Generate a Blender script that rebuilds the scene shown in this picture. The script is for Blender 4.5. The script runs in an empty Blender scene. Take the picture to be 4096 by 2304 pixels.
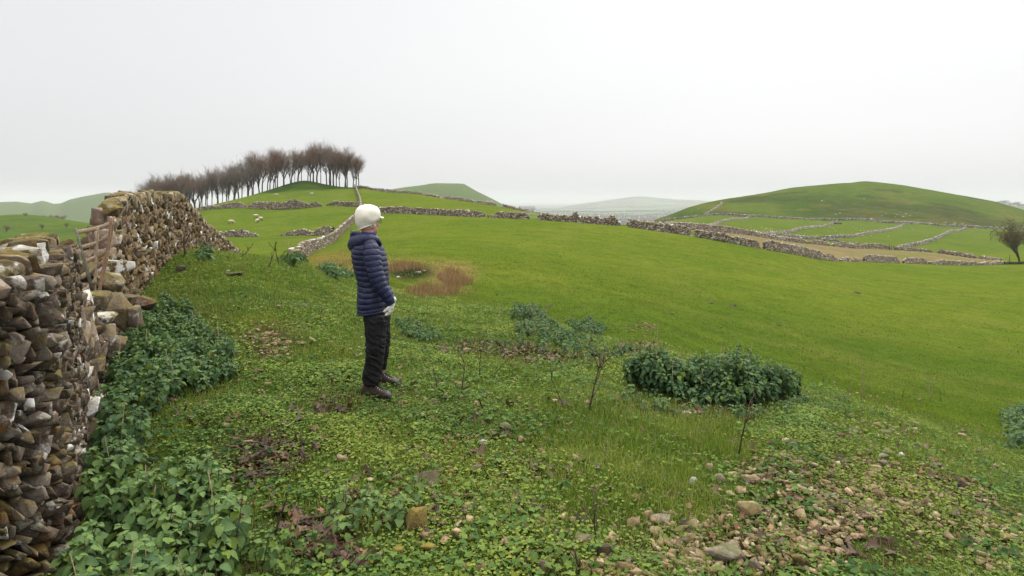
import bpy, bmesh, math, random
import numpy as np
from mathutils import Vector, Matrix, noise as mnoise

random.seed(7); RNG = np.random.default_rng(7)
SC = bpy.context.scene
COL = SC.collection
F = 640.0      # focal length in units of the picture's pixels (1024 wide)
HV = 200.0     # picture row of the eye-level horizon

# ------------------------------------------------------------------ helpers
def W(u, v, Y):
    return np.array([(u - 512.0) / F * Y, Y, (HV - v) / F * Y])

def _hash(ix, iy, iz, seed):
    h = (ix.astype(np.int64) * 374761393 + iy.astype(np.int64) * 668265263 + iz.astype(np.int64) * 2147483647 + seed * 974711) & 0xffffffff
    h = ((h ^ (h >> 13)) * 1274126177) & 0xffffffff
    h = ((h ^ (h >> 16)) * 2246822519) & 0xffffffff
    return ((h ^ (h >> 15)) & 0xffffff) / float(0xffffff)

def vnoise(P, scale, seed=0):
    """value noise, -1..1, P (N,3)"""
    P = np.asarray(P, float) / scale
    i = np.floor(P).astype(np.int64); f = P - i; f = f * f * (3 - 2 * f)
    out = 0
    for dx in (0, 1):
        for dy in (0, 1):
            for dz in (0, 1):
                w = (f[:, 0] if dx else 1 - f[:, 0]) * (f[:, 1] if dy else 1 - f[:, 1]) * (f[:, 2] if dz else 1 - f[:, 2])
                out = out + w * _hash(i[:, 0] + dx, i[:, 1] + dy, i[:, 2] + dz, seed)
    return out * 2 - 1

def fbm(P, scale, seed=0, octs=3):
    s = 0; a = 1; t = 0
    for k in range(octs):
        s = s + a * vnoise(P, scale / 2 ** k, seed + 17 * k); t += a; a *= 0.5
    return s / t

def P3(X, Y, Z=None):
    X = np.asarray(X, float).ravel(); Y = np.asarray(Y, float).ravel()
    return np.stack([X, Y, np.zeros_like(X) if Z is None else np.asarray(Z, float).ravel()], 1)

def sstep(a, b, x):
    t = np.clip((x - a) / (b - a), 0, 1); return t * t * (3 - 2 * t)

def make_mesh(name, V, tris=None, quads=None, smooth=False, attrs=None, cols=None):
    me = bpy.data.meshes.new(name)
    V = np.asarray(V, np.float32)
    nt = 0 if tris is None else len(tris); nq = 0 if quads is None else len(quads)
    me.vertices.add(len(V)); me.vertices.foreach_set('co', V.ravel())
    loops = []
    if nt: loops.append(np.asarray(tris, np.int32).ravel())
    if nq: loops.append(np.asarray(quads, np.int32).ravel())
    L = np.concatenate(loops)
    me.loops.add(len(L)); me.loops.foreach_set('vertex_index', L)
    me.polygons.add(nt + nq)
    st = np.concatenate([np.arange(nt) * 3, nt * 3 + np.arange(nq) * 4]).astype(np.int32)
    me.polygons.foreach_set('loop_start', st)
    if smooth: me.polygons.foreach_set('use_smooth', np.ones(nt + nq, bool))
    me.update(calc_edges=True)
    for k, a in (attrs or {}).items():
        at = me.attributes.new(k, 'FLOAT', 'POINT'); at.data.foreach_set('value', np.asarray(a, np.float32))
    for k, a in (cols or {}).items():
        at = me.attributes.new(k, 'FLOAT_COLOR', 'POINT')
        c = np.ones((len(V), 4), np.float32); c[:, :3] = a; at.data.foreach_set('color', c.ravel())
    return me

def tag(o, label=None, cat=None, group=None, kind=None):
    if label: o['label'] = label
    if cat: o['category'] = cat
    if group: o['group'] = group
    if kind: o['kind'] = kind
    return o

def link(name, me, mat=None, parent=None, loc=(0, 0, 0)):
    o = bpy.data.objects.new(name, me); COL.objects.link(o)
    if mat is not None and me is not None and not me.materials: me.materials.append(mat)
    if parent is not None: o.parent = parent
    o.location = loc
    return o

def empty(name, loc, rz=0):
    o = bpy.data.objects.new(name, None); COL.objects.link(o)
    o.location = loc; o.rotation_euler = (0, 0, rz); o.empty_display_size = 0.1
    return o

class Acc:
    """collects geometry with one random value and one tone value per vertex"""
    def __init__(s): s.V = []; s.T = []; s.Q = []; s.n = 0; s.r = []; s.t = []
    def add(s, V, tris=None, quads=None, rnd=0.5, tone=0.0):
        V = np.asarray(V, float); m = len(V)
        s.V.append(V)
        if tris is not None and len(tris): s.T.append(np.asarray(tris) + s.n)
        if quads is not None and len(quads): s.Q.append(np.asarray(quads) + s.n)
        s.r.append(np.broadcast_to(np.asarray(rnd, float), (m,))); s.t.append(np.broadcast_to(np.asarray(tone, float), (m,)))
        s.n += m
    def inst(s, bV, bT, M, T, rnd, tone=0.0, quads=False):
        N = len(T); n = len(bV)
        V = np.einsum('nij,kj->nki', M, bV) + T[:, None, :]
        Fc = np.asarray(bT)[None] + (np.arange(N) * n)[:, None, None]
        Fc = Fc.reshape(-1, np.asarray(bT).shape[1])
        r = np.repeat(np.broadcast_to(rnd, (N,)), n); t = np.repeat(np.broadcast_to(tone, (N,)), n)
        if quads: s.add(V.reshape(-1, 3), quads=Fc, rnd=r, tone=t)
        else: s.add(V.reshape(-1, 3), tris=Fc, rnd=r, tone=t)
    def mesh(s, name, smooth=False, origin=None):
        V = np.concatenate(s.V)
        if origin is not None: V = V - np.asarray(origin)
        return make_mesh(name, V, np.concatenate(s.T) if s.T else None, np.concatenate(s.Q) if s.Q else None, smooth,
                         {'rnd': np.concatenate(s.r), 'tone': np.concatenate(s.t)})

def rotmats(yaw, tilt, tdir, spin=None):
    """local z tilted by tilt towards azimuth tdir, after a yaw about z"""
    yaw = np.asarray(yaw, float); N = len(yaw)
    tilt = np.broadcast_to(np.asarray(tilt, float), (N,)); tdir = np.broadcast_to(np.asarray(tdir, float), (N,))
    c, s_ = np.cos(yaw), np.sin(yaw)
    Rz = np.zeros((N, 3, 3)); Rz[:, 0, 0] = c; Rz[:, 0, 1] = -s_; Rz[:, 1, 0] = s_; Rz[:, 1, 1] = c; Rz[:, 2, 2] = 1
    ax = np.stack([-np.sin(tdir), np.cos(tdir), np.zeros(N)], 1)
    K = np.zeros((N, 3, 3)); K[:, 0, 1] = -ax[:, 2]; K[:, 0, 2] = ax[:, 1]; K[:, 1, 0] = ax[:, 2]; K[:, 1, 2] = -ax[:, 0]; K[:, 2, 0] = -ax[:, 1]; K[:, 2, 1] = ax[:, 0]
    R = np.eye(3)[None] + np.sin(tilt)[:, None, None] * K + (1 - np.cos(tilt))[:, None, None] * (K @ K)
    return R @ Rz

def tube(pts, rad, seg=6, cap=True):
    pts = np.asarray(pts, float); n = len(pts); rad = np.broadcast_to(np.asarray(rad, float), (n,))
    T = np.gradient(pts, axis=0); T /= np.linalg.norm(T, axis=1)[:, None] + 1e-9
    ref = np.array([0.0, 0, 1]) if abs(T[0][2]) < 0.9 else np.array([1.0, 0, 0])
    A = np.cross(T, ref); A /= np.linalg.norm(A, axis=1)[:, None] + 1e-9
    B = np.cross(T, A)
    th = np.arange(seg) * 2 * np.pi / seg
    V = pts[:, None] + rad[:, None, None] * (np.cos(th)[None, :, None] * A[:, None] + np.sin(th)[None, :, None] * B[:, None])
    V = V.reshape(-1, 3)
    i = np.arange(n - 1)[:, None] * seg; j = np.arange(seg)[None]; j2 = (j + 1) % seg
    Q = np.stack([i + j, i + j2, i + seg + j2, i + seg + j], -1).reshape(-1, 4)
    tr = np.zeros((0, 3), int)
    if cap:
        V = np.concatenate([V, pts[:1], pts[-1:]]); a = n * seg; jj = np.arange(seg); k = (jj + 1) % seg
        tr = np.concatenate([np.stack([np.full(seg, a), k, jj], 1), np.stack([np.full(seg, a + 1), (n - 1) * seg + jj, (n - 1) * seg + k], 1)])
    return V, Q, tr

def ico(level):
    bm = bmesh.new(); bmesh.ops.create_icosphere(bm, subdivisions=level, radius=1.0)
    V = np.array([v.co[:] for v in bm.verts]); T = np.array([[v.index for v in f.verts] for f in bm.faces]); bm.free()
    return V, T
ICO = {k: ico(k) for k in (1, 2, 3, 4)}

def rock_shape(seed, level, planes=11, rough=0.05):
    r = np.random.default_rng(seed); V, T = ICO[level]; V = V.copy()
    R = np.linalg.qr(r.normal(size=(3, 3)))[0]
    dirs = [(R[i % 3] * (1 if i < 3 else -1), r.uniform(0.38, 0.6)) for i in range(6)]
    for k in range(planes):
        n = r.normal(size=3); n /= np.linalg.norm(n); dirs.append((n, r.uniform(0.45, 0.68)))
    for n, d in dirs:
        n = n + r.normal(0, 0.16, 3); n /= np.linalg.norm(n)
        p = V @ n; V -= np.maximum(0, p - d)[:, None] * n
    V = V * (1 + rough * vnoise(V + seed * 3.1, 0.45, seed)[:, None] + rough * 0.6 * vnoise(V + seed, 0.2, seed)[:, None] + (rough * 0.5 * vnoise(V + seed, 0.09, seed)[:, None] if level > 3 else 0))
    lo, hi = V.min(0), V.max(0)
    return (V - (lo + hi) / 2) / ((hi - lo) / 2), T
ROCKS = {lv: [rock_shape(100 + i, lv) for i in range(24)] for lv in (1, 2, 3)}
ROCKS[4] = [rock_shape(100 + i, 4, 12, 0.075) for i in range(16)]

def hull_shape(seed, npts=16, box=0.8, sub=0, rough=0.0):
    """angular stone: convex hull of points on a jittered box, optionally subdivided and roughened"""
    r = np.random.default_rng(seed); P = r.uniform(-1, 1, (npts, 3)); nb = P / np.abs(P).max(1)[:, None]; ns = P / np.linalg.norm(P, axis=1)[:, None]
    P = (nb * box + ns * (1 - box)) * r.uniform(.82, 1.0, (npts, 1))
    bm = bmesh.new(); vs = [bm.verts.new(p) for p in P]; res = bmesh.ops.convex_hull(bm, input=vs)
    bmesh.ops.delete(bm, geom=list({g for g in res['geom_interior'] if isinstance(g, bmesh.types.BMVert)}), context='VERTS')
    bmesh.ops.dissolve_limit(bm, angle_limit=.12, verts=bm.verts, edges=bm.edges)
    if sub:
        bmesh.ops.bevel(bm, geom=list(bm.edges), offset=.018, segments=1, affect='EDGES'); bmesh.ops.triangulate(bm, faces=bm.faces)
        bmesh.ops.subdivide_edges(bm, edges=bm.edges, cuts=sub, use_grid_fill=True)
    bmesh.ops.triangulate(bm, faces=bm.faces); bm.verts.index_update()
    V = np.array([v.co[:] for v in bm.verts]); T = np.array([[v.index for v in f.verts] for f in bm.faces]); bm.free()
    if rough: V = V * (1 + rough * vnoise(V + seed, .5, seed) + rough * .6 * vnoise(V + seed, .22, seed + 1) + rough * .35 * vnoise(V + seed, .1, seed + 2))[:, None]
    lo, hi = V.min(0), V.max(0); return (V - (lo + hi) / 2) / ((hi - lo) / 2), T
ROCKS[1] = [hull_shape(300 + i, 12, .6) for i in range(24)]; ROCKS[2] = [hull_shape(340 + i, 15, .7) for i in range(24)]
ROCKS[3] = [hull_shape(400 + i, 17, .8, 1, .03) for i in range(24)]; ROCKS[4] = [hull_shape(500 + i, 18, .75, 3, .04) for i in range(16)]

def place_rocks(acc, level, T, M, rnd, tone=0.0):
    """scatter the rock shapes at T with 3x3 matrices M"""
    N = len(T); k = RNG.integers(0, len(ROCKS[level]), N)
    rnd = np.broadcast_to(rnd, (N,)); tone = np.broadcast_to(tone, (N,))
    for i in range(len(ROCKS[level])):
        s = k == i
        if s.any(): acc.inst(ROCKS[level][i][0], ROCKS[level][i][1], M[s], T[s], rnd[s], tone[s])

# ------------------------------------------------------------------ materials
class NT:
    def __init__(s, name):
        s.m = bpy.data.materials.new(name); s.m.use_nodes = True; s.t = s.m.node_tree; s.t.nodes.clear()
        s.out = s.t.nodes.new('ShaderNodeOutputMaterial')
    def n(s, typ, props=None, **inp):
        nd = s.t.nodes.new('ShaderNode' + typ)
        for k, v in (props or {}).items(): setattr(nd, k, v)
        for k, v in inp.items():
            key = int(k[1:]) if k[0] == 'i' and k[1:].isdigit() else k.replace('_', ' ')
            sk = nd.inputs[key]
            if hasattr(v, 'is_output') or isinstance(v, bpy.types.NodeSocket): s.t.links.new(v, sk)
            else: sk.default_value = v
        return nd
    def noise(s, scale, detail=4, rough=0.55, vec=None, dist=0.0):
        nd = s.n('TexNoise', Scale=scale, Detail=detail, Roughness=rough, Distortion=dist)
        if vec is not None: s.t.links.new(vec, nd.inputs['Vector'])
        return nd.outputs['Fac']
    def ramp(s, fac, stops, interp='LINEAR'):
        nd = s.n('ValToRGB', Fac=fac); cr = nd.color_ramp; cr.interpolation = interp
        while len(cr.elements) < len(stops): cr.elements.new(0.5)
        for e, (p, c) in zip(cr.elements, stops):
            e.position = p; e.color = (c, c, c, 1) if isinstance(c, (int, float)) else (*c, 1)
        return nd.outputs['Color']
    def mix(s, fac, a, b, mode='MIX'):
        nd = s.t.nodes.new('ShaderNodeMix'); nd.data_type = 'RGBA'; nd.blend_type = mode
        for idx, v in ((0, fac), (6, a), (7, b)):
            if isinstance(v, bpy.types.NodeSocket): s.t.links.new(v, nd.inputs[idx])
            else: nd.inputs[idx].default_value = (*v, 1) if isinstance(v, tuple) and len(v) == 3 else v
        return nd.outputs[2]
    def math(s, op, a, b=0.0, c=None):
        nd = s.t.nodes.new('ShaderNodeMath'); nd.operation = op
        for i, v in enumerate((a, b) if c is None else (a, b, c)):
            if isinstance(v, bpy.types.NodeSocket): s.t.links.new(v, nd.inputs[i])
            else: nd.inputs[i].default_value = v
        return nd.outputs[0]
    def attr(s, name, out='Fac'):
        return s.n('Attribute', {'attribute_name': name}).outputs[out]
    def pos(s): return s.n('NewGeometry').outputs['Position']
    def obj(s): return s.n('TexCoord').outputs['Object']
    def bump(s, h, strength=0.5, dist=0.02):
        return s.n('Bump', Strength=strength, Distance=dist, Height=h).outputs['Normal']
    def principled(s, color, rough=0.8, normal=None, spec=0.3, **kw):
        nd = s.n('BsdfPrincipled', **kw)
        for k, v in (('Base Color', color), ('Roughness', rough), ('Specular IOR Level', spec)):
            if isinstance(v, bpy.types.NodeSocket): s.t.links.new(v, nd.inputs[k])
            else: nd.inputs[k].default_value = (*v, 1) if isinstance(v, tuple) else v
        if normal is not None: s.t.links.new(normal, nd.inputs['Normal'])
        return nd.outputs[0]
    def done(s, shader):
        s.t.links.new(shader, s.out.inputs['Surface']); return s.m

def m_plain(name, col, rough=0.8, var=0.25, scale=30, bump=0.3, bdist=0.004, spec=0.3, col2=None):
    n = NT(name); o = n.obj(); f = n.noise(scale, 5, 0.6, o)
    c2 = col2 or tuple(c * (1 - var) for c in col)
    c = n.mix(n.ramp(f, [(0.35, 0.0), (0.65, 1.0)]), c2, tuple(min(1, c * (1 + var * 0.6)) for c in col))
    return n.done(n.principled(c, rough, n.bump(f, bump, bdist), spec))

def m_leaf(name, stops, trans=0.25, rough=0.6, tone_col=(0.13, 0.13, 0.012), spec=0.25, vein=0.0):
    n = NT(name)
    c = n.ramp(n.attr('rnd'), stops)
    c = n.mix(n.attr('tone'), c, tone_col)
    if vein:
        c = n.mix(n.ramp(n.noise(60, 3, 0.6, n.pos()), [(0.4, 0.0), (0.62, vein)]), c, (0.012, 0.03, 0.01))
    p = n.principled(c, rough, None, spec)
    tr = n.n('BsdfTranslucent', Color=n.mix(0.5, c, (0.10, 0.16, 0.01)))
    mx = n.n('MixShader', Fac=trans); n.t.links.new(p, mx.inputs[1]); n.t.links.new(tr.outputs[0], mx.inputs[2])
    return n.done(mx.outputs[0])

def m_ground():
    n = NT('ground_cover'); p = n.pos()
    base = n.attr('tint', 'Color')
    big = n.noise(0.055, 4, 0.6, p); mid = n.noise(0.5, 5, 0.62, p); fine = n.noise(5.0, 6, 0.7, p); vf = n.noise(30.0, 4, 0.7, p)
    c = n.mix(n.ramp(big, [(0.38, 0.0), (0.60, 0.55)]), base, n.mix(1.0, base, (1.42, 1.22, 1.25), 'MULTIPLY'))
    c = n.mix(n.ramp(mid, [(0.36, 0.62), (0.6, 0.0)]), c, n.mix(1.0, c, (0.62, 0.74, 0.7), 'MULTIPLY'))
    c = n.mix(n.ramp(fine, [(0.36, 0.85), (0.58, 0.0)]), c, n.mix(1.0, c, (0.48, 0.6, 0.6), 'MULTIPLY'))
    c = n.mix(n.ramp(vf, [(0.5, 0.0), (0.68, 0.7)]), c, n.mix(1.0, c, (1.5, 1.32, 1.6), 'MULTIPLY'))
    tuft = n.math('MULTIPLY', n.ramp(n.noise(1.9, 6, 0.72, p), [(0.40, 0.75), (0.52, 0.0)]), n.ramp(n.noise(0.21, 4, 0.6, n.n('Mapping', Vector=p, Location=(40.0, 11.0, 0.0)).outputs[0]), [(0.40, 0.25), (0.62, 1.0)]))
    c = n.mix(tuft, c, n.mix(1.0, c, (0.50, 0.64, 0.62), 'MULTIPLY'))
    c = n.mix(n.ramp(n.noise(0.8, 5, 0.7, n.n('Mapping', Vector=p, Location=(7.0, 31.0, 0.0)).outputs[0]), [(0.56, 0.0), (0.68, 0.5)]), c, n.mix(1.0, c, (1.35, 1.15, 1.6), 'MULTIPLY'))
    # worn straw coloured and muddy flecks in the pasture
    sp = n.n('TexVoronoi', Scale=1.1, Vector=n.mix(0.35, p, n.n('TexNoise', Scale=1.7, Vector=p).outputs['Color'])).outputs['Distance']
    m1 = n.math('MULTIPLY', n.ramp(sp, [(0.05, 1.0), (0.16, 0.0)]), n.ramp(n.noise(0.16, 3, 0.6, p), [(0.47, 0.0), (0.58, 0.9)]))
    c = n.mix(m1, c, (0.05, 0.042, 0.012))
    straw = n.math('MULTIPLY', n.ramp(n.noise(0.12, 5, 0.65, p), [(0.52, 0.0), (0.66, 0.42)]), n.ramp(fine, [(0.4, 0.2), (0.6, 1.0)]))
    c = n.mix(straw, c, (0.15, 0.13, 0.035))
    soil = n.mix(n.noise(14, 5, 0.6, p), (0.022, 0.014, 0.009), (0.075, 0.05, 0.03))
    sm = n.math('MULTIPLY', n.attr('soil'), n.ramp(n.noise(3.5, 5, 0.65, p), [(0.33, 0.0), (0.5, 1.0)]))
    c = n.mix(sm, c, soil)
    h = n.math('ADD', n.math('MULTIPLY', fine, 1.0), n.math('MULTIPLY', vf, 0.35))
    return n.done(n.principled(c, 1.0, n.bump(h, 1.0, 0.08), 0.0))

def m_far(name, green, brown, scale, amt):
    n = NT(name); p = n.pos()
    f = n.noise(scale, 5, 0.6, p); g = n.noise(scale * 6, 5, 0.65, p)
    c = n.mix(n.ramp(f, [(0.4, 0.0), (0.62, amt)]), green, brown)
    c = n.mix(n.ramp(g, [(0.3, 0.5), (0.6, 0.0)]), c, n.mix(1.0, c, (0.5, 0.6, 0.6), 'MULTIPLY'))
    return n.done(n.principled(c, 0.9, n.bump(g, 0.4, 1.0), 0.1))

def m_stone(name, dark, mid, light, moss=0.4, moss_col=(0.16, 0.125, 0.018), white=0.5, orange=0.3, sc=1.0, top=0.8):
    n = NT(name); p = n.pos(); g = n.n('NewGeometry')
    r = n.attr('rnd')
    c = n.ramp(r, [(0.0, dark), (0.5, mid), (1.0, light)])
    a = n.noise(9 * sc, 6, 0.65, p); b = n.noise(38 * sc, 5, 0.65, p)
    c = n.mix(n.ramp(a, [(0.35, 0.75), (0.62, 0.0)]), c, n.mix(1.0, c, (0.42, 0.38, 0.4), 'MULTIPLY'))
    c = n.mix(n.ramp(b, [(0.5, 0.0), (0.72, 0.7)]), c, n.mix(1.0, c, (1.7, 1.6, 1.45), 'MULTIPLY'))
    if orange:
        om = n.math('MULTIPLY', n.ramp(n.noise(5.5 * sc, 5, 0.7, p), [(0.53, 0.0), (0.63, orange)]), n.ramp(b, [(0.36, 0.3), (0.56, 1.0)]))
        c = n.mix(om, c, (0.24, 0.10, 0.018))
    if white:
        wm = n.math('MULTIPLY', n.ramp(n.noise(7.0 * sc, 6, 0.6, n.n('Mapping', Vector=p, Location=(3.3, 1.7, 9.1)).outputs[0]), [(0.585, 0.0), (0.63, white)]), n.ramp(b, [(0.34, 0.25), (0.5, 1.0)]))
        c = n.mix(wm, c, (0.55, 0.53, 0.49))
        lm = n.math('MULTIPLY', n.ramp(n.noise(16.0 * sc, 6, 0.72, n.n('Mapping', Vector=p, Location=(8.1, 2.9, 4.4)).outputs[0]), [(0.50, 0.0), (0.60, white * .75)]), n.ramp(n.noise(2.5 * sc, 3, .5, p), [(0.35, 0.25), (0.6, 1.0)]))
        c = n.mix(lm, c, (0.27, 0.25, 0.205))
        # single stones crusted almost wholly white
        c = n.mix(n.math('MULTIPLY', n.ramp(n.attr('tone'), [(0.80, 0.0), (0.9, 0.9)]), n.ramp(a, [(0.43, 0.0), (0.5, 1.0)])), c, (0.74, 0.73, 0.71))
    if moss:
        nz = n.n('SeparateXYZ', Vector=g.outputs['Normal']).outputs['Z']
        up = n.ramp(nz, [(0.0, 0.15), (0.75, top)])
        mm = n.math('MULTIPLY', up, n.ramp(n.noise(4.2 * sc, 6, 0.7, p), [(0.5 - 0.18 * moss, 0.0), (0.62, 1.0)]))
        mc = n.mix(n.noise(22 * sc, 4, 0.6, p), moss_col, tuple(x * 0.45 for x in moss_col))
        c = n.mix(mm, c, mc)
    h = n.math('ADD', a, n.math('MULTIPLY', b, 0.5))
    return n.done(n.principled(c, 0.88, n.bump(h, 1.0, 0.018 / sc), 0.12))

# ------------------------------------------------------------------ terrain
CTRL = []
def zc(u, Y, z): CTRL.append((u, math.log(Y), z / (Y + 6.0)))
def vc(u, v, Y): zc(u, Y, (HV - v) / F * Y)
# knoll under and in front of the camera
for u in (-450, -150, 250, 512, 800, 1200, 1500):
    zc(u, 0.7, -1.66); zc(u, 1.4, -1.66 - (0.06 if u > 700 else 0) - (0.06 if u > 1100 else 0))
for u, Y, z in ((-300, 2.8, -1.7), (0, 2.7, -1.65), (68, 2.8, -1.64), (300, 2.8, -1.655), (512, 2.85, -1.67), (800, 3.0, -1.76), (1024, 3.3, -1.95), (1300, 3.4, -2.2),
                (150, 5, -1.56), (378, 5.5, -1.72), (100, 5.1, -1.58), (600, 4.6, -1.76), (800, 4.8, -1.94), (1024, 5.2, -2.42), (1300, 5.5, -2.9), (700, 6.6, -2.12), (560, 6.2, -1.86),
                (130, 7.2, -1.46), (110, 7.0, -1.5), (200, 7.5, -1.5), (300, 8.0, -1.60), (420, 10, -2.0), (300, 11, -1.52), (160, 12, -1.33), (180, 15.5, -1.32), (240, 15.5, -1.33), (300, 15.5, -1.5),
                (370, 8.5, -1.8), (370, 13, -2.0), (440, 14, -2.25), (455, 18, -2.65), (480, 8, -1.97), (570, 8.6, -2.12), (540, 13, -2.42), (640, 9, -2.28),
                (660, 10.5, -2.45), (720, 8.5, -2.35), (800, 7.5, -2.36), (900, 7.6, -2.66), (1024, 8.5, -3.35), (1300, 9, -4.0)):
    zc(u, Y, z)
# flank of the knoll and the big pasture
for u, v, Y in ((680, 337, 16), (640, 318, 18), (800, 372, 12), (840, 372, 17), (900, 400, 13), (1024, 420, 14), (1024, 398, 19), (1300, 420, 19), (1300, 360, 32), (520, 271, 32), (600, 330, 15.5),
                (1024, 350, 36), (1024, 300, 70), (1024, 275, 115), (1300, 300, 75), (1300, 275, 140), (850, 300, 50), (850, 350, 25), (850, 275, 85), (700, 300, 33), (700, 260, 68), (700, 350, 14.5),
                (500, 250, 50), (500, 290, 24), (600, 262, 50), (600, 240, 78), (500, 230, 82), (430, 262, 35), (430, 238, 62), (420, 224, 95), (360, 265, 30), (340, 255, 48), (365, 240, 70),
                (380, 214.2, 125), (485, 217.3, 118), (529, 219.2, 113), (580, 222.4, 108), (621, 226, 104), (650, 230, 102), (691, 235.8, 98), (733, 243.6, 94), (760, 248.7, 95), (795, 254.4, 102),
                (823, 259.8, 110), (865, 261.4, 125), (899, 263, 135), (965, 265.3, 150), (1012, 263.7, 160), (1200, 266, 170)):
    vc(u, v, Y)
# far left of the knoll: sheep field, falls off behind the knoll's crest
for u, v, Y in ((190, 292, 21), (215, 268, 19.5), (240, 282, 24), (300, 285, 24), (240, 262, 50), (200, 262, 60), (297, 261, 45), (331, 243, 85), (355, 220, 130), (361, 207, 178), (358, 196, 220), (355, 187.5, 262),
                (237, 236.6, 110), (285, 235.5, 108), (332, 234, 103), (240, 222, 145), (300, 219, 148), (192, 212, 180), (245, 207.5, 178), (290, 209, 172), (330, 205.5, 176), (230, 223, 140),
                (305, 181.0, 276), (265, 191.5, 265), (240, 198.2, 258), (215, 204.3, 252), (189, 209.5, 246), (160, 214.5, 240), (330, 185.5, 270), (345, 187.4, 262), (285, 186.5, 270),
                (285, 196, 245), (320, 193, 245), (300, 200, 210),
                (305, 188, 330), (250, 205, 330), (190, 212, 330), (130, 217, 330), (300, 205, 430), (200, 222, 460), (130, 232, 470), (350, 200, 330),
                (120, 300, 26), (60, 300, 24), (0, 300, 22), (-200, 300, 22), (120, 262, 60), (60, 262, 60), (0, 262, 60), (-200, 262, 60), (100, 248, 120), (0, 250, 120), (-200, 250, 120),
                (0, 240, 200), (70, 238, 200), (130, 226, 200), (-200, 240, 200), (0, 215.5, 340), (20, 214.5, 345), (50, 217.3, 350), (85, 224, 350), (110, 228, 350), (-200, 214, 350), (0, 232, 480), (80, 236, 480), (-200, 230, 500)):
    vc(u, v, Y)
# pasture above the cross wall and its ridge
for u, v, Y in ((415.6, 194, 250), (438, 197.8, 240), (457, 200.3, 232), (482, 204, 222), (503, 207.2, 212), (518, 210.4, 205), (547, 214.8, 190), (562, 217, 180),
                (440, 206, 175), (500, 213, 152), (400, 203, 185), (390, 196, 230), (540, 217, 150), (380, 198, 340), (440, 212, 340), (520, 226, 320), (600, 236, 200),
                (625, 226, 140), (650, 228, 138), (590, 224, 135), (620, 246, 300)):
    vc(u, v, Y)
# sandy field, the small walled fields and the round hill
for u, v, Y in ((687, 229.8, 160), (722, 232.5, 172), (746, 234.8, 180), (774, 239.4, 185), (818, 244.8, 195), (857, 248.4, 203), (891, 249.6, 208), (913, 251, 205), (976, 258.5, 190), (1003, 260.3, 180), (1200, 262, 190),
                (800, 247, 150), (900, 256, 165), (960, 261.5, 168),
                (762.9, 234.9, 212), (811, 239.3, 236), (854, 237.2, 262), (873, 233.3, 300), (904, 224.6, 415), (803, 229, 300), (837, 220.9, 420), (705, 229, 222), (718, 223.6, 290), (733, 219.8, 350), (749, 217.6, 415),
                (919, 245, 235), (935, 240.3, 262), (950, 232.7, 330), (966, 228.2, 415), (990, 243, 270), (1024, 243, 280), (1024, 250, 225), (1200, 246, 260), (830, 241.4, 225), (872, 245.9, 216),
                (659, 222.9, 430), (691, 217.9, 425), (718, 215.4, 420), (780, 218.5, 420), (811, 219.8, 420), (888, 223.2, 420), (942, 226.2, 420), (1024, 229.4, 420), (1200, 231, 420), (672, 226, 300), (650, 230, 250),
                (651, 221.9, 470), (671, 214.5, 500), (690, 206.8, 520), (708.6, 202.2, 540), (725.7, 199.1, 560), (749, 195.3, 590), (772, 191.5, 610), (792, 187.6, 620), (818.6, 184.9, 635), (841.8, 183.3, 645), (856, 182.6, 650),
                (863.5, 181.2, 650), (871, 182.1, 650), (879, 182.5, 650), (903.8, 185.3, 650), (934.8, 190.6, 645), (965.8, 196.0, 640), (996.7, 202.0, 630), (1024, 210.2, 620), (1200, 232, 600),
                (720, 207, 480), (780, 204, 500), (850, 203, 510), (920, 207, 510), (980, 215, 510), (1024, 220, 510), (770, 212, 450), (850, 213, 455), (940, 217, 455),
                (700, 212, 640), (800, 198, 760), (860, 194, 790), (940, 200, 780), (1024, 222, 760), (1200, 240, 760), (660, 228, 640), (620, 238, 600), (700, 232, 850), (860, 225, 900), (1024, 235, 900), (1300, 240, 900)):
    vc(u, v, Y)
for u in (-450, -150, 100, 250, 400, 520, 600): zc(u, 640, -46); zc(u, 900, -62)
CT = np.array(CTRL)
def _cp(u, ly): return np.stack([np.asarray(u, float) / 150.0, np.asarray(ly, float) * 1.05], -1)
_C = _cp(CT[:, 0], CT[:, 1])
def _phi(d2): return 0.5 * d2 * np.log(d2 + 1e-12)
_n = len(_C); _A = np.zeros((_n + 3, _n + 3))
_A[:_n, :_n] = _phi(((_C[:, None] - _C[None]) ** 2).sum(-1)) + np.eye(_n) * 2e-4
_A[:_n, _n] = 1; _A[:_n, _n + 1:] = _C; _A[_n, :_n] = 1; _A[_n + 1:, :_n] = _C.T
_wt = np.linalg.solve(_A, np.concatenate([CT[:, 2], [0, 0, 0]]))
def _tps(u, ly):
    p = _cp(u, ly).reshape(-1, 2); out = np.zeros(len(p))
    for a in range(0, len(p), 20000):
        q = p[a:a + 20000]
        out[a:a + 20000] = _phi(((q[:, None] - _C[None]) ** 2).sum(-1)) @ _wt[:_n] + _wt[_n] + q @ _wt[_n + 1:]
    return out
GU = np.arange(-480, 1504 + 1, 4.0); GL = np.linspace(math.log(0.7), math.log(900), 560)
_uu, _ll = np.meshgrid(GU, GL)
_YY = np.exp(_ll); _XX = (_uu - 512) / F * _YY
_ZZ = _tps(_uu, _ll).reshape(_uu.shape) * (_YY + 6.0)
KN_U = [-480, 100, 215, 300, 370, 440, 520, 600, 660, 730, 800, 900, 1024, 1500]
KN_Y = [14, 16, 17, 16.5, 15, 15, 14, 12.5, 10.5, 9.0, 8.3, 8.6, 9.5, 11]
def knoll(u, Y):
    e = np.interp(u, KN_U, KN_Y)
    return 1 - sstep(0.85, 1.25, np.asarray(Y) / e)
_k = knoll(_uu, _YY)
_pp = P3(_XX, _YY)
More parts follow.
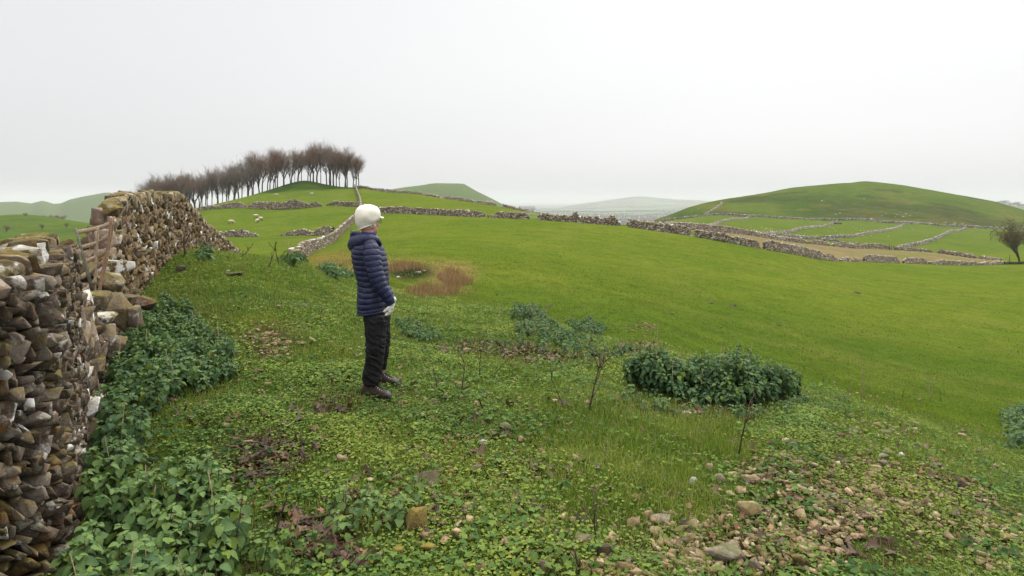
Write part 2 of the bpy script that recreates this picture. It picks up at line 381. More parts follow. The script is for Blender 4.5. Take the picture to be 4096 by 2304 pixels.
_ZZ = _ZZ + (0.05 * fbm(_pp, 1.5, 3) + 0.03 * fbm(_pp, 0.45, 5)).reshape(_ZZ.shape) * (0.25 + _k * 0.75) * sstep(1.0, 3.0, _YY)
_ZZ = _ZZ + (0.10 * fbm(_pp, 6.0, 9)).reshape(_ZZ.shape) * (1 - _k) * sstep(250, 60, _YY)
_ZZ = _ZZ + (0.55 * fbm(_pp, 38.0, 19, 4)).reshape(_ZZ.shape) * sstep(430, 480, _YY)
def zt(X, Y):
    """height of the ground at X, Y (arrays)"""
    X = np.asarray(X, float); Y = np.asarray(Y, float)
    fu = ((512 + F * X / Y) - GU[0]) / 4.0; fl = (np.log(Y) - GL[0]) / (GL[1] - GL[0])
    fu = np.clip(fu, 0, len(GU) - 1.001); fl = np.clip(fl, 0, len(GL) - 1.001)
    i = fu.astype(int); j = fl.astype(int); a = fu - i; b = fl - j
    return (_ZZ[j, i] * (1 - a) * (1 - b) + _ZZ[j, i + 1] * a * (1 - b) + _ZZ[j + 1, i] * (1 - a) * b + _ZZ[j + 1, i + 1] * a * b)
def uY(u, Y): X = (u - 512) / F * Y; return np.array([X, Y, float(zt(X, Y))])
_VS = HV - F * _ZZ / _YY
_VM = np.minimum.accumulate(_VS, axis=0)   # rows go outward: the visible envelope
def hit(u, v, ymin=1.6):
    """world point of the ground that shows at picture position u, v"""
    i = int(round((u - GU[0]) / 4)); col = (1 - (u - GU[0]) / 4 + int((u - GU[0]) / 4)) 
    i = int((u - GU[0]) / 4); a = (u - GU[0]) / 4 - i
    vs = _VS[:, i] * (1 - a) + _VS[:, i + 1] * a
    k0 = int(np.searchsorted(GL, math.log(ymin)))
    for k in range(k0, len(GL) - 1):
        if vs[k + 1] <= v:
            t = 0 if vs[k] <= v else (vs[k] - v) / (vs[k] - vs[k + 1])
            Y = math.exp(GL[k] + t * (GL[k + 1] - GL[k])); return uY(u, Y)
    return uY(u, 300.0)

def poly_mask(u, v, poly, soft=0.0):
    u = np.asarray(u, float); v = np.asarray(v, float); ins = np.zeros(u.shape, bool); n = len(poly)
    for i in range(n):
        x1, y1 = poly[i]; x2, y2 = poly[(i + 1) % n]
        c = ((y1 > v) != (y2 > v)) & (u < (x2 - x1) * (v - y1) / (y2 - y1 + 1e-9) + x1)
        ins ^= c
    return ins
def blob(u, v, cu, cv, ru, rv, soft=0.35):
    return 1 - sstep(1 - soft, 1 + soft, np.sqrt(((u - cu) / ru) ** 2 + ((v - cv) / rv) ** 2))
# (u, Y) outline of the sandy coloured field
SAND = [(687, 162), (722, 172), (746, 180), (774, 185), (818, 195), (857, 203), (891, 208), (913, 205), (976, 190), (1003, 182), (960, 158), (899, 140), (865, 130), (823, 114), (795, 106), (760, 99), (733, 98), (700, 104)]

def soil_at(u, v):
    """how much bare, stony earth shows (rows below the crest only)"""
    s = np.zeros(np.shape(u))
    for cu, cv, ru, rv, a in ((860, 520, 150, 70, 0.75), (800, 480, 70, 25, .7), (655, 540, 70, 40, .6), (870, 440, 60, 25, .45), (980, 520, 60, 60, .6), (270, 340, 35, 20, .95), (250, 455, 60, 35, .65), (320, 545, 70, 40, .85), (250, 560, 60, 30, .7),
                              (490, 348, 60, 8, .8), (640, 345, 26, 12, 1.0), (560, 358, 70, 9, .9), (420, 278, 30, 12, .9), (430, 500, 50, 30, .35), (560, 470, 80, 60, .25), (600, 570, 120, 30, .5), (110, 480, 50, 120, .9), (180, 560, 110, 60, .8),
                              (180, 350, 50, 60, .6), (700, 404, 90, 18, .9), (380, 410, 40, 10, .4), (330, 395, 40, 12, .4), (700, 545, 50, 40, .5), (760, 560, 90, 40, .8)):
        s = np.maximum(s, a * blob(u, v, cu, cv, ru, rv, 0.5))
    return s
_soil = soil_at(_uu, _VS) * _k * (_YY > 1.5)
# ---- base tints
T_FIELD = np.array((0.088, 0.118, 0.014)); T_FIELD_LOW = np.array((0.068, 0.103, 0.013)); T_KNOLL = np.array((0.050, 0.072, 0.014))
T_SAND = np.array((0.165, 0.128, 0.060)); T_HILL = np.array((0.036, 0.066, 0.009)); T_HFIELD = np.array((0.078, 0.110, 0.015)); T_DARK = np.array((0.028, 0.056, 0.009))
def lay(base, m, col): return base * (1 - m[..., None]) + col * m[..., None]
tint = np.broadcast_to(T_FIELD, _uu.shape + (3,)).copy()
low = (1 - sstep(14, 55, _YY)) * sstep(480, 760, _uu) + 0.65 * (1 - sstep(12, 30, _YY))
tint = lay(tint, np.clip(low, 0, 1), T_FIELD_LOW)
tint = lay(tint, sstep(205, 225, _YY) * (_uu > 640), T_HFIELD)
tint = lay(tint, (sstep(60, 80, _YY) * (_uu < 355)).astype(float) * 0.55, T_HFIELD)
top_u = [640, 659, 691, 718, 780, 849, 911, 965, 1024, 1300]; top_Y = [440, 430, 425, 420, 420, 420, 420, 416, 420, 420]
hm = sstep(0, 6, _YY - np.interp(_uu, top_u, top_Y)) * (_uu > 600)
hn = fbm(P3(_XX, _YY), 60, 31, 4).reshape(_uu.shape)
tint = lay(tint, hm, T_HILL)
tint = lay(tint, hm * sstep(-0.1, 0.45, hn) * 0.7, np.array((0.075, 0.105, 0.014)))
tint = lay(tint, hm * sstep(505, 600, _YY) * 0.75, np.array((0.068, 0.100, 0.013)))
hn2 = fbm(P3(_XX, _YY * 1.6), 22, 131, 4).reshape(_uu.shape); hn3 = fbm(P3(_XX, _YY * 1.5), 30, 231, 4).reshape(_uu.shape)
tint = lay(tint, hm * sstep(0.12, 0.36, hn2) * 0.45 * (1 - sstep(560, 610, _YY)), np.array((0.125, 0.095, 0.026)))
tint = lay(tint, hm * sstep(0.10, 0.35, hn3) * 0.7, np.array((0.030, 0.042, 0.012)))
tint = lay(tint, hm * sstep(0.05, 0.5, -hn) * (1 - sstep(470, 580, _YY)) * 0.6, np.array((0.045, 0.045, 0.016)))
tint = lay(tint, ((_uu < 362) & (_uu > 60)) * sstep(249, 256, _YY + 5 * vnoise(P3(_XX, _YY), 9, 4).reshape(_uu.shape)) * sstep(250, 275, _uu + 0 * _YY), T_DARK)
tint = lay(tint, poly_mask(_uu, _YY, SAND).astype(float), T_SAND)
tint = lay(tint, ((_uu < 115) & (_YY > 90)).astype(float) * (0.55 + 0.4 * np.clip(hn3 * 2, -1, 1)), np.array((0.044, 0.078, 0.020)))
rd = poly_mask(_uu, _YY, SAND) & (fbm(P3(_XX, _YY, 0 * _XX), 14, 77).reshape(_uu.shape) > 0.2)
tint = lay(tint, rd * 0.45, T_FIELD)
tint = lay(tint, _k, T_KNOLL)
for cu, cv, ru, rv, c, a in ((265, 328, 32, 14, (0.12, 0.13, 0.012), .8), (920, 415, 60, 12, (0.09, 0.12, 0.01), .4), (640, 470, 90, 60, (0.045, 0.095, 0.01), .7), (910, 455, 50, 14, (0.09, 0.12, 0.01), .5), (270, 275, 60, 20, (0.06, 0.11, 0.012), .7),
                             (335, 262, 40, 10, (0.15, 0.10, 0.03), .6), (400, 268, 70, 10, (0.2, 0.13, 0.05), .5), (450, 275, 25, 12, (0.2, 0.13, 0.05), .7), (430, 291, 40, 7, (0.16, 0.09, 0.04), .6), (410, 272, 22, 7, (0.012, 0.012, 0.012), 1)):
    tint = lay(tint, a * blob(_uu, _VS, cu, cv, ru, rv, 0.5) * (_YY > 1.5) * (_YY < 60), np.array(c))
_i = np.arange(len(GL) - 1)[:, None] * len(GU); _j = np.arange(len(GU) - 1)[None]
_Q = np.stack([_i + _j, _i + _j + 1, _i + len(GU) + _j + 1, _i + len(GU) + _j], -1).reshape(-1, 4)
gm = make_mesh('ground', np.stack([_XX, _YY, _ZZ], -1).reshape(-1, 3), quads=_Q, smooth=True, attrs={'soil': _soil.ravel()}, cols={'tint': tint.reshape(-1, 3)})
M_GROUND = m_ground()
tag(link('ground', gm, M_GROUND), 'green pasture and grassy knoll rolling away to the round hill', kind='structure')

# ---- valley floor and far hills
def sheet(name, us, Ys, zf, mat, label):
    U, L = np.meshgrid(us, np.log(Ys)); Y = np.exp(L); X = (U - 512) / F * Y; Z = zf(U, Y, X)
    i = np.arange(len(Ys) - 1)[:, None] * len(us); j = np.arange(len(us) - 1)[None]
    Q = np.stack([i + j, i + j + 1, i + len(us) + j + 1, i + len(us) + j], -1).reshape(-1, 4)
    return tag(link(name, make_mesh(name, np.stack([X, Y, Z], -1).reshape(-1, 3), quads=Q, smooth=True), mat), label, kind='structure')
def z_valley(U, Y, X):
    z = -112 + 10 * fbm(P3(X, Y), 1800, 41).reshape(U.shape)
    r = np.interp(U, [500, 560, 575, 593, 615, 628, 640, 652, 675, 720, 800], [0, 14, 44, 84, 124, 148, 160, 150, 118, 96, 60])
    z = z + r * np.exp(-((Y - 9000) / 1300) ** 2)
    r2 = np.interp(U, [-400, 300, 450, 540, 600, 700, 1400], [30, 30, 28, 22, 14, 30, 40])
    return z + r2 * np.exp(-((Y - 5200) / 700) ** 2) * 0.9
M_VALLEY = m_far('valley_fields', (0.06, 0.11, 0.018), (0.05, 0.045, 0.025), 0.0018, 0.8)
M_HILLS = m_far('far_hill_grass', (0.050, 0.088, 0.014), (0.065, 0.07, 0.02), 0.02, 0.6)
sheet('valley', np.linspace(-500, 1500, 260), np.geomspace(800, 25000, 190), z_valley, M_VALLEY, 'misty valley floor of hedged fields beyond the pasture')
def hill(name, sky, Y0, front, back, base, label, du=2.0, rough=1.2):
    su, sv = zip(*sky)
    us = np.arange(su[0], su[-1] + du, du)
    def zf(U, Y, X):
        zt_ = (HV - np.interp(U, su, sv)) / F * Y0
        t = np.where(Y < Y0, (Y0 - Y) / front, (Y - Y0) / back)
        s = 1 - sstep(0, 1, t) ** 0.85
        n = rough * (Y0 / 900) * fbm(P3(X, Y), 60 * Y0 / 900, 51, 4).reshape(U.shape) * sstep(0.02, 0.25, t)
        return base + (zt_ - base) * s + n
    return sheet(name, us, np.concatenate([np.linspace(Y0 - front, Y0, 50), np.linspace(Y0, Y0 + back, 20)[1:]]), zf, M_HILLS, label)
hill('hill', [(350, 212), (370, 198), (380, 192), (390, 189.6), (404, 187.3), (420, 185.4), (430, 183.7), (436, 183.1), (446, 183.3), (458.5, 183.4), (464, 183.9), (468.6, 186.4), (476, 190.8), (489, 197.1), (501, 203.4), (509, 207.8), (518, 211.8), (535, 222), (560, 250)],
     1250, 420, 300, -90, 'flat topped green hill with a steep right shoulder beyond the ridge wall')
hill('hill', [(-300, 212), (-60, 205), (0, 202), (16.3, 201.6), (31.4, 203.4), (36, 202.2), (41.9, 200.8), (47, 201.8), (53.6, 203.9), (60.6, 203.4), (70, 199.5), (81.5, 196.8), (93, 194.8), (104.8, 192.6), (115.3, 193), (122, 195), (129.3, 198), (150, 207), (185, 216), (230, 226), (300, 240)],
     1900, 1000, 700, -90, 'hazy rounded green hill behind the left stone wall')
hill('hill', [(880, 230), (930, 205), (950, 196), (966, 197.2), (985, 201.2), (1000, 203.5), (1030, 208), (1100, 212), (1250, 216)],
     2600, 600, 500, -110, 'far grey green shoulder behind the right end of the round hill')
SKY_B = 0.328; ZEN = 3.9; HAZE_D = 0.00013; HAZE_TOP = 120.0; EXPO = 1.15

# ------------------------------------------------------------------ dry stone walls
M_NEAR = m_stone('near_wall_stone', (0.036, 0.027, 0.024), (0.100, 0.076, 0.062), (0.24, 0.20, 0.165), moss=0.5, white=0.6, orange=0.5, sc=1.3)
M_NEARB = m_stone('far_section_stone', (0.045, 0.032, 0.022), (0.12, 0.085, 0.052), (0.25, 0.19, 0.13), moss=0.75, moss_col=(0.17, 0.12, 0.022), white=0.45, orange=0.6)
M_COPE = m_stone('mossy_coping_stone', (0.06, 0.048, 0.030), (0.15, 0.115, 0.065), (0.30, 0.245, 0.175), moss=1.0, moss_col=(0.17, 0.135, 0.024), white=0.7, orange=0.45, top=0.85)
M_FARW = m_stone('field_wall_stone', (0.11, 0.085, 0.063), (0.30, 0.24, 0.18), (0.72, 0.64, 0.53), moss=0.15, white=0.5, orange=0.15, sc=0.25)
M_FARM = m_stone('uphill_wall_stone', (0.06, 0.045, 0.034), (0.16, 0.125, 0.09), (0.42, 0.36, 0.29), moss=0.25, white=0.7, orange=0.2, sc=0.5)
M_HILLW = m_stone('hill_wall_stone', (0.13, 0.115, 0.095), (0.27, 0.245, 0.205), (0.5, 0.46, 0.40), moss=0.1, white=0.4, orange=0.0, sc=0.1)
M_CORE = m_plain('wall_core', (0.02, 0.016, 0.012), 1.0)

def path_uY(pts, step=0.25, sm=1.2):
    P = np.array([[(u - 512) / F * Y, Y] for u, Y in pts])
    return resample(P, step, sm)
def resample(P, step, sm=1.2):
    # gentle smoothing by dense interpolation
    d = np.r_[0, np.cumsum(np.linalg.norm(np.diff(P, axis=0), axis=1))]
    n = max(8, int(d[-1] / step)); s = np.linspace(0, d[-1], n)
    Q = np.stack([np.interp(s, d, P[:, 0]), np.interp(s, d, P[:, 1])], 1)
    k = max(1, min(n // 6, int(sm / step)))
    if k > 1:
        pad = np.pad(Q, ((k, k), (0, 0)), 'edge'); Q2 = np.stack([np.convolve(pad[:, i], np.ones(2 * k + 1) / (2 * k + 1), 'valid') for i in (0, 1)], 1)
        w = np.clip(np.minimum(np.arange(n), n - 1 - np.arange(n)) / k, 0, 1)[:, None]; Q = Q * (1 - w) + Q2 * w
    return Q

def shift_left(path, off):
    t = np.gradient(path, axis=0); t /= np.linalg.norm(t, axis=1)[:, None]
    return path + np.stack([-t[:, 1], t[:, 0]], 1) * off

def build_wall(name, label, path, H, thick=0.55, stone=(0.13, 0.10), level=2, mat=None, cope=None, cope_mat=None, cope_size=(0.12, 0.26, 0.3),
               group=None, top_thick=None, lean=0.3, sides=(1, -1), cat='stone wall', white=0.06, zoff=0.0, deep=0.22, ragged=0.25, tilt=0.12):
    """H(s) gives the height at fraction s (0..1) of the path"""
    d = np.r_[0, np.cumsum(np.linalg.norm(np.diff(path, axis=0), axis=1))]; L = d[-1]
    tang = np.gradient(path, axis=0); tang /= np.linalg.norm(tang, axis=1)[:, None]
    def at(s):
        x = np.interp(s, d, path[:, 0]); y = np.interp(s, d, path[:, 1]); tx = np.interp(s, d, tang[:, 0]); ty = np.interp(s, d, tang[:, 1])
        return x, y, tx, ty
    tt = thick * 0.6 if top_thick is None else top_thick
    mx = float(np.max(H(np.linspace(0, 1, 200))))
    o = np.array([*path[len(path) // 2], 0.0]); o[2] = float(zt(o[0], o[1]))
    acc = Acc(); Ts = []; Ms = []
    w0, h0 = stone
    for side in sides:
        h = -0.5 * h0
        while h < mx:
            ch = h0 * RNG.uniform(0.8, 1.25)
            n = int(L / w0) + 3
            ws = w0 * RNG.uniform(0.55, 1.55, n); s = np.cumsum(ws) - ws / 2; s -= RNG.uniform(0, w0)
            ok = (s > 0) & (s < L); s, ws = s[ok], ws[ok]
            Hs = H(s / L)
            ok = (h + ch * 0.5 < Hs + RNG.uniform(-ragged, ragged, len(s)) * h0) & (Hs > 0.06); s, ws = s[ok], ws[ok]
            if len(s):
                x, y, tx, ty = at(s); hh = h + ch * 0.5 + RNG.normal(0, 0.12 * h0, len(s))
                N = len(s)
                nx, ny = -ty * side, tx * side
                th = (thick + (tt - thick) * np.clip(hh / max(mx, .3), 0, 1)) / 2
                dd = deep * RNG.uniform(0.7, 1.2, N)
                off = th - dd / 2 + RNG.uniform(-0.035, 0.03, N) * (w0 / 0.12) ** 0.5
                T = np.stack([x + nx * off, y + ny * off, zt(x, y) + hh + zoff], 1)
                big = 1 + (RNG.random(N) < 0.07) * 0.5
                ln = RNG.normal(tilt, lean, N)
                c, s_ = np.cos(ln), np.sin(ln)
                A = np.stack([tx, ty, 0 * tx], 1); U = np.broadcast_to([0, 0, 1.0], (N, 3)); Nn = np.stack([nx, ny, 0.12 + 0 * nx], 1)
                A2 = A * c[:, None] + U * s_[:, None]; U2 = -A * s_[:, None] + U * c[:, None]
                tw = RNG.normal(0, 0.16, N)[:, None]; A3 = A2 + Nn * tw; N3 = Nn - A2 * tw
                ex = (ws * 0.56 * big)[:, None]; ez = (ch * RNG.uniform(0.52, 0.78, N) * big)[:, None]; ey = (dd / 2)[:, None]
                Ms.append(np.stack([A3 * ex, N3 * ey, U2 * ez], 2)); Ts.append(T)
            h += ch * 0.93
    if level >= 2:
        for se, sg in ((0.0, -1), (L, 1)):
            Hh_ = float(H(np.array([se / L]))[0]); x, y, tx, ty = at(se); h = 0.0
            while h < Hh_:
                th = (thick + (tt - thick) * min(1, h / max(mx, .3)))
                m = max(2, int(th / w0)); off = (np.arange(m) + .5) / m * th - th / 2 + RNG.normal(0, w0 * .1, m)
                A = np.stack([np.full(m, -ty), np.full(m, tx), np.zeros(m)], 1); Nn = np.stack([np.full(m, tx), np.full(m, ty), np.zeros(m)], 1); U = np.broadcast_to([0, 0, 1.0], (m, 3))
                Ts.append(np.stack([x - ty * off + tx * sg * .02, y + tx * off + ty * sg * .02, zt(x - ty * off, y + tx * off) + h + h0 * .5 + RNG.normal(0, h0 * .1, m)], 1))
                ln = RNG.normal(0, lean * .6, m)[:, None]
                Ms.append(np.stack([(A + U * ln) * w0 * RNG.uniform(.5, .8, (m, 1)), Nn * w0 * RNG.uniform(.6, 1.1, (m, 1)), (U - A * ln) * h0 * RNG.uniform(.5, .8, (m, 1))], 2)); h += h0 * .95
    T = np.concatenate(Ts); M = np.concatenate(Ms); N = len(T)
    place_rocks(acc, level, T - o, M, RNG.random(N) ** 1.1, np.where(RNG.random(N) < white, RNG.uniform(.86, 1, N), RNG.random(N) * 0.7))
    root = link(name, bpy.data.meshes.new(name), None, None, o)
    tag(root, label, cat, group, 'thing')
    # dark packing inside
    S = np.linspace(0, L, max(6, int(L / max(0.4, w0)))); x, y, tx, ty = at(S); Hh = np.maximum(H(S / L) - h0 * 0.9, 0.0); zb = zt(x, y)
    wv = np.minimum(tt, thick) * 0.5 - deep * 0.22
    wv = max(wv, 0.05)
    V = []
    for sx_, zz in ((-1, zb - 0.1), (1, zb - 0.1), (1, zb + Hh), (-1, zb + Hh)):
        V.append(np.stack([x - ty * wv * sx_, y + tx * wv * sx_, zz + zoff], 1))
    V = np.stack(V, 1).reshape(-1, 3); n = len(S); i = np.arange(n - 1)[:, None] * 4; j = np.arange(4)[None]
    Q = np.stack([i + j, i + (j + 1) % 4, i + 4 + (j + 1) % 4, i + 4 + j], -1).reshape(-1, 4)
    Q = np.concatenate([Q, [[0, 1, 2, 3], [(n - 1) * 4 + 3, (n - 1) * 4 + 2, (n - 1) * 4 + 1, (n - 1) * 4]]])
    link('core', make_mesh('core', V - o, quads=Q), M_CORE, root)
    # coping: big stones on edge along the top
    if cope:
        cw, cd_, chh = cope_size
        n = int(L / cw) + 2; ws = cw * RNG.uniform(0.6, 1.5, n); s = np.cumsum(ws) - ws / 2; ok = (s > 0) & (s < L); s, ws = s[ok], ws[ok]
        Hs = H(s / L); ok = (Hs > 0.35 * mx) & (RNG.random(len(s)) < cope); s, ws, Hs = s[ok], ws[ok], Hs[ok]; N = len(s)
        if N:
            x, y, tx, ty = at(s)
            T = np.stack([x, y, zt(x, y) + Hs + chh * 0.16 * RNG.uniform(0.2, 1.4, N) + zoff], 1)
            ln = RNG.normal(0.45, 0.25, N); c, s_ = np.cos(ln), np.sin(ln)
            A = np.stack([tx, ty, 0 * tx], 1); U = np.broadcast_to([0, 0, 1.0], (N, 3)); Nn = np.stack([-ty, tx, 0 * tx], 1)
            M = np.stack([(A * c[:, None] + U * s_[:, None]) * (ws * 0.6)[:, None], Nn * (cd_ / 2 * RNG.uniform(.8, 1.2, N))[:, None],
                          (U * c[:, None] - A * s_[:, None]) * (chh / 2 * RNG.uniform(.75, 1.2, N))[:, None]], 2)
            rn = RNG.random(N); tn = np.where(RNG.random(N) < white * 1.5, .95, RNG.random(N) * 0.7)
            if cope_mat:      # each big coping stone is a part of the wall
                for q in range(N):
                    Vr, Tr = ROCKS[4 if level > 2 else 3][int(RNG.integers(0, 16))]
                    me_ = make_mesh('coping_stone', Vr @ M[q].T, Tr, attrs={'rnd': np.full(len(Vr), rn[q]), 'tone': np.full(len(Vr), tn[q])})
                    link('coping_stone', me_, cope_mat, root, T[q] - o)
            else: place_rocks(acc, level, T - o, M, rn, tn)
    root.data = acc.mesh(name); root.data.materials.append(mat)
    return root

def Hprof(pts, wob=0.06, seed=0, scale=0.05, base=None):
    s_, h_ = zip(*pts)
    def f(s):
        s = np.asarray(s, float); h = np.interp(s, s_, h_)
        n = vnoise(np.stack([s / scale, 0 * s + seed, 0 * s], 1), 1.0, seed)
        return np.maximum(h * (1 + wob * n), 0)
    return f

# near wall, left of the gap
pA = path_uY([(-150, 2.1), (-70, 2.36), (0, 2.60), (40, 2.72), (60, 2.82), (69, 3.0), (76, 3.5), (82, 4.3)], 0.05, 0.22)
pA = shift_left(pA, 0.19)
build_wall('dry_stone_wall', 'closest stone wall along the left edge, crusted with moss and white lichen', pA, Hprof([(0, 1.27), (0.2, 1.27), (0.36, 1.36), (0.5, 1.40), (0.7, 1.36), (0.86, 1.36), (1, 1.25)], 0.03, 3, 0.1),
           0.46, (0.038, 0.052), 3, M_NEAR, 1.0, M_COPE, (0.05, 0.17, 0.16), top_thick=0.34, lean=0.34, tilt=.25, ragged=.25, white=0.04)
# farther wall beyond the gap, over the crest of the knoll
pB = path_uY([(117, 7.35), (121, 7.9), (128, 8.6), (141, 10), (162, 12.5), (190, 16), (216, 19.5), (243, 24)], 0.12, 0.5)
pB = shift_left(pB, 0.16)
hB = Hprof([(0, 1.08), (0.03, 1.22), (0.07, 1.36), (0.12, 1.43), (0.22, 1.42), (0.4, 1.32), (0.62, 1.22), (0.85, 1.12), (1, 1.0)], 0.035, 5, 0.06)
build_wall('dry_stone_wall', 'taller stone wall with yellow mossy top, behind the wooden hurdle', pB, hB, 0.40, (0.15, 0.088), 3, M_NEARB, 1.0, M_COPE, (0.13, 0.28, 0.24), top_thick=0.26, lean=0.38, white=0.05)

# walls of the pasture -------------------------------------------------
FW = dict(mat=M_FARW, level=1, thick=0.75, lean=0.4, cat='stone wall', deep=0.45, ragged=0.35)
def fw(label, pts, hp, group=None, stone=(0.25, 0.16), cope=0.8, seed=0, wob=0.12, **kw):
    k = dict(FW); k.update(kw); hp = [(a_, b_ * 0.76) for a_, b_ in hp]; wob *= .7
    sc = stone[0] / 0.34; stone = (stone[0] * .8, stone[1] * .8)
    return build_wall('dry_stone_wall', label, path_uY(pts, 0.6), Hprof(hp, wob, seed + 11, 0.035), k.pop('thick') if False else k.pop('thick'), stone, k.pop('level'), k.pop('mat'), cope, None, (0.26 * sc, 0.5, 0.26 * sc ** 0.5), group, **k)
fl = [(0, 1), (1, 1)]
def hh(h, *dips):
    """constant height h with dips (centre, half width, height there)"""
    pts = [(0.0, h), (1.0, h)]
    for c, w, d in dips: pts += [(max(0, c - w * 1.8), h), (c - w, d), (c + w, d), (min(1, c + w * 1.8), h)]
    return sorted(pts)
fw('long wall across the pasture behind the white hat, right to the low breach', [(360, 129), (380, 125), (430, 121), (485, 118)], [(0, 1.5), (0.93, 1.45), (1, 0.9)], seed=1, stone=(.3, .2))
fw('short stretch of pasture wall just left of the metal field gate', [(488, 117.5), (500, 116), (516, 114.5), (529, 113)], [(0, .5), (.18, .6), (.24, 1.4), (0.9, 1.35), (1, 0.8)], seed=2, stone=(.3, .2))
fw('crumbling pasture wall with rounded heaps on top, below the misty valley', [(538, 112), (560, 110), (580, 108), (600, 106), (621, 104)],
   [(0, .9), (.06, 1.45), (.4, 1.3), (.44, 1.9), (.47, 2.3), (.5, 1.4), (.6, 1.4), (.64, 1.9), (.67, 1.3), (.74, 1.7), (.76, 1.2), (.84, 1.3), (.87, 2.0), (.93, 2.0), (.95, 1.2), (1, .5)], seed=3, stone=(.3, .2), cope=0.4)
fw('pasture wall curving downhill between the two small gaps, left of the sandy field', [(627, 103.5), (650, 102), (691, 98)], [(0, .7), (.05, 1.5), (.9, 1.6), (1, 1.3)], seed=4, stone=(.27, .18))
fw('pasture wall at the left tip of the sandy field', [(695, 97.6), (715, 95.5), (733, 94), (759, 95)], [(0, 1.3), (.5, 1.5), (.57, 1.1), (.62, 1.4), (.95, 1.25), (1, .7)], seed=5, stone=(.26, .18))
fw('thick unbroken pasture wall in front of the sandy field', [(764, 96), (795, 102), (823, 110)], [(0, 1.2), (.07, 1.75), (.9, 1.75), (1, 1.3)], seed=6, stone=(.27, .18))
fw('low brown heap of fallen wall at the nearer edge of the sandy field', [(824, 110.5), (831, 113), (837, 115)], [(0, 1.0), (.4, 1.3), (.6, 1.2), (1, .4)], seed=7, cope=0, wob=.3)
fw('collapsed low piece of wall between the brown heap and the square topped stretch', [(840, 116), (850, 119), (862, 123)], [(0, .4), (.3, 1.0), (.45, .6), (.7, .7), (1, .3)], seed=8, cope=0, wob=.35)
fw('square topped stretch of wall standing clear in front of the sandy field', [(864, 124.5), (880, 129), (899, 135)], [(0, .9), (.08, 1.6), (.9, 1.55), (1, .5)], seed=9)
fw('short upright piece of wall right of the square topped stretch', [(903, 136), (915, 139), (927, 142)], [(0, .6), (.15, 1.45), (.85, 1.4), (1, .5)], seed=10)
fw('uneven low wall running on towards the bare tree at the right edge', [(929, 142), (965, 150), (990, 155), (1011, 160)], [(0, .6), (.12, 1.2), (.4, 1.25), (.52, 1.15), (.6, .7), (.66, 1.1), (.72, .7), (.8, 1.0), (.88, .9), (1, .5)], seed=11, wob=.25)
# far side of the sandy field
fw('wall line along the far left side of the sandy field', [(628, 140), (655, 146), (687, 160), (722, 172), (746, 180), (774, 185.5)], [(0, 1.9), (.5, 2.2), (.8, 2.0), (1, 1.2)], seed=12, stone=(.38, .26))
fw('tumbled middle stretch of wall along the far side of the sandy field', [(777, 186), (796, 190), (818, 195), (840, 199.5), (857, 203), (890, 208)], [(0, 1.2), (.2, 1.6), (.27, .6), (.33, 1.5), (.42, 1.5), (.47, .6), (.52, 1.4), (.8, 1.6), (.9, 1.9), (1, 1.4)], seed=13, stone=(.38, .26), wob=.2)
fw('dark low wall along the far right of the sandy field', [(893, 208), (913, 205), (933, 201)], [(0, 1.5), (.5, 1.2), (1, .8)], seed=14, stone=(.38, .26))
fw('dark straight wall between the sandy field and the yellow green field', [(937, 200), (960, 194.5), (976, 190)], [(0, .9), (.1, 1.5), (.9, 1.3), (1, .5)], seed=15, stone=(.38, .26))
fw('short tail of wall before the two fence posts', [(979, 189.5), (990, 185), (1002, 181)], [(0, .8), (.2, 1.2), (.5, .8), (1, .6)], seed=16, stone=(.38, .26), wob=.3)
# walls on the hillside
HW = dict(mat=M_HILLW, stone=(.65, .42), thick=1.0, cope=0)
fw('pale wall winding along the foot of the round hill above all the small fields', [(659, 430), (680, 427), (691, 425), (705, 422), (718, 420), (736, 420), (749, 420), (780, 420), (811, 420), (835, 420), (850, 421), (888, 420), (911, 420), (942, 420), (965, 420), (1024, 420), (1060, 420)], hh(1.7), seed=17, stone=(.8, .5), mat=M_HILLW, thick=1.0, cope=0, wob=.3)
fw('leftmost cross wall between the small hillside fields', [(705, 228), (712, 256), (718, 290), (725, 320), (733, 350), (749, 413)], hh(1.2), seed=18, **HW)
fw('second cross wall of the hillside fields, rising to the wall by the black trough', [(763, 213), (775, 232), (790, 262), (803, 300), (820, 355), (837, 415)], hh(1.3), seed=19, **HW)
fw('third cross wall of the hillside fields, long and sweeping', [(785, 222), (798, 230), (811, 236), (830, 246), (854, 262), (873, 300), (889, 355), (904, 413)], hh(1.4), seed=20, **HW)
fw('rightmost cross wall, dividing off the yellow green field', [(899, 213), (919, 235), (935, 262), (943, 292), (950, 330), (958, 370), (966, 414)], hh(1.5), seed=21, **HW)
fw('ruined wall fragments across the foot of the third hillside field', [(822, 227), (840, 224), (850, 222), (872, 216)], [(0, 1), (.3, 1.2), (.4, .3), (.5, 1), (.62, .2), (.7, 1.1), (.8, .3), (.9, .9), (1, .2)], seed=22, **HW)
fw('low wall ruin between the sandy field and the second hillside field', [(737, 195), (756, 200), (775, 206), (785, 215)], [(0, 1.2), (.6, 1.1), (.8, .5), (1, .9)], seed=23, **HW)
fw('faint wall climbing the left flank of the round hill', [(705, 432), (711, 455), (717, 478), (722, 500), (721, 512)], hh(1.2), seed=24, stone=(.8, .5), mat=M_HILLW, thick=1.0, cope=0, wob=.4)
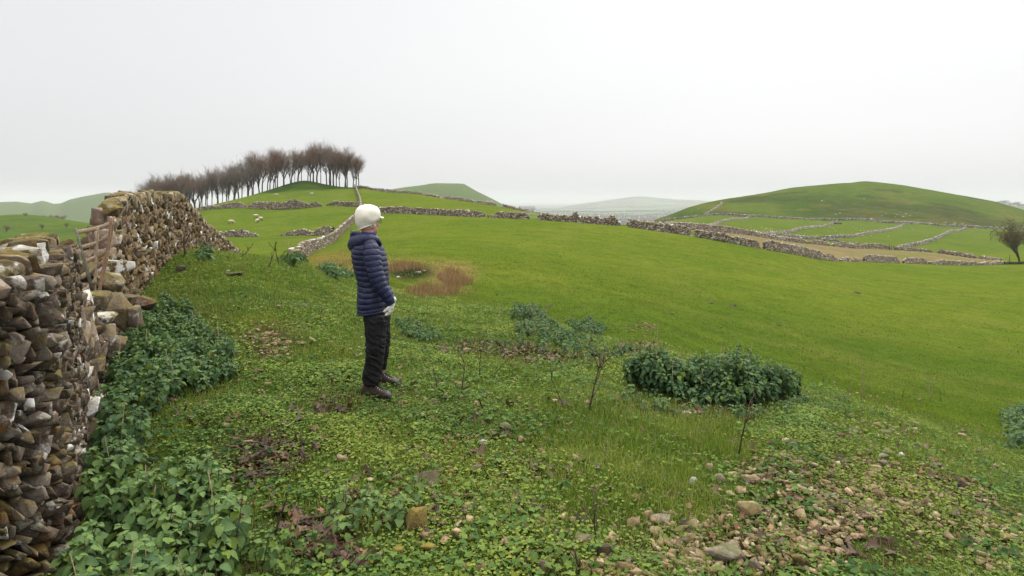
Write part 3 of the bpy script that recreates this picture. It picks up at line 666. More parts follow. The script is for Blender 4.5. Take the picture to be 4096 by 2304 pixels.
# the wall running away uphill to the trees and the ruins of the sheep field
fw('wall running straight uphill from the knoll to the hilltop trees', [(296, 46), (305, 55), (314, 64), (324, 76), (331, 85), (340, 99), (348, 114), (355, 131), (359.5, 155), (361, 178), (360, 198), (358, 220), (355, 262)], [(0, .7), (.03, 1.45), (1, 1.6)], seed=25, stone=(.24, .17), level=2, thick=0.7, mat=M_FARM)
fw('left heap of the lower ruined wall in the sheep field', [(205, 112), (220, 111), (237, 110), (257, 109)], [(0, 1.1), (.2, .8), (.5, 1.3), (.75, 1.5), (.92, .8), (1, .2)], seed=26, cope=0, wob=.3, thick=1.4)
fw('right heaps of the lower ruined wall joining the uphill wall', [(282, 108.3), (300, 107), (316, 105), (333, 103)], [(0, .2), (.2, .9), (.4, 1.5), (.55, .7), (.65, .8), (.72, 1.5), (1, 1.6)], seed=27, cope=0, wob=.3, thick=1.2)
fw('left heaps of the upper ruined wall below the wood', [(190, 181), (210, 180), (226, 179), (246, 178)], [(0, .3), (.2, 1.3), (.4, 1.5), (.5, .9), (.65, 1.9), (.9, 2.0), (1, .3)], seed=28, cope=0, wob=.25, thick=1.6)
fw('massive middle ruin of the upper wall below the mound', [(248, 177), (270, 174), (290, 172.5), (322, 175)], [(0, .5), (.15, 2.2), (.45, 2.4), (.52, 1.7), (.62, 3.4), (.75, 2.6), (.85, 1.0), (.93, 2.0), (1, .3)], seed=29, cope=0, wob=.2, thick=2.6)
fw('right part of the upper ruined wall meeting the uphill wall', [(326, 175.5), (335, 176), (350, 177), (360, 178)], [(0, .3), (.25, 1.7), (1, 1.8)], seed=30, cope=0, wob=.2)
fw('broken ridge wall descending from the hilltop trees', [(356, 262), (385, 256), (415.6, 250), (425, 246)], [(0, 1.2), (.5, 1.4), (.9, 1.2), (1, .3)], seed=31, wob=.3, cope=0, stone=(.4, .3))
fw('ridge wall heaps in front of the flat topped hill', [(425.7, 246), (438, 240), (457, 232), (482, 222), (496, 216)], [(0, 1.2), (.2, 1.1), (.25, .3), (.33, 1.5), (.5, 1.3), (.53, 2.0), (.57, .8), (.65, 1.6), (.7, .9), (.8, 1.6), (.86, .9), (.9, 1.7), (1, 1.2)], seed=32, wob=.2, cope=0, stone=(.4, .3))
fw('low end of the ridge wall sinking towards the misty valley', [(502.7, 212), (518, 205), (532, 198), (547, 190), (562, 180)], [(0, 1.6), (.1, 1.1), (.5, .9), (.6, .4), (1, .4)], seed=33, wob=.3, cope=0, stone=(.4, .3))
# thin wall lines on the hazy hill at the left
def line_wall(label, uvY, h=1.6):
    pts = []
    for u, v, Y in uvY: pts.append(W(u, v, Y))
    return pts

# ------------------------------------------------------------------ boulders in and around the gap
M_BOULD = m_stone('gap_boulder', (0.07, 0.055, 0.038), (0.16, 0.125, 0.075), (0.28, 0.235, 0.175), moss=0.7, moss_col=(0.17, 0.14, 0.022), white=0.3, orange=0.3)
M_PINK = m_stone('cheek_stone', (0.15, 0.11, 0.085), (0.26, 0.20, 0.16), (0.38, 0.31, 0.25), moss=0.25, moss_col=(0.2, 0.13, 0.03), white=0.5, orange=0.6)
def euler_m(rx, ry, rz): return np.array(Matrix.Rotation(rz, 3, 'Z') @ Matrix.Rotation(ry, 3, 'Y') @ Matrix.Rotation(rx, 3, 'X'))
def boulder(label, pos, size, seed, mat, rot=(0, 0, 0), name='boulder', cat='boulder', group=None, lvl=4, tone=0.3, rnd=None):
    V, T = ROCKS[lvl][seed % len(ROCKS[lvl])]
    M = euler_m(*rot) @ np.diag(np.array(size) / 2)
    a = Acc(); a.add(V @ M.T, tris=T, rnd=random.random() if rnd is None else rnd, tone=tone)
    o = link(name, a.mesh(name), mat, None, pos); tag(o, label, cat, group); return o
G = 'boulders piled in the wall gap'
def gb(label, u, v, Y, w, d, h, seed, mat, rot=(0, 0, 0), **k):
    boulder(label, W(u, v, Y), (w, d, h), seed, mat, rot, group=G, **k)
gb('large pinkish end stone standing high in the wall end above the hurdle', 101, 217, 7.1, .20, .28, .20, 1, M_PINK, (0, .2, .3))
gb('rounded yellow capstone on the wall end, beside the pinkish end stone', 111, 210, 7.0, .18, .24, .14, 5, M_COPE, (0, .3, .2))
gb('square orange spotted block behind the slats of the hurdle', 101, 240, 7.05, .27, .3, .26, 3, M_PINK, (0, .05, .2))
gb('small pale block left of the hurdle middle posts', 88, 241, 7.1, .12, .2, .15, 4, M_PINK, (0, 0, .3))
gb('grey wedge stone under the orange spotted block', 97, 256, 7.0, .32, .3, .17, 5, M_PINK, (0, -.15, .1))
gb('dark block low behind the lower slats of the hurdle', 92, 272, 6.9, .46, .3, .26, 6, M_BOULD, (0, .1, 0))
gb('ochre block with a white edge right of the hurdle foot', 114.5, 268, 6.6, .30, .3, .17, 7, M_COPE, (0, .05, .2), tone=0.87)
gb('bulging yellow green boulder under the white edged block', 110.5, 283, 6.35, .27, .3, .23, 0, M_COPE, (0, .2, .4))
gb('mossy wedge of rock at the foot of the hurdle', 99, 300, 5.9, .30, .3, .16, 1, M_COPE, (0, .15, .2))
gb('long leaning olive slab sliding out of the gap', 119, 314, 5.95, .24, .22, .34, 2, M_BOULD, (.5, -.5, .2))
gb('flat tan slab lying on top of the leaning olive slab', 109, 298, 6.1, .28, .26, .11, 3, M_BOULD, (.2, .15, .1))
gb('white speckled oval boulder under the mossy wedge', 103, 318, 5.6, .19, .2, .10, 4, M_BOULD, (0, .1, 0), tone=.86)
gb('dark triangular boulder half sunk in the nettles below the gap', 113, 346, 5.6, .19, .22, .19, 5, M_NEAR, (.2, .3, .5))
gb('brown boulder above the dark triangular one', 107, 333, 5.65, .18, .2, .13, 6, M_NEAR, (.1, .3, .2))
gb('mossy green boulder right of the leaning slab', 129, 302, 6.3, .17, .2, .15, 7, M_BOULD, (.1, .2, .3))
gb('purple grey boulder at the right end of the gap rubble', 143, 303, 6.4, .20, .2, .15, 0, M_NEAR, (.1, .1, .9))
gb('upright grey stone standing in front of the gap rubble', 135, 316, 6.0, .13, .16, .2, 1, M_NEAR, (.1, .1, .2))
# low rubble core filling the gap so the near and far walls join
pG = path_uY([(82, 4.3), (90, 5.0), (98, 5.7), (106, 6.3), (112, 6.9)], 0.1, 0.3)
pG = shift_left(pG, 0.2)
build_wall('stone_rubble', 'low rubble filling the breach between the two near walls', pG, Hprof([(0, 1.05), (.25, .75), (.6, .55), (1, .8)], .12, 9, .2), .62, (0.15, 0.12), 3, M_NEAR, None, top_thick=0.4, lean=0.7, cat='rubble', white=0.08, deep=.26, ragged=.9)

# ------------------------------------------------------------------ the wooden hurdle propped in the gap
M_WOODG = m_plain('grey_pole_wood', (0.12, 0.11, 0.085), .9, .4, 40, .5, .003); M_WOODT = m_plain('tan_slat_wood', (0.36, 0.27, 0.18), .9, .35, 60, .5, .003); M_WOODR = m_plain('reddish_post_wood', (0.24, 0.15, 0.095), .9, .35, 60, .5, .003)
HO = W(95, 295, 6.2)
hroot = empty('wooden_hurdle', tuple(HO)); tag(hroot, 'broken wooden hurdle of bent slats propped in the wall gap', 'hurdle')
def plank(name, pts, wv, tk, mat):
    """flat bent board: pts (u, v, Y), wv board width, tk thickness"""
    P = np.array([W(*q) for q in pts]) - HO; n = 14; d = np.r_[0, np.cumsum(np.linalg.norm(np.diff(P, axis=0), axis=1))]; S = np.linspace(0, d[-1], n); C = np.stack([np.interp(S, d, P[:, i]) for i in range(3)], 1)
    for _ in range(2): C[1:-1] = (C[:-2] + 2 * C[1:-1] + C[2:]) / 4
    T = np.gradient(C, axis=0); T /= np.linalg.norm(T, axis=1)[:, None]; Nn = np.array([0.25, -1, 0.0]) / 1.03; A = np.cross(T, Nn); A /= np.linalg.norm(A, axis=1)[:, None]; B = np.cross(A, T)
    wj = wv * (1 + .08 * RNG.normal(size=n)) / 2
    V = np.concatenate([(C + A * (wj * a_)[:, None] + B * (tk / 2 * b_))[:, None] for a_, b_ in ((-1, -1), (1, -1), (1, 1), (-1, 1))], 1).reshape(-1, 3)
    i = np.arange(n - 1)[:, None] * 4; j = np.arange(4)[None]; Q = np.stack([i + j, i + (j + 1) % 4, i + 4 + (j + 1) % 4, i + 4 + j], -1).reshape(-1, 4); Q = np.concatenate([Q, [[3, 2, 1, 0], [n * 4 - 4, n * 4 - 3, n * 4 - 2, n * 4 - 1]]])
    return link(name, make_mesh(name, V, quads=Q), mat, hroot)
V, Q, t = tube(np.array([W(75.6, 228.5, 6.12), W(80.5, 247, 6.1), W(86.5, 269, 6.08), W(92.8, 290.5, 6.1)]) - HO, [.010, .014, .016, .017], 8)
link('pole', make_mesh('pole', V, t, Q, True), M_WOODG, hroot)
for pts in ([(77.3, 231.9, 6.22), (87, 230.6, 6.26), (96.4, 228.6, 6.27), (105, 226, 6.24), (112.3, 222.6, 6.2)], [(75.7, 248.7, 6.22), (86, 246.2, 6.25), (96.4, 243.5, 6.27), (103, 240, 6.24), (109.8, 234.6, 6.18)],
            [(77.3, 264.8, 6.22), (86, 261.4, 6.25), (95.1, 258, 6.27), (102, 254.6, 6.24), (106.8, 250, 6.2)], [(80.6, 277.6, 6.22), (87, 273.6, 6.25), (94.7, 268.8, 6.27), (102.2, 263, 6.24), (107, 257.6, 6.2)], [(81.5, 293, 6.22), (86, 289.5, 6.24), (91.4, 285.2, 6.25), (99, 277, 6.22)]):
    plank('slat', pts, .044, .009, M_WOODT)
plank('upright', [(96.0, 231.5, 6.31), (94.6, 262, 6.31), (95.0, 295, 6.26)], .013, .02, M_WOODT); plank('upright', [(98.3, 225.8, 6.22), (96.6, 260, 6.22), (95.8, 295.3, 6.2)], .016, .02, M_WOODT)
plank('upright', [(111.8, 217.2, 6.16), (109.4, 233, 6.16), (106.3, 254.7, 6.16), (102.2, 272, 6.16), (98.9, 295, 6.14)], .020, .022, M_WOODR); plank('upright', [(114, 216.4, 6.24), (111, 238, 6.24), (107.4, 258, 6.22), (103.4, 275, 6.22), (100.4, 292, 6.2)], .016, .02, M_WOODR)
M_WIRE = m_plain('rusty_wire', (0.06, 0.045, 0.04), .7)
a = Acc(); V, Q, t = tube([W(93, 233, 6.5), W(95.5, 228, 6.45), W(99, 225, 6.45), (W(104, 223.2, 6.4)), W(109, 223, 6.4), W(114, 224.5, 6.4), W(121, 214, 6.6), W(128, 203, 7.4), W(133, 196, 8.6)], .0035, 5); a.add(V, t, Q)
for q in range(8): 
    t_ = np.linspace(0, 1, 9)[q]; c = W(93 + 40 * t_, np.interp(93 + 40 * t_, [93, 95.5, 99, 104, 109, 114, 121, 128, 133], [233, 228, 225, 223.2, 223, 224.5, 214, 203, 196]), np.interp(93 + 40 * t_, [93, 109, 121, 128, 133], [6.5, 6.4, 6.6, 7.4, 8.6])); V, Q, t = tube([c + [-.012, 0, -.014], c + [.012, 0, .014]], .0025, 4); a.add(V, t, Q)
tag(link('barbed_wire', a.mesh('barbed_wire'), M_WIRE), 'rusty barbed wire trailing over the wall end above the hurdle', 'wire')

# ------------------------------------------------------------------ ground cover scattered on the knoll
M_CLOVER = m_leaf('clover_leaf', [(0.0, (0.028, 0.070, 0.022)), (0.4, (0.100, 0.172, 0.042)), (0.8, (0.190, 0.262, 0.050)), (1.0, (0.27, 0.31, 0.058))], 0.38, 0.7, spec=0.08)
M_GRASS = m_leaf('grass_blade', [(0.0, (0.055, 0.108, 0.018)), (0.5, (0.165, 0.225, 0.036)), (0.85, (0.28, 0.32, 0.058)), (1.0, (0.40, 0.34, 0.16))], 0.5, 0.7, spec=0.08)
M_NETTLE = m_leaf('nettle_leaf', [(0.0, (0.018, 0.046, 0.022)), (0.5, (0.056, 0.108, 0.040)), (1.0, (0.13, 0.20, 0.060))], 0.28, 0.6, spec=0.12, tone_col=(0.14, 0.19, 0.02))
M_STALK = m_plain('dead_stalk', (0.07, 0.045, 0.03), 0.9, 0.5, 60)
M_PALESTALK = m_plain('straw_stalk', (0.22, 0.16, 0.09), 0.9, 0.4, 60)
M_LITTER = m_leaf('dead_leaf', [(0.0, (0.030, 0.015, 0.010)), (0.6, (0.085, 0.042, 0.024)), (0.9, (0.17, 0.085, 0.04)), (1.0, (0.25, 0.13, 0.05))], 0.1, 0.6, tone_col=(0.04, 0.02, 0.014))
M_REED = m_leaf('dead_reed', [(0.0, (0.10, 0.045, 0.020)), (0.5, (0.22, 0.120, 0.060)), (1.0, (0.38, 0.24, 0.13))], 0.2, 0.8)

th6 = np.arange(6) * np.pi / 3
DISC = (np.concatenate([[[0, 0, -0.12]], np.stack([np.cos(th6), np.sin(th6) * 0.9, 0.06 * np.cos(3 * th6)], 1)]), np.array([[0, 1 + i, 1 + (i + 1) % 6] for i in range(6)]))
BLADE = (np.array([[-.5, 0, 0], [.5, 0, 0], [-.42, .06, .5], [.42, .06, .5], [0, .32, 1.0]]), np.array([[0, 1, 3], [0, 3, 2], [2, 3, 4]]))

def sample_knoll(n, y0=1.75, y1=17.5, pw=0.55, u0=-60, u1=1240):
    a = RNG.random(n); e = 1 - pw
    Y = (y0 ** e + a * (y1 ** e - y0 ** e)) ** (1 / e)
    u = RNG.uniform(u0, u1, n); X = (u - 512) / F * Y; z = zt(X, Y)
    return u, Y, X, z, HV - F * z / Y
_wallx = lambda Y: np.interp(Y, [1.5, 2.62, 2.8, 3.5, 4.3, 5.1, 6.3, 7.6, 10, 12.5, 16, 19.5, 24], [-3, -2.1, -1.93, -2.36, -2.86, -3.28, -3.98, -4.68, -5.8, -6.83, -8.05, -9.02, -10.1])
def grassy(u, v, X, Y):
    g = 0.50 + 0.55 * fbm(P3(X, Y), 0.9, 61)
    for cu, cv, ru, rv, a in ((650, 460, 110, 60, .75), (240, 285, 90, 35, .5), (960, 430, 110, 45, .9), (560, 400, 60, 14, .6), (200, 440, 60, 30, .25), (480, 470, 60, 40, .1), (330, 345, 60, 20, .3)):
        g = g + a * blob(u, v, cu, cv, ru, rv, .5)
    return np.clip(g, 0.04, 1)

def clover(n):
    u, Y, X, z, v = sample_knoll(n)
    g = grassy(u, v, X, Y); s = soil_at(u, v)
    patch = fbm(P3(X, Y), 0.28, 71, 2)
    keep = (RNG.random(n) < (1 - 0.75 * g) * (1 - 0.82 * s)) & (RNG.random(n) < 0.35 + 0.9 * (patch + .45)) & (RNG.random(n) < knoll(u, Y)) & (X > _wallx(Y) + 0.02)
    u, Y, X, z, v, patch, g = (a[keep] for a in (u, Y, X, z, v, patch, g)); N = len(X)
    k = 1 + Y / 9
    r = RNG.uniform(0.0035, 0.0088, N) * k
    h = RNG.uniform(0.0, 0.04, N) * (0.6 + 0.7 * (patch + .5))
    M = rotmats(RNG.uniform(0, 6.28, N), np.abs(RNG.normal(0, 0.5, N)), RNG.uniform(0, 6.28, N)) * r[:, None, None]
    big = fbm(P3(X, Y), 1.3, 81)
    rnd = np.clip(0.46 + 0.19 * RNG.normal(size=N) + 0.55 * big + h * 6 - .1, 0, 1)
    tone = np.where(RNG.random(N) < 0.03, RNG.uniform(0.4, 1, N), np.clip(0.30 * fbm(P3(X, Y), 2.2, 91) + 0.12 * (Y > 4) , 0, .5))
    a = Acc(); a.inst(DISC[0], DISC[1], M, np.stack([X, Y, z + h - 0.004], 1), rnd, tone)
    return a, N
a, _n1 = clover(870000)
tag(link('clover', a.mesh('clover'), M_CLOVER), 'low clover and leafy weeds carpeting the knoll', kind='stuff')

# broader lobed weed leaves growing in loose patches
def broad(n):
    u, Y, X, z, v = sample_knoll(n, 1.75, 15, .6)
    pt = fbm(P3(X, Y), 0.55, 171, 3); s = soil_at(u, v)
    keep = (pt > 0.02) & (RNG.random(n) < 1 - .6 * grassy(u, v, X, Y)) & (RNG.random(n) < 1 - .6 * s) & (RNG.random(n) < knoll(u, Y)) & (X > _wallx(Y) + .05)
    u, Y, X, z, v, pt = (q[keep] for q in (u, Y, X, z, v, pt)); N = len(X)
    out = []
    for i in range(10):
        an = i / 10 * 2 * math.pi; rr = 1.0 if i % 2 == 0 else 0.66; out.append([rr * math.cos(an), rr * math.sin(an), 0.16 * math.cos(3 * an)])
    V = np.array([[0, 0, -0.12]] + out); T = np.array([[0, 1 + i, 1 + (i + 1) % 10] for i in range(10)])
    r = RNG.uniform(.009, .021, N) * (1 + Y / 14); h = RNG.uniform(.012, .055, N)
    M = rotmats(RNG.uniform(0, 6.28, N), np.abs(RNG.normal(0, .42, N)), RNG.uniform(0, 6.28, N)) * r[:, None, None]
    kind = fbm(P3(X, Y), 1.1, 181)
    a = Acc(); a.inst(V, T, M, np.stack([X, Y, z + h], 1), np.clip(.32 + .16 * RNG.normal(size=N) + .55 * kind + h * 3 - .1, 0, 1), np.where(RNG.random(N) < .04, .8, np.clip(kind * .5, 0, .4))); return a
a = broad(68000)
tag(link('broad_leaf_weeds', a.mesh('broad_leaf_weeds'), M_CLOVER), 'patches of broader lobed weed leaves among the clover', kind='stuff')

def grass(n, y0, y1, pw, L, wd, maskf, dens=1.0):
    u, Y, X, z, v = sample_knoll(n, y0, y1, pw)
    keep = maskf(u, Y, X, v) & (X > _wallx(Y) + 0.02)
    u, Y, X, z, v = (a_[keep] for a_ in (u, Y, X, z, v)); N = len(X)
    k = 1 + Y / 12
    l = RNG.uniform(L[0], L[1], N) * (0.65 + 0.6 * (fbm(P3(X, Y), .5, 65) + .5)) * (1 + .6 * blob(u, v, 640, 460, 100, 60)) * k ** .7; w = RNG.uniform(*wd, N) * k
    M = rotmats(RNG.uniform(0, 6.28, N), np.abs(RNG.normal(0.1, 0.5, N)), RNG.uniform(0, 6.28, N)) @ (np.eye(3)[None] * np.stack([w, l, l], 1)[:, None, :])
    rnd = np.clip(0.45 + 0.32 * RNG.normal(size=N) + 0.5 * fbm(P3(X, Y), .7, 67), 0, 0.93); rnd = np.where(RNG.random(N) < 0.05, 1.0, rnd)
    a = Acc(); a.inst(BLADE[0], BLADE[1], M, np.stack([X, Y, z - 0.004], 1), rnd, np.clip(0.35 * fbm(P3(X, Y), 2.5, 68) + 0.05, 0, .5)); return a
a = grass(710000, 1.75, 17.5, 0.5, (0.018, 0.055), (0.0020, 0.0038), lambda u, Y, X, v: (RNG.random(len(u)) < grassy(u, v, X, Y) * (1 - .7 * soil_at(u, v))) & (RNG.random(len(u)) < knoll(u, Y)))
tag(link('grass', a.mesh('grass'), M_GRASS), 'fine green grass growing through the clover on the knoll', kind='stuff')
a = grass(290000, 8.0, 62, 0.75, (0.014, 0.034), (0.004, 0.008), lambda u, Y, X, v: (RNG.random(len(u)) > knoll(u, Y)) & (RNG.random(len(u)) > sstep(22, 60, Y)) & (RNG.random(len(u)) < 0.25 + 1.1 * np.clip(fbm(P3(X, Y), 1.4, 66) + .35, 0, 1)))
M_PGRASS = m_leaf('pasture_blade', [(0.0, (0.060, 0.10, 0.009)), (0.5, (0.105, 0.150, 0.013)), (0.9, (0.155, 0.185, 0.018)), (1.0, (0.20, 0.17, 0.06))], 0.45, 0.7)
tag(link('pasture_grass', a.mesh('pasture_grass'), M_PGRASS), 'short cropped grass of the pasture below the knoll', kind='stuff')

# ---- nettles
def nettle_leaf(n=6):
    V = []; fold = 0.32
    for i in range(n + 1):
        t = i / n; w = 0.40 * math.sin(math.pi * min(1, t * 0.93 + 0.07)) ** 0.75 * (1 - t) ** 0.42 * 1.25
        if i == n: w = 0
        z = -0.30 * t * t; y = t
        tooth = 0.055 if 0 < i < n else 0
        V += [[-w - tooth, y + (0.05 if tooth else 0), z + w * fold], [0, y, z], [w + tooth, y + (0.05 if tooth else 0), z + w * fold]]
    V2 = []; Fc = []
    # saw-toothed edge: between two rows insert a notch
    rows = np.array(V).reshape(-1, 3, 3); pts = []; idx = lambda i, k: i * 5 + k
    for i in range(n + 1):
        L, Mi, R = rows[i]
        if i < n:
            Ln = (rows[i][0] + rows[i + 1][0]) / 2; Ln[0] *= 0.84; Rn = (rows[i][2] + rows[i + 1][2]) / 2; Rn[0] *= 0.84
        else: Ln, Rn = L, R
        pts += [L, Mi, R, Ln, Rn]
    for i in range(n):
        Fc += [[idx(i, 0), idx(i, 1), idx(i, 3)], [idx(i, 3), idx(i, 1), idx(i + 1, 1)], [idx(i, 3), idx(i + 1, 1), idx(i + 1, 0)],
               [idx(i, 1), idx(i, 2), idx(i, 4)], [idx(i, 1), idx(i, 4), idx(i + 1, 1)], [idx(i, 4), idx(i + 1, 2), idx(i + 1, 1)]]
    return np.array(pts), np.array(Fc)
NL = nettle_leaf(6); NLS = nettle_leaf(3)
def nettle_plants(P, Hs, size, leafmesh, rnd0=0.5, tonef=None, levels=6, nstalk=0.1):
    """P (N,3) plant feet, Hs heights"""
    a = Acc(); st = Acc(); N = len(P)
    lean = RNG.normal(0, 0.14, (N, 2)); yaw0 = RNG.uniform(0, 6.28, N); pr = RNG.normal(0, 0.12, N)
    for L in range(levels):
        t = 1 - L * (0.62 / levels) * RNG.uniform(0.85, 1.15, N) if L else np.ones(N)
        for k in range(2 if L else 4):
            yaw = yaw0 + L * 1.571 + k * (np.pi if L else 1.571) + RNG.normal(0, 0.25, N)
            s = size * (0.55 if L == 0 else min(1.0, 0.62 + 0.2 * L)) * RNG.uniform(0.75, 1.25, N)
            h = Hs * t
            base = P + np.stack([lean[:, 0] * h, lean[:, 1] * h, h], 1)
            droop = (0.0 if L == 0 else 0.28 + 0.06 * L) + RNG.normal(0, 0.25, N)
            # leaf points along local +y; pitch about local x then yaw
            cp, sp = np.cos(-droop), np.sin(-droop); Rx = np.zeros((N, 3, 3)); Rx[:, 0, 0] = 1; Rx[:, 1, 1] = cp; Rx[:, 1, 2] = -sp; Rx[:, 2, 1] = sp; Rx[:, 2, 2] = cp
            ro = RNG.normal(0, .3, N); cr_, sr_ = np.cos(ro), np.sin(ro); Ry = np.zeros((N, 3, 3)); Ry[:, 1, 1] = 1; Ry[:, 0, 0] = cr_; Ry[:, 0, 2] = sr_; Ry[:, 2, 0] = -sr_; Ry[:, 2, 2] = cr_
            Rz = rotmats(yaw, 0, 0)
            M = Rz @ Rx @ Ry * s[:, None, None]
            dirn = np.einsum('nij,j->ni', Rz, np.array([0, 1.0, 0]))
            T = base + dirn * (s * (0.12 if L == 0 else 0.35))[:, None]
            rnd = np.clip(rnd0 + pr + RNG.normal(0, 0.16, N) - 0.035 * L + 0.1, 0, 1)
            tn = np.clip((tonef if tonef is not None else 0) + (RNG.random(N) < 0.05) * 0.7, 0, 1)
            a.inst(leafmesh[0], leafmesh[1], M, T, rnd, tn)
    for i in range(N):
        h = Hs[i]; V, Q, tr = tube([P[i], P[i] + [lean[i, 0] * h * .5, lean[i, 1] * h * .5, h * .5], P[i] + [lean[i, 0] * h, lean[i, 1] * h, h]], [0.0028, 0.0024, 0.0016], 4, False)
        st.add(V, quads=Q, rnd=0.3)
    return a, st
def bed(name, label, poly, dens, hgt, size, leafmesh=NL, levels=6, rnd0=0.5, tone=0.0, dead=0, hfun=None, cat='nettle bed', clump=0.5, grp=None):
    """poly: outline in picture position of the plants' feet, spread as plants over the real ground"""
    C_ = np.array([hit(u, v)[:2] for u, v in poly]); lo, hi = C_.min(0), C_.max(0)
    A = (hi[0] - lo[0]) * (hi[1] - lo[1]); n = int(A * dens)
    X = RNG.uniform(lo[0], hi[0], n); Y = RNG.uniform(lo[1], hi[1], n)
    m = poly_mask(X, Y, [tuple(c) for c in C_]) & (RNG.random(n) < 1 - clump + clump * 2 * np.clip(fbm(P3(X, Y), .5, 33) + .5, 0, 1)) & (X > _wallx(Y) + 0.05)
    X, Y = X[m], Y[m]; N = len(X)
    P = np.stack([X, Y, zt(X, Y)], 1)
    Hs = RNG.uniform(hgt[0], hgt[1], N) * (0.8 + 0.5 * (fbm(P3(X, Y), .4, 35) + .3))
    if hfun is not None: Hs = Hs * hfun(X, Y)
    a, st = nettle_plants(P, Hs, size, leafmesh, rnd0, np.clip(tone + 0.25 * fbm(P3(X, Y), .7, 37), 0, 1) if tone >= 0 else 0, levels)
    c = np.array([X.mean(), Y.mean(), 0]); c[2] = float(zt(c[0], c[1]))
    root = link(name, a.mesh(name, origin=c), M_NETTLE, None, c); tag(root, label, cat, grp, 'thing')
    link('stem', st.mesh('stem', origin=c), M_STALK, root)['kind'] = 'stuff'
    if dead:
        d_ = Acc()
        for _ in range(dead):
            i = random.randrange(N); h = Hs[i] * random.uniform(1.0, 1.5); L2 = np.array([random.gauss(0, .12), random.gauss(0, .12)])
            V, Q, tr = tube([P[i], P[i] + [L2[0] * h * .5, L2[1] * h * .5, h * .55], P[i] + [L2[0] * h, L2[1] * h, h]], [0.004, 0.0035, 0.002], 4)
            d_.add(V, tr, Q)
        link('dead_stem', d_.mesh('dead_stem', origin=c), M_PALESTALK, root)['kind'] = 'stuff'
    return root
bed('nettle_clump', 'dense pale green nettle bed filling the bottom left corner', [(70, 530), (120, 517), (170, 505), (205, 508), (232, 530), (236, 565), (220, 640), (60, 660)], 300, (0.15, 0.27), 0.052, dead=14, rnd0=0.72, levels=7)
bed('nettle_clump', 'long dark nettle bed climbing beside the near wall towards the gap', [(76, 520), (135, 495), (143, 462), (140, 436), (150, 420), (185, 402), (232, 383), (234, 356), (215, 345), (192, 318), (165, 308), (138, 325), (121, 356), (110, 392), (100, 430), (82, 480)], 190, (0.10, 0.26), 0.047, dead=26, rnd0=0.45, levels=6)
bed('nettle_clump', 'small yellowish nettle tuft behind the mossy yellow block', [(322, 510), (345, 498), (372, 495), (412, 505), (426, 522), (405, 548), (352, 552), (322, 530)], 100, (0.06, 0.17), 0.046, dead=3, rnd0=0.75, levels=4, tone=0.18, clump=.9)
bed('nettle_clump', 'thin nettle sprouts among dead leaves right of the corner nettle bed', [(238, 545), (286, 535), (296, 562), (270, 590), (236, 590)], 90, (0.06, 0.15), 0.042, rnd0=0.62, levels=4, clump=.9)
def dome(X, Y, c=hit(712, 400), rx=1.02, ry=0.55):
    e = np.sqrt(((X - c[0]) / rx) ** 2 + ((Y - c[1] - 0.25) / ry) ** 2); return np.clip(1.2 - 0.62 * e ** 2, 0.38, 1.2) * (1 - .28 * np.exp(-((X - c[0] + .22) / .16) ** 2)) * (1 + .16 * sstep(-.1, .3, X - c[0]))
bed('nettle_clump', 'big rounded dark nettle clump right of centre with straw stems', [(625, 388), (640, 382), (680, 377), (740, 374), (786, 382), (800, 396), (780, 406), (735, 410), (690, 406), (650, 396)], 260, (0.34, 0.50), 0.054, dead=34, hfun=dome, rnd0=0.42, levels=10, clump=.6)
bed('nettle_clump', 'fringe of young nettles creeping out in front of the big rounded clump', [(612, 396), (640, 392), (700, 404), (770, 402), (806, 396), (812, 410), (760, 424), (690, 422), (640, 412)], 45, (0.05, 0.14), 0.045, NLS, levels=3, rnd0=0.5, clump=.95)
bed('nettle_clump', 'low bluish nettle patch on the slope beyond the dead leaves', [(514, 326), (545, 322), (560, 332), (600, 344), (634, 352), (620, 358), (580, 358), (545, 354), (520, 347)], 95, (0.05, 0.18), 0.058, NLS, levels=4, dead=60, rnd0=0.36, clump=.9)
bed('nettle_clump', 'smaller nettle patch higher on the slope, right of the low bluish one', [(567, 324), (590, 322), (606, 330), (600, 336), (576, 332)], 80, (0.08, 0.2), 0.06, NLS, levels=4, dead=14, rnd0=0.36)
bed('nettle_clump', 'farthest nettle tuft at the left top of the slope patch', [(512, 314), (535, 312), (550, 318), (530, 324), (514, 322)], 60, (0.12, 0.26), 0.07, NLS, levels=4, dead=14, rnd0=0.30)
bed('nettle_clump', 'scattered nettles just right of the standing person', [(392, 322), (420, 320), (440, 333), (436, 345), (400, 338)], 70, (0.04, 0.14), 0.055, NLS, levels=4, rnd0=0.36, clump=1)
bed('nettle_clump', 'nettles at the near end of the uphill wall', [(284, 266), (308, 263), (318, 268), (300, 272)], 12, (0.15, 0.3), 0.12, NLS, levels=4, rnd0=0.3)
bed('nettle_clump', 'nettles on the crest between the wall end and the person', [(318, 272), (342, 268), (352, 278), (335, 282)], 14, (0.15, 0.3), 0.12, NLS, levels=4, rnd0=0.3)
bed('nettle_clump', 'lone dark nettle tuft on the crest beside the dead stump', [(199, 256), (213, 254), (214, 262), (201, 262)], 30, (0.12, 0.25), 0.1, NLS, levels=4, rnd0=0.3)
bed('nettle_clump', 'scrubby nettle growth at the right edge of the picture', [(1002, 415), (1030, 405), (1040, 450), (1012, 452)], 30, (0.1, 0.25), 0.08, NLS, levels=4, rnd0=0.35, clump=.9)

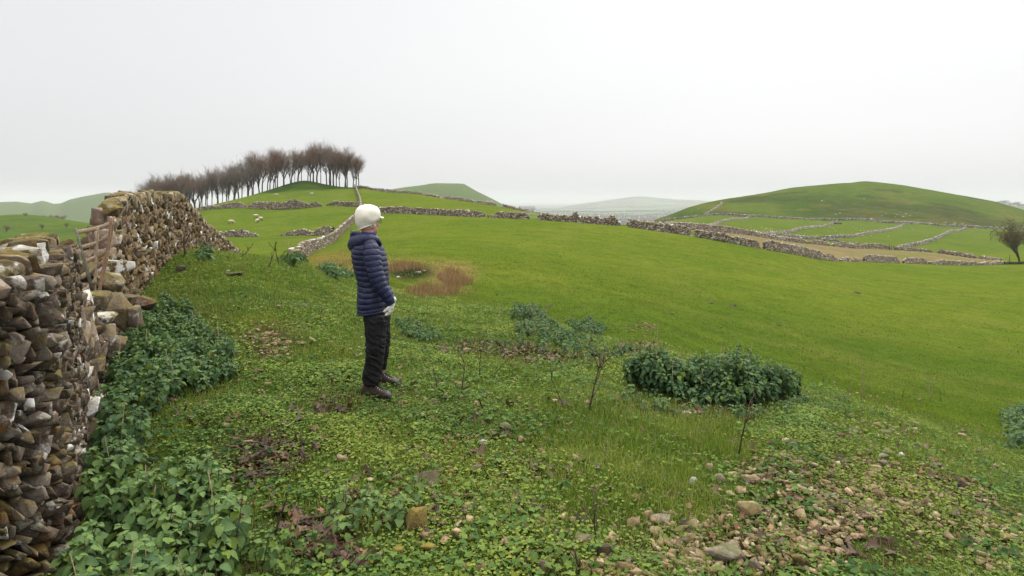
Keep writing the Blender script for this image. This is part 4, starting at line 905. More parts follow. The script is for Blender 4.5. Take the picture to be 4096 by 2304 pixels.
# ---- dead leaves, reeds
def litter(n, blobs):
    a = Acc(); pts = []
    for cu, cv, ru, rv, w in blobs:
        k = int(n * w)
        for _ in range(k):
            r = math.sqrt(random.random()); t = random.uniform(0, 6.283)
            pts.append(hit(cu + ru * r * math.cos(t), min(cv + rv * r * math.sin(t), 640)))
    P = np.array(pts); N = len(P)
    # lobed leaf outline
    out = []
    for i in range(11):
        an = i / 11 * 2 * math.pi; rr = 1.0 if i % 2 == 0 else 0.52; out.append([rr * math.cos(an), rr * math.sin(an), 0.22 * rr * rr * math.cos(2 * an + .5)])
    V = np.array([[0, 0, -0.05]] + out); T = np.array([[0, 1 + i, 1 + (i + 1) % 11] for i in range(11)])
    s = RNG.uniform(0.018, 0.045, N) * (1 + P[:, 1] / 16)
    M = rotmats(RNG.uniform(0, 6.28, N), np.abs(RNG.normal(0.2, 0.45, N)), RNG.uniform(0, 6.28, N)) @ (np.eye(3)[None] * np.stack([s, s * RNG.uniform(.5, 1, N), s * RNG.uniform(.6, 2, N)], 1)[:, None, :])
    a.inst(V, T, M, P + [0, 0, 0.02], RNG.random(N) ** 1.3, RNG.random(N) * 0.5); return a
a = litter(760, [(275, 455, 34, 14, .09), (245, 470, 30, 12, .07), (320, 540, 26, 22, .12), (335, 560, 30, 14, .08), (395, 505, 12, 10, .02), (355, 500, 12, 6, .02), (335, 408, 20, 7, .03), (300, 415, 12, 5, .015),
                 (490, 348, 60, 7, .14), (555, 357, 60, 5, .12), (640, 349, 22, 8, .09), (700, 410, 60, 5, .05), (240, 370, 12, 8, .01), (205, 420, 30, 14, .02), (545, 468, 8, 6, .006), (800, 398, 20, 6, .01), (360, 380, 60, 30, .02), (480, 430, 90, 40, .03),
                 (250, 500, 30, 20, .02), (430, 520, 40, 20, .02), (200, 335, 60, 25, .015), (330, 300, 60, 16, .02), (700, 480, 150, 60, .03), (230, 520, 10, 30, .02), (290, 520, 12, 20, .02), (700, 470, 280, 90, .22), (420, 440, 180, 90, .12), (860, 510, 140, 50, .14)])
tag(link('leaf_litter', a.mesh('leaf_litter'), M_LITTER), 'scattered brown dead leaves lying in drifts on the knoll', kind='stuff')

def reeds(polys, n, L, label):
    a = Acc()
    for poly, w in polys:
        C_ = np.array([hit(u, v)[:2] for u, v in poly]); lo, hi = C_.min(0), C_.max(0)
        k = int(n * w); X = RNG.uniform(lo[0], hi[0], k * 3); Y = RNG.uniform(lo[1], hi[1], k * 3); m = poly_mask(X, Y, [tuple(c) for c in C_]); X, Y = X[m][:k], Y[m][:k]; N = len(X)
        l = RNG.uniform(L[0], L[1], N) * (0.7 + .6 * (fbm(P3(X, Y), 1.0, 39) + .4)); wd = RNG.uniform(0.006, 0.013, N)
        M = rotmats(RNG.uniform(0, 6.28, N), np.abs(RNG.normal(0, 0.35, N)), RNG.uniform(0, 6.28, N)) @ (np.eye(3)[None] * np.stack([wd, l, l], 1)[:, None, :])
        a.inst(BLADE[0], BLADE[1], M, np.stack([X, Y, zt(X, Y) - .01], 1), RNG.random(N), 0)
    tag(link('dead_grass', a.mesh('dead_grass'), M_REED), label, kind='stuff')
reeds([([(436, 278), (448, 270), (462, 274), (474, 283), (462, 287), (446, 288)], .30), ([(386, 267), (402, 263), (420, 265), (428, 270), (410, 271), (392, 273)], .22), ([(405, 294), (425, 289), (442, 290), (462, 288), (455, 296), (425, 299)], .18),
       ([(312, 262), (330, 258), (350, 262), (366, 268), (378, 276), (350, 278), (330, 268)], .22), ([(335, 255), (348, 244), (352, 248), (345, 258)], .06)], 7000, (0.15, 0.36), 'tufts of dry tan reeds around the boggy hollow')

# ---- dead stalks and sticks, each one a thing
def stalk(label, u, v, hpx, lean=0.0, forks=3, thick=0.006, mat=None, seed=0, name='dead_stalk', grp='dead weed stalks standing on the knoll', tips=None):
    r = random.Random(seed + 500); p = hit(u, v); k = p[1] / F; h = hpx * k; a = Acc()
    def seg(base, dirv, length, rad, depth):
        pts = [np.array(base)]; d = np.array(dirv, float)
        for i in range(4):
            d = d + np.array([r.gauss(0, .10), r.gauss(0, .10), 0]); d /= np.linalg.norm(d); pts.append(pts[-1] + d * length / 4)
        V, Q, tr = tube(pts, np.linspace(rad, rad * 0.45, 5), 5); a.add(V, tr, Q)
        if depth > 0:
            for _ in range(forks if depth == 2 else 2):
                i = r.randint(1, 4); az = r.uniform(0, 6.28); e = r.uniform(.4, .9)
                seg(pts[i], d * math.cos(e) + np.array([math.cos(az), math.sin(az), .3]) * math.sin(e), length * r.uniform(.3, .55), rad * .55, depth - 1)
    seg([0, 0, -0.02], [lean, r.gauss(0, .1), 1], h, thick, 2 if forks > 2 else (1 if forks else 0))
    o = link(name, a.mesh(name), mat or M_STALK, None, p); return tag(o, label, 'dead stalk', grp)
stalk('thin dark stalk standing left of the person', 320.8, 324, 20, 0.05, 0, .007, seed=1)
stalk('dark bent stalk right of the boots, with a dead leaf at its foot', 439, 390, 32, -0.3, 2, .006, seed=2)
stalk('upright thick dark stalk with side twig, second right of the boots', 461.5, 393, 33, -0.02, 2, .009, seed=3)
stalk('bushy group of bare curved twigs on the grass between boots and centre', 478, 380, 40, 0.15, 5, .006, seed=4)
stalk('curved twig leaning right beside the bushy bare twigs', 490, 381, 44, 0.45, 2, .005, seed=5)
stalk('dark forked stalk leaning left, left of the tall brown one', 569, 413, 42, -0.45, 3, .005, seed=6)
stalk('tall brown branching stalk left of the big nettle clump', 588, 412, 62, 0.22, 5, .009, M_STALK, seed=7)
stalk('tall bare stalk with twisted side shoots below the big nettle clump', 738, 458, 56, 0.12, 4, .008, seed=8)
stalk('short dark twiggy stalk above the stony patch near the bottom', 597, 540, 42, 0.05, 5, .006, seed=9)
stalk('single dark stalk at the very bottom edge, centre', 579, 570, 30, 0.03, 1, .007, seed=10)
stalk('dark stalk with curled leaf between the nettle sprouts and the drift of dead leaves', 275, 534, 34, 0.08, 2, .008, seed=11)
stalk('pale tall stalk on the right brow of the knoll', 861.5, 401, 36, 0.06, 3, .007, M_PALESTALK, seed=12)
stalk('small pale stalk just left of the tall one on the right brow', 848, 402, 17, 0.1, 1, .005, M_PALESTALK, seed=13)
stalk('short stubby stalk midway along the right brow', 902, 398, 13, 0, 2, .008, seed=14)
stalk('forked pale stalk on the right brow with dark foot', 929, 401, 28, 0.2, 3, .007, M_PALESTALK, seed=15)
stalk('dark straight stalk right of the forked pale one', 940, 401, 15, 0.2, 0, .006, seed=16)
stalk('thick dead stump with brown tatters on the left crest, before the far wall', 186, 256, 26, -0.02, 2, .035, seed=17, name='dead_stump')
stalk('spiky dark twig on the crest, left of the uphill wall end', 280, 266, 22, -0.3, 4, .014, seed=18)
stalk('thin dark twig leaning right on the crest below the white sheep', 268, 268, 20, 0.35, 3, .012, seed=19)
stalk('low fan of dark twigs on the crest beside the wall foot', 213, 254, 9, 0.1, 4, .012, seed=20)
stalk('straggling dark bramble lying over the crest right of the wall foot', 240, 257, 14, 0.9, 5, .012, seed=21)
for i, (u, v, h) in enumerate([(160, 304, 14), (164, 303, 18), (169, 302, 15), (173, 300, 12), (166, 307, 10)]):
    stalk('dark dry stick upright at the top of the long nettle bed', u, v, h, random.gauss(0, .08), 0, .006, seed=40 + i, grp='dry sticks at the top of the long nettle bed')
for i, (u, v, h) in enumerate([(869, 403, 10), (876, 402, 14), (888, 401, 9), (915, 400, 12), (921, 401, 10), (895, 399, 14), (1012, 415, 14), (1018, 420, 12), (951, 402, 9), (470, 300, 12), (500, 318, 10), (455, 322, 12), (475, 330, 10), (515, 335, 14), (480, 338, 12), (533, 340, 12), (430, 312, 9), (445, 330, 10), (495, 345, 10)]):
    stalk('small straw coloured stem standing along the brow of the knoll', u, v, h, random.gauss(0, .15), 1, .005, M_PALESTALK, seed=60 + i, grp='small straw stems along the brow')
def stick(label, pts, rad, seed=0, up=0.03):
    r = random.Random(seed); P = [hit(u, v) for u, v in pts]; P = [p + np.array([0, 0, up * (0.4 + r.random())]) for p in P]; o = P[len(P) // 2].copy(); a = Acc()
    d = np.r_[0, np.cumsum([np.linalg.norm(P[i + 1] - P[i]) for i in range(len(P) - 1)])]; S = np.linspace(0, d[-1], 14); PP = np.stack([np.interp(S, d, [p[i] for p in P]) for i in range(3)], 1)
    PP += np.array([[r.gauss(0, .012) for _ in range(3)] for _ in range(14)])
    V, Q, tr = tube(PP - o, np.linspace(rad, rad * .4, 14), 6); a.add(V, tr, Q)
    for _ in range(6):
        i = r.randint(2, 12); b = PP[i] - o; t = b + np.array([r.gauss(0, .09), r.gauss(0, .09), r.uniform(.01, .10)])
        V, Q, tr = tube([b, (b + t) / 2 + [0, 0, .01], t], [rad * .45, rad * .35, rad * .15], 5); a.add(V, tr, Q)
    tag(link('fallen_branch', a.mesh('fallen_branch'), M_STALK, None, o), label, 'fallen branch', 'fallen branches on the knoll')
stick('long dark branch slanting up through the drift of dead leaves', [(236, 470), (255, 462), (275, 450), (298, 441)], .010, 1)
stick('second branch crossing below the long one', [(225, 450), (250, 452), (268, 438), (278, 428)], .009, 2)
stick('thin branch reaching right from the leaf drift', [(262, 480), (285, 476), (300, 468), (312, 462)], .007, 3)
stick('bent twig in the grass just left and below the boots', [(322, 406), (335, 409), (350, 404), (358, 398)], .007, 4, .015)
stick('arched dark twig on the ground right of the boots', [(446, 401), (455, 395), (470, 392), (484, 394)], .007, 5, .02)
stick('thin black curved twig lying left of the big nettle clump', [(612, 404), (624, 403), (636, 404), (646, 407)], .006, 6, .03)
stick('brown branch half buried at the bottom among the dead leaves', [(300, 560), (322, 552), (345, 562), (362, 575)], .008, 7, .02)
stick('short stick from the toe of the near boot', [(392, 398), (400, 394), (408, 394), (416, 397)], .005, 8, .01)

# ------------------------------------------------------------------ loose stones on the knoll
M_TAN = m_stone('limestone_fragment', (0.080, 0.052, 0.027), (0.20, 0.140, 0.078), (0.38, 0.29, 0.18), moss=0.15, moss_col=(0.10, 0.11, 0.02), white=0.15, orange=0.25, sc=1.6)
M_SLAB = m_stone('slab_rock', (0.075, 0.055, 0.040), (0.15, 0.115, 0.085), (0.27, 0.22, 0.165), moss=0.4, moss_col=(0.08, 0.10, 0.018), white=0.25, orange=0.25, sc=1.6)
M_MOSSY = m_stone('mossy_block', (0.09, 0.07, 0.03), (0.17, 0.13, 0.05), (0.27, 0.21, 0.09), moss=0.9, moss_col=(0.22, 0.17, 0.02), white=0.1, orange=0.5, top=0.9)
M_DARKST = m_stone('dark_stone', (0.03, 0.022, 0.018), (0.07, 0.05, 0.038), (0.13, 0.10, 0.08), moss=0.5, moss_col=(0.07, 0.07, 0.015), white=0.2, orange=0.1, sc=1.4)
M_WHITEST = m_stone('white_stone', (0.35, 0.33, 0.30), (0.5, 0.47, 0.43), (0.65, 0.62, 0.58), moss=0.1, white=0.4, orange=0.1)
def stone_at(label, u, v, wpx, hpx, seed, mat, cat='stone', name='stone', grp=None, flat=0.7, sink=0.25, lvl=None, rz=None):
    p = hit(u, v + hpx * 0.30); k = p[1] / F; w = wpx * k; h = hpx * k
    # footprint depth from its share of the visible height
    dep = w * random.uniform(0.6, 0.9); hz_ = max(h * flat, w * 0.22)
    lvl = lvl or (3 if wpx > 9 else 2)
    V, T = ROCKS[lvl][seed % len(ROCKS[lvl])]
    M = euler_m(random.uniform(-.25, .25), random.uniform(-.25, .25), 0) @ np.diag([w / 2, dep / 2, hz_ / 2]) @ euler_m(0, 0, random.uniform(-.5, .5) if rz is None else rz)
    a = Acc(); a.add(V @ M.T, tris=T, rnd=random.random(), tone=0.3)
    o = link(name, a.mesh(name), mat, None, p + np.array([0, 0, hz_ * (0.5 - sink)])); return tag(o, label, cat, grp)
def c1(x, y): return (900 + x / 1.3125) / 4, (1200 + y / 1.3125) / 4
def c2(x, y): return (2000 + x / 1.3125) / 4, (1200 + y / 1.3125) / 4
def c3(x, y): return (3000 + x / 1.312) / 4, (1200 + y / 1.312) / 4
BIG = [
 (c1, 1005, 1165, 110, 105, M_MOSSY, 'mossy yellow brick shaped block beside the small nettle tuft', .9),
 (c1, 1055, 945, 130, 48, M_DARKST, 'dark flat mossy slab above the mossy yellow block', .6),
 (c1, 905, 1325, 72, 46, M_MOSSY, 'small ochre brick shaped stone near the bottom left of centre', .8),
 (c1, 1070, 1302, 80, 50, M_MOSSY, 'low mossy stone right of the ochre brick shaped one', .7),
 (c1, 1228, 1228, 74, 50, M_TAN, 'pale square stone touching a small nettle sprout', .8),
 (c1, 1222, 1040, 52, 46, M_TAN, 'tan stone with brown leaf on top, right of the dark flat slab', .8),
 (c1, 1195, 900, 52, 30, M_TAN, 'brown wedge stone above the tan stone with the leaf', .7),
 (c1, 1312, 888, 66, 40, M_SLAB, 'greyish rough stone right of the brown wedge', .7),
 (c1, 1450, 1180, 62, 26, M_TAN, 'flat long tan stone in the clover, level with the mossy yellow block', .6),
 (c1, 1225, 576, 52, 30, M_TAN, 'speckled orange tan stone below the curved dark twig', .6),
 (c1, 1090, 536, 62, 26, M_TAN, 'flat tan stone just below the dark bent stalk', .6),
 (c1, 1326, 550, 34, 32, M_TAN, 'small upright pinkish stone right of the speckled one', .9),
 (c1, 1005, 460, 42, 20, M_TAN, 'flat stone a step to the right of the far boot', .6),
 (c1, 1355, 748, 46, 26, M_WHITEST, 'very pale pointed stone alone in the clover below the boots', .8),
 (c1, 955, 796, 68, 32, M_DARKST, 'brown triangular stone straight below the near boot', .6),
 (c1, 1108, 595, 15, 15, M_WHITEST, 'tiny white pebble below the boots', .9),
 (c1, 205, 200, 52, 20, M_TAN, 'flat tan stone at the top of the left rubble spill', .5),
 (c1, 600, 412, 46, 16, M_TAN, 'flat stone lying left of the trouser hem', .6),
 (c2, 1312, 1110, 108, 82, M_TAN, 'large smooth tan slab tilted up in the lower right', .8),
 (c2, 1180, 1290, 210, 200, M_SLAB, 'biggest cracked grey brown slab at the bottom right of centre', .35),
 (c2, 720, 1045, 50, 42, M_TAN, 'pale tan stone left of the pair of stones near the stone spill', .8),
 (c2, 795, 998, 44, 28, M_TAN, 'pale triangular stone right of the pale tan one', .7),
 (c2, 765, 1026, 44, 24, M_SLAB, 'brown stone between the two pale ones', .6),
 (c2, 1017, 965, 38, 52, M_WHITEST, 'white topped round stone standing at the head of the stone spill', .9),
 (c2, 1005, 1187, 68, 46, M_TAN, 'tan angular stone left of the large tilted slab', .8),
 (c2, 820, 1222, 70, 56, M_TAN, 'brown angular stone left of the biggest slab', .7),
 (c2, 425, 1260, 104, 56, M_SLAB, 'wide grey tan stone at the foot of the short twiggy stalk', .6),
 (c2, 545, 1320, 72, 96, M_DARKST, 'dark split boulder at the bottom centre', .7),
 (c2, 235, 1400, 50, 58, M_TAN, 'pointed tan stone upright at the bottom, left of the split boulder', .9),
 (c2, 135, 1206, 62, 40, M_DARKST, 'reddish dark stone alone left of the bottom centre', .8),
 (c2, 1325, 798, 46, 26, M_TAN, 'square pale stone at the foot of the tall bare stalk', .8),
 (c2, 1097, 880, 50, 36, M_TAN, 'pair of rounded tan stones above the white topped stone', .8),
 (c2, 980, 590, 46, 18, M_WHITEST, 'flat whitish stone in the grass under the big nettle clump', .6),
 (c2, 290, 530, 46, 30, M_TAN, 'tan stone just left of the dark forked stalk', .7),
 (c2, 1355, 1176, 44, 34, M_TAN, 'pale cube shaped stone below the large tilted slab', .9),
 (c3, 712, 700, 48, 36, M_SLAB, 'grey rounded stone among clover on the upper right slope', .7),
 (c3, 608, 668, 28, 28, M_TAN, 'small cube of tan stone on the upper right slope', .9),
 (c3, 540, 611, 46, 22, M_TAN, 'flat brown loaf shaped stone highest on the right slope', .7),
 (c3, 610, 795, 62, 28, M_DARKST, 'dark grey arched stone on the right slope', .6),
 (c3, 795, 822, 26, 34, M_WHITEST, 'small pale upright stone right of the arched grey one', .9),
 (c3, 460, 865, 32, 32, M_WHITEST, 'pale thin stone alone in the clover, middle of the right slope', .8),
 (c3, 820, 993, 50, 44, M_TAN, 'leaning tan stone in the middle of the right stone scatter', .8),
 (c3, 675, 1020, 62, 52, M_TAN, 'broad pale stone left of the leaning one', .6),
 (c3, 920, 1068, 22, 62, M_TAN, 'narrow blade of stone standing upright in the right scatter', 1.0),
 (c3, 893, 1130, 50, 50, M_TAN, 'rounded brown tan stone under the upright blade', .8),
 (c3, 1113, 977, 46, 46, M_DARKST, 'round dark ball like stone near the right side', 1.0),
 (c3, 1187, 1138, 40, 46, M_TAN, 'tan stone with pointed top near the right edge scatter', .9),
 (c3, 255, 1365, 66, 128, M_MOSSY, 'mossy dark boulder sunk at the bottom, right of the biggest slab', .5),
 (c3, 20, 1360, 60, 190, M_SLAB, 'narrow rock ledge beside the biggest slab at the bottom', .3),
 (c3, 1287, 876, 26, 26, M_TAN, 'lone pointed stone in the grass near the right edge', .9),
 (c3, 340, 1200, 54, 60, M_TAN, 'tan stone above the mossy dark boulder', .8),
]
for i, (f, x, y, w, h, m, lab, fl_) in enumerate(BIG):
    u, v = f(x, y); s = 1.08 / 1.3125 / 4
    stone_at(lab, u, v, w * s, h * s, i, m, flat=fl_ * 1.1, sink=.08)
stone_at('dark mossy rock on the left crest in front of the far wall', 181, 269, 11, 9, 5, M_DARKST, flat=1)
stone_at('flat brown rock with a white tip on the crest, right of the dark mossy rock', 234, 273.5, 16, 6, 6, M_SLAB, flat=.8)
stone_at('white lichen tip stone at the end of the flat brown rock', 227.5, 271.5, 3.5, 4, 7, M_WHITEST, flat=1)
stone_at('small brown stone right behind the flat brown rock', 243, 270, 5, 2.5, 8, M_TAN, flat=.8)
stone_at('white stone beside the black hollow in the reeds', 409, 264.5, 3, 3, 9, M_WHITEST)
stone_at('largest of the pale stones by the boggy hollow', 418, 272, 6, 3.5, 10, M_WHITEST)
stone_at('pale stone on the near rim of the boggy hollow', 399, 277, 5, 3.5, 11, M_WHITEST)
stone_at('tan stone right of the pale stones by the hollow', 424, 270.5, 4, 2.5, 12, M_TAN)
# smaller fragments: placed where the photo shows them, then thickened inside the same spills
SM1 = [(60, 608, 44), (190, 510, 34), (210, 603, 40), (305, 650, 42), (90, 322, 28), (500, 1435, 60), (400, 230, 40), (260, 185, 30), (1020, 430, 25), (930, 535, 44), (1150, 500, 30), (1190, 493, 18), (1300, 955, 32), (1365, 965, 34), (1425, 955, 36), (1385, 998, 40), (1090, 845, 20), (1205, 692, 24), (845, 668, 22), (1005, 785, 24),
       (1110, 1160, 50), (1490, 1075, 44), (1530, 1110, 44), (1400, 1145, 40), (1165, 1250, 44), (1305, 1245, 44), (1150, 1268, 46), (1255, 1265, 30), (1410, 1300, 40), (1415, 1278, 26), (905, 1390, 36), (1340, 1400, 60), (1475, 670, 50), (1460, 718, 30), (1255, 1400, 44), (1060, 1240, 50), (1020, 1285, 36), (585, 95, 24), (690, 125, 24), (550, 225, 30), (485, 355, 20), (165, 375, 50)]
SM2 = [(30, 668, 54), (310, 630, 30), (400, 1340, 44), (700, 1165, 60), (222, 1155, 52), (95, 1110, 44), (1155, 938, 60), (1225, 925, 52), (1270, 1005, 50), (1140, 1000, 52), (725, 1435, 72), (1145, 1420, 46), (660, 1410, 84), (775, 1130, 52), (1540, 1290, 46), (50, 1075, 36), (15, 1180, 40), (292, 720, 18), (200, 943, 34), (95, 402, 22), (1040, 815, 30), (1075, 700, 32),
       (1160, 1140, 40), (1090, 1165, 34), (1010, 1140, 30), (1060, 1000, 34), (1040, 975, 30), (840, 1155, 90), (1310, 940, 50), (1395, 915, 24), (1435, 795, 30), (1300, 850, 34), (1500, 740, 34), (900, 1045, 36), (1165, 1060, 30), (1330, 1380, 40), (760, 1345, 40), (985, 1250, 60), (1440, 1240, 40), (1560, 1220, 40), (1425, 1165, 40), (1385, 1055, 36), (1210, 1015, 40), (1190, 855, 24), (1030, 1365, 44), (935, 1215, 60), (490, 1255, 40), (340, 1310, 50), (75, 1300, 40)]
SM3 = [(660, 652, 46), (670, 885, 46), (725, 793, 42), (890, 990, 30), (792, 1070, 28), (760, 1050, 42), (1050, 1035, 30), (997, 970, 30), (977, 930, 26), (590, 1243, 46), (530, 1175, 46), (823, 1248, 30), (895, 1225, 36), (1195, 1090, 42), (1250, 1215, 38), (1160, 1320, 38), (950, 1355, 36), (1158, 1430, 44), (435, 1028, 36), (467, 1018, 30), (490, 1070, 52), (475, 1230, 52), (410, 1262, 36), (1155, 897, 22), (1190, 790, 36), (1115, 712, 36),
       (1315, 1112, 32), (1350, 1250, 46), (585, 583, 28), (590, 632, 30), (545, 687, 48), (815, 708, 26), (700, 825, 46), (690, 853, 50), (600, 858, 34), (570, 808, 26), (545, 960, 40), (555, 1000, 50), (600, 1075, 44), (650, 1088, 40), (640, 985, 44), (905, 858, 36), (955, 845, 50), (985, 870, 40), (965, 790, 24), (1035, 832, 22), (1290, 1070, 22), (1260, 1135, 30), (805, 1160, 30), (870, 1185, 46), (665, 1180, 30), (935, 1235, 30), (655, 1210, 32), (605, 745, 20), (20, 940, 50), (70, 930, 40), (120, 912, 40), (120, 797, 34), (75, 855, 44), (340, 1245, 40), (120, 1243, 50), (390, 1300, 44), (440, 1315, 40), (1375, 1215, 40), (1330, 1350, 40), (1400, 1330, 40), (1210, 1265, 26), (1130, 1255, 70), (1105, 1355, 30)]
small = [(c1(x, y), w) for x, y, w in SM1] + [(c2(x, y), w) for x, y, w in SM2] + [(c3(x, y), w) for x, y, w in SM3]
def zone(u, v):
    if u < 340: return 'small brown stone on the left part of the knoll', 'small stones left of the person'
    if u < 440 and v < 470: return 'small tan stone in the grass near the boots', 'small stones near the boots'
    if u < 560: return 'small tan stone in the clover left of the bottom centre', 'small stones in the clover left of centre'
    if v < 440: return 'small pale stone on the upper right slope of the knoll', 'small stones on the upper right slope'
    if u < 830: return 'small tan stone of the stony patch around the biggest slab', 'small stones around the biggest slab'
    return 'small angular tan stone scattered over the clover at the lower right', 'small stones at the lower right'
for i, ((u, v), w) in enumerate(small):
    lab, g = zone(u, v); s = 1 / 1.3125 / 4
    stone_at(lab, u, v, w * s * 1.2, w * s * random.uniform(.6, .95), i, random.choice([M_TAN, M_TAN, M_TAN, M_SLAB]), grp=g, flat=.75, sink=.04)
r3 = random.Random(12)
for i in range(46):
    u = r3.uniform(150, 1020); v = r3.uniform(300, 570)
    q = hit(u, v)
    if float(knoll(u, q[1])) < .6 or q[0] < float(_wallx(q[1])) + .5 or (350 < u < 400 and v < 410): continue
    lab, g = zone(u, v); w = r3.uniform(18, 44); stone_at(lab, u, v, w / 5.25, w / 5.25 * r3.uniform(.5, .8), i, M_TAN, grp=g, flat=.9, sink=.05)
# rubble chips too many to count
ch = []
for cu, cv, ru, rv, n in ((815, 520, 60, 34, 330), (775, 470, 40, 16, 110), (700, 535, 60, 24, 170), (870, 490, 60, 30, 180), (950, 500, 60, 40, 200), (276, 349, 17, 11, 110), (262, 338, 20, 8, 30), (650, 570, 70, 14, 170), (870, 430, 50, 18, 70), (1000, 540, 34, 34, 150), (760, 560, 90, 18, 200),
                          (560, 540, 60, 30, 50), (480, 400, 90, 30, 40), (430, 500, 60, 40, 50), (280, 320, 60, 30, 20), (640, 328, 16, 5, 40), (330, 340, 40, 20, 14), (860, 400, 60, 10, 30), (940, 440, 60, 20, 40), (250, 270, 30, 10, 14), (480, 470, 160, 60, 110), (250, 400, 90, 50, 60), (640, 400, 90, 20, 26)):
    for _ in range(int(n * 1.25)):
        r = math.sqrt(random.random()); t = random.uniform(0, 6.283); ch.append(hit(cu + ru * r * math.cos(t), min(cv + rv * r * math.sin(t), 600)))
ch = np.array(ch); N = len(ch); s = RNG.uniform(0.006, 0.020, N) * (1 + 1.3 * RNG.random(N) ** 5) * (0.7 + ch[:, 1] / 14)
M = rotmats(RNG.uniform(0, 6.28, N), np.abs(RNG.normal(0, .5, N)), RNG.uniform(0, 6.28, N)) @ (np.eye(3)[None] * np.stack([s * 1.1, s * .8, s * .36], 1)[:, None, :])
a = Acc(); place_rocks(a, 2, ch + [0, 0, 0.016], M, RNG.random(N), RNG.random(N) * .5)
tag(link('gravel', a.mesh('gravel'), M_TAN), 'brown stone chips spilled over the bare earth of the knoll', kind='stuff')
# molehills in the pasture
M_SOIL = m_plain('molehill_soil', (0.06, 0.038, 0.024), 1.0, 0.4, 40, 0.8, 0.02)
for u, v, w, lab in ((547.6, 307, 8, 'brown molehill left of centre in the pasture'), (710.5, 303.5, 6, 'farther molehill of the pair right of centre'), (733, 305.5, 6, 'nearer molehill of the pair right of centre'), (671.5, 314, 5, 'reddish molehill below the pair'),
                     (580, 307.5, 4, 'tiny molehill right of the brown one'), (857, 293, 6, 'flattened reddish molehill towards the right'), (778, 325.5, 5, 'grey molehill in the lower pasture'), (960, 348, 5, 'molehill low down at the right of the pasture')):
    p = hit(u, v); k = p[1] / F * w / 2; V, T = ROCKS[3][int(u) % 24]; V = V * [k, k, k * .45]
    a = Acc(); a.add(V, tris=T); tag(link('molehill', a.mesh('molehill'), M_SOIL, None, p), lab, 'molehill', 'molehills in the pasture')
# small weed tufts and dark droppings dotting the pasture
wp = []
for _ in range(1000):
    u = random.uniform(380, 1060); v = 240 + 150 * random.random() ** 1.2; p = hit(u, v)
    if float(knoll(u, p[1])) < .3 and p[1] < 110: wp.append(p)
wp = np.array(wp); N = len(wp); a = Acc()
for k in range(9):
    s = RNG.uniform(.010, .026, N) * (1 + wp[:, 1] / 60); off = RNG.normal(0, .07, (N, 3)) * (1 + wp[:, 1:2] / 40); off[:, 2] = RNG.uniform(0, .03, N)
    a.inst(DISC[0], DISC[1], rotmats(RNG.uniform(0, 6.28, N), np.abs(RNG.normal(.5, .5, N)), RNG.uniform(0, 6.28, N)) * s[:, None, None], wp + off, RNG.random(N) * .45 + .1, 0.15)
tag(link('weeds', a.mesh('weeds'), M_CLOVER), 'dark weed rosettes dotted over the pasture', kind='stuff')

# ------------------------------------------------------------------ bare trees
M_BARK = m_plain('tree_bark', (0.048, 0.038, 0.029), 0.95, 0.4, 6, 0.6, 0.05)
M_TWIG = m_leaf('bare_twigs', [(0.0, (0.060, 0.048, 0.038)), (0.6, (0.13, 0.105, 0.082)), (1.0, (0.23, 0.18, 0.13))], 0.0, 0.95, tone_col=(0.17, 0.065, 0.024))
M_TLEAF = m_leaf('withered_leaves', [(0.0, (0.05, 0.05, 0.015)), (0.6, (0.10, 0.085, 0.025)), (1.0, (0.17, 0.10, 0.03))], 0.2, 0.9)

def grow_tree(seed, H=1.0, spread=0.30, fork=0.38, rust=0.0, twigs=5, leafy=0, trunk_r=0.018, lean=0.0):
    """a bare broadleaf tree of height about H; returns (wood, twig, leaf) accumulators"""
    r = random.Random(seed); wood = Acc(); tw = Acc(); lf = Acc(); tips = []
    def branch(p, d, L, rad, depth):
        n = 4 if depth < 2 else 3; pts = [np.array(p, float)]; d = np.array(d, float)
        for i in range(n):
            d = d + np.array([r.gauss(0, .12), r.gauss(0, .12), r.gauss(0.05, .08)]) * (0.45 if depth == 0 else 1); d /= np.linalg.norm(d); pts.append(pts[-1] + d * L / n)
        rad = max(rad, .0009 * H)
        V, Q, tr = tube(pts, np.linspace(rad, rad * (.72 if depth == 0 else .5 if depth < 4 else .8), n + 1), 6 if depth < 2 else 3, depth > 3)
        (wood if depth < 3 else tw).add(V, tr if depth > 3 else None, Q, rnd=r.random(), tone=rust * r.random())
        if depth >= 5: tips.append(pts[-1]); return
        m = [6, 5, 4, 4, 3][depth] if depth < 5 else 0
        for k in range(m):
            t = r.uniform(0.35 if depth else 0.55, 1.0) if k < m - 1 else 1.0
            i = min(n - 1, int(t * n)); f = t * n - i; q = pts[i] * (1 - f) + pts[i + 1] * f
            az = r.uniform(0, 6.283); e = r.uniform(.25, .85) * (0.65 if k == m - 1 else 1) * (0.85 if depth == 0 else 1)
            a1 = np.cross(d, [0.3, 0.2, 1.0]); a1 /= np.linalg.norm(a1) + 1e-9; a2 = np.cross(d, a1)
            nd = d * math.cos(e) + (a1 * math.cos(az) + a2 * math.sin(az)) * math.sin(e); nd[2] += 0.16 if depth < 2 else 0.05
            nd /= np.linalg.norm(nd)
            branch(q, nd, L * r.uniform(.52, .82) if depth else H * spread * r.uniform(.8, 1.25), rad * (.5 if depth else .52), depth + 1)
    branch([0, 0, -0.02 * H], [lean, r.gauss(0, .03), 1], H * fork, H * trunk_r, 0)
    if leafy:
        P = np.array(tips); P = P[RNG.random(len(P)) < leafy]
        for _ in range(3):
            N = len(P); lf.inst(DISC[0], DISC[1], rotmats(RNG.uniform(0, 6.28, N), RNG.uniform(0, 2, N), RNG.uniform(0, 6.28, N)) * (H * RNG.uniform(.008, .018, N))[:, None, None], P + RNG.normal(0, .02 * H, (N, 3)), RNG.random(N), 0)
    return wood, tw, lf
KINDS_T = []
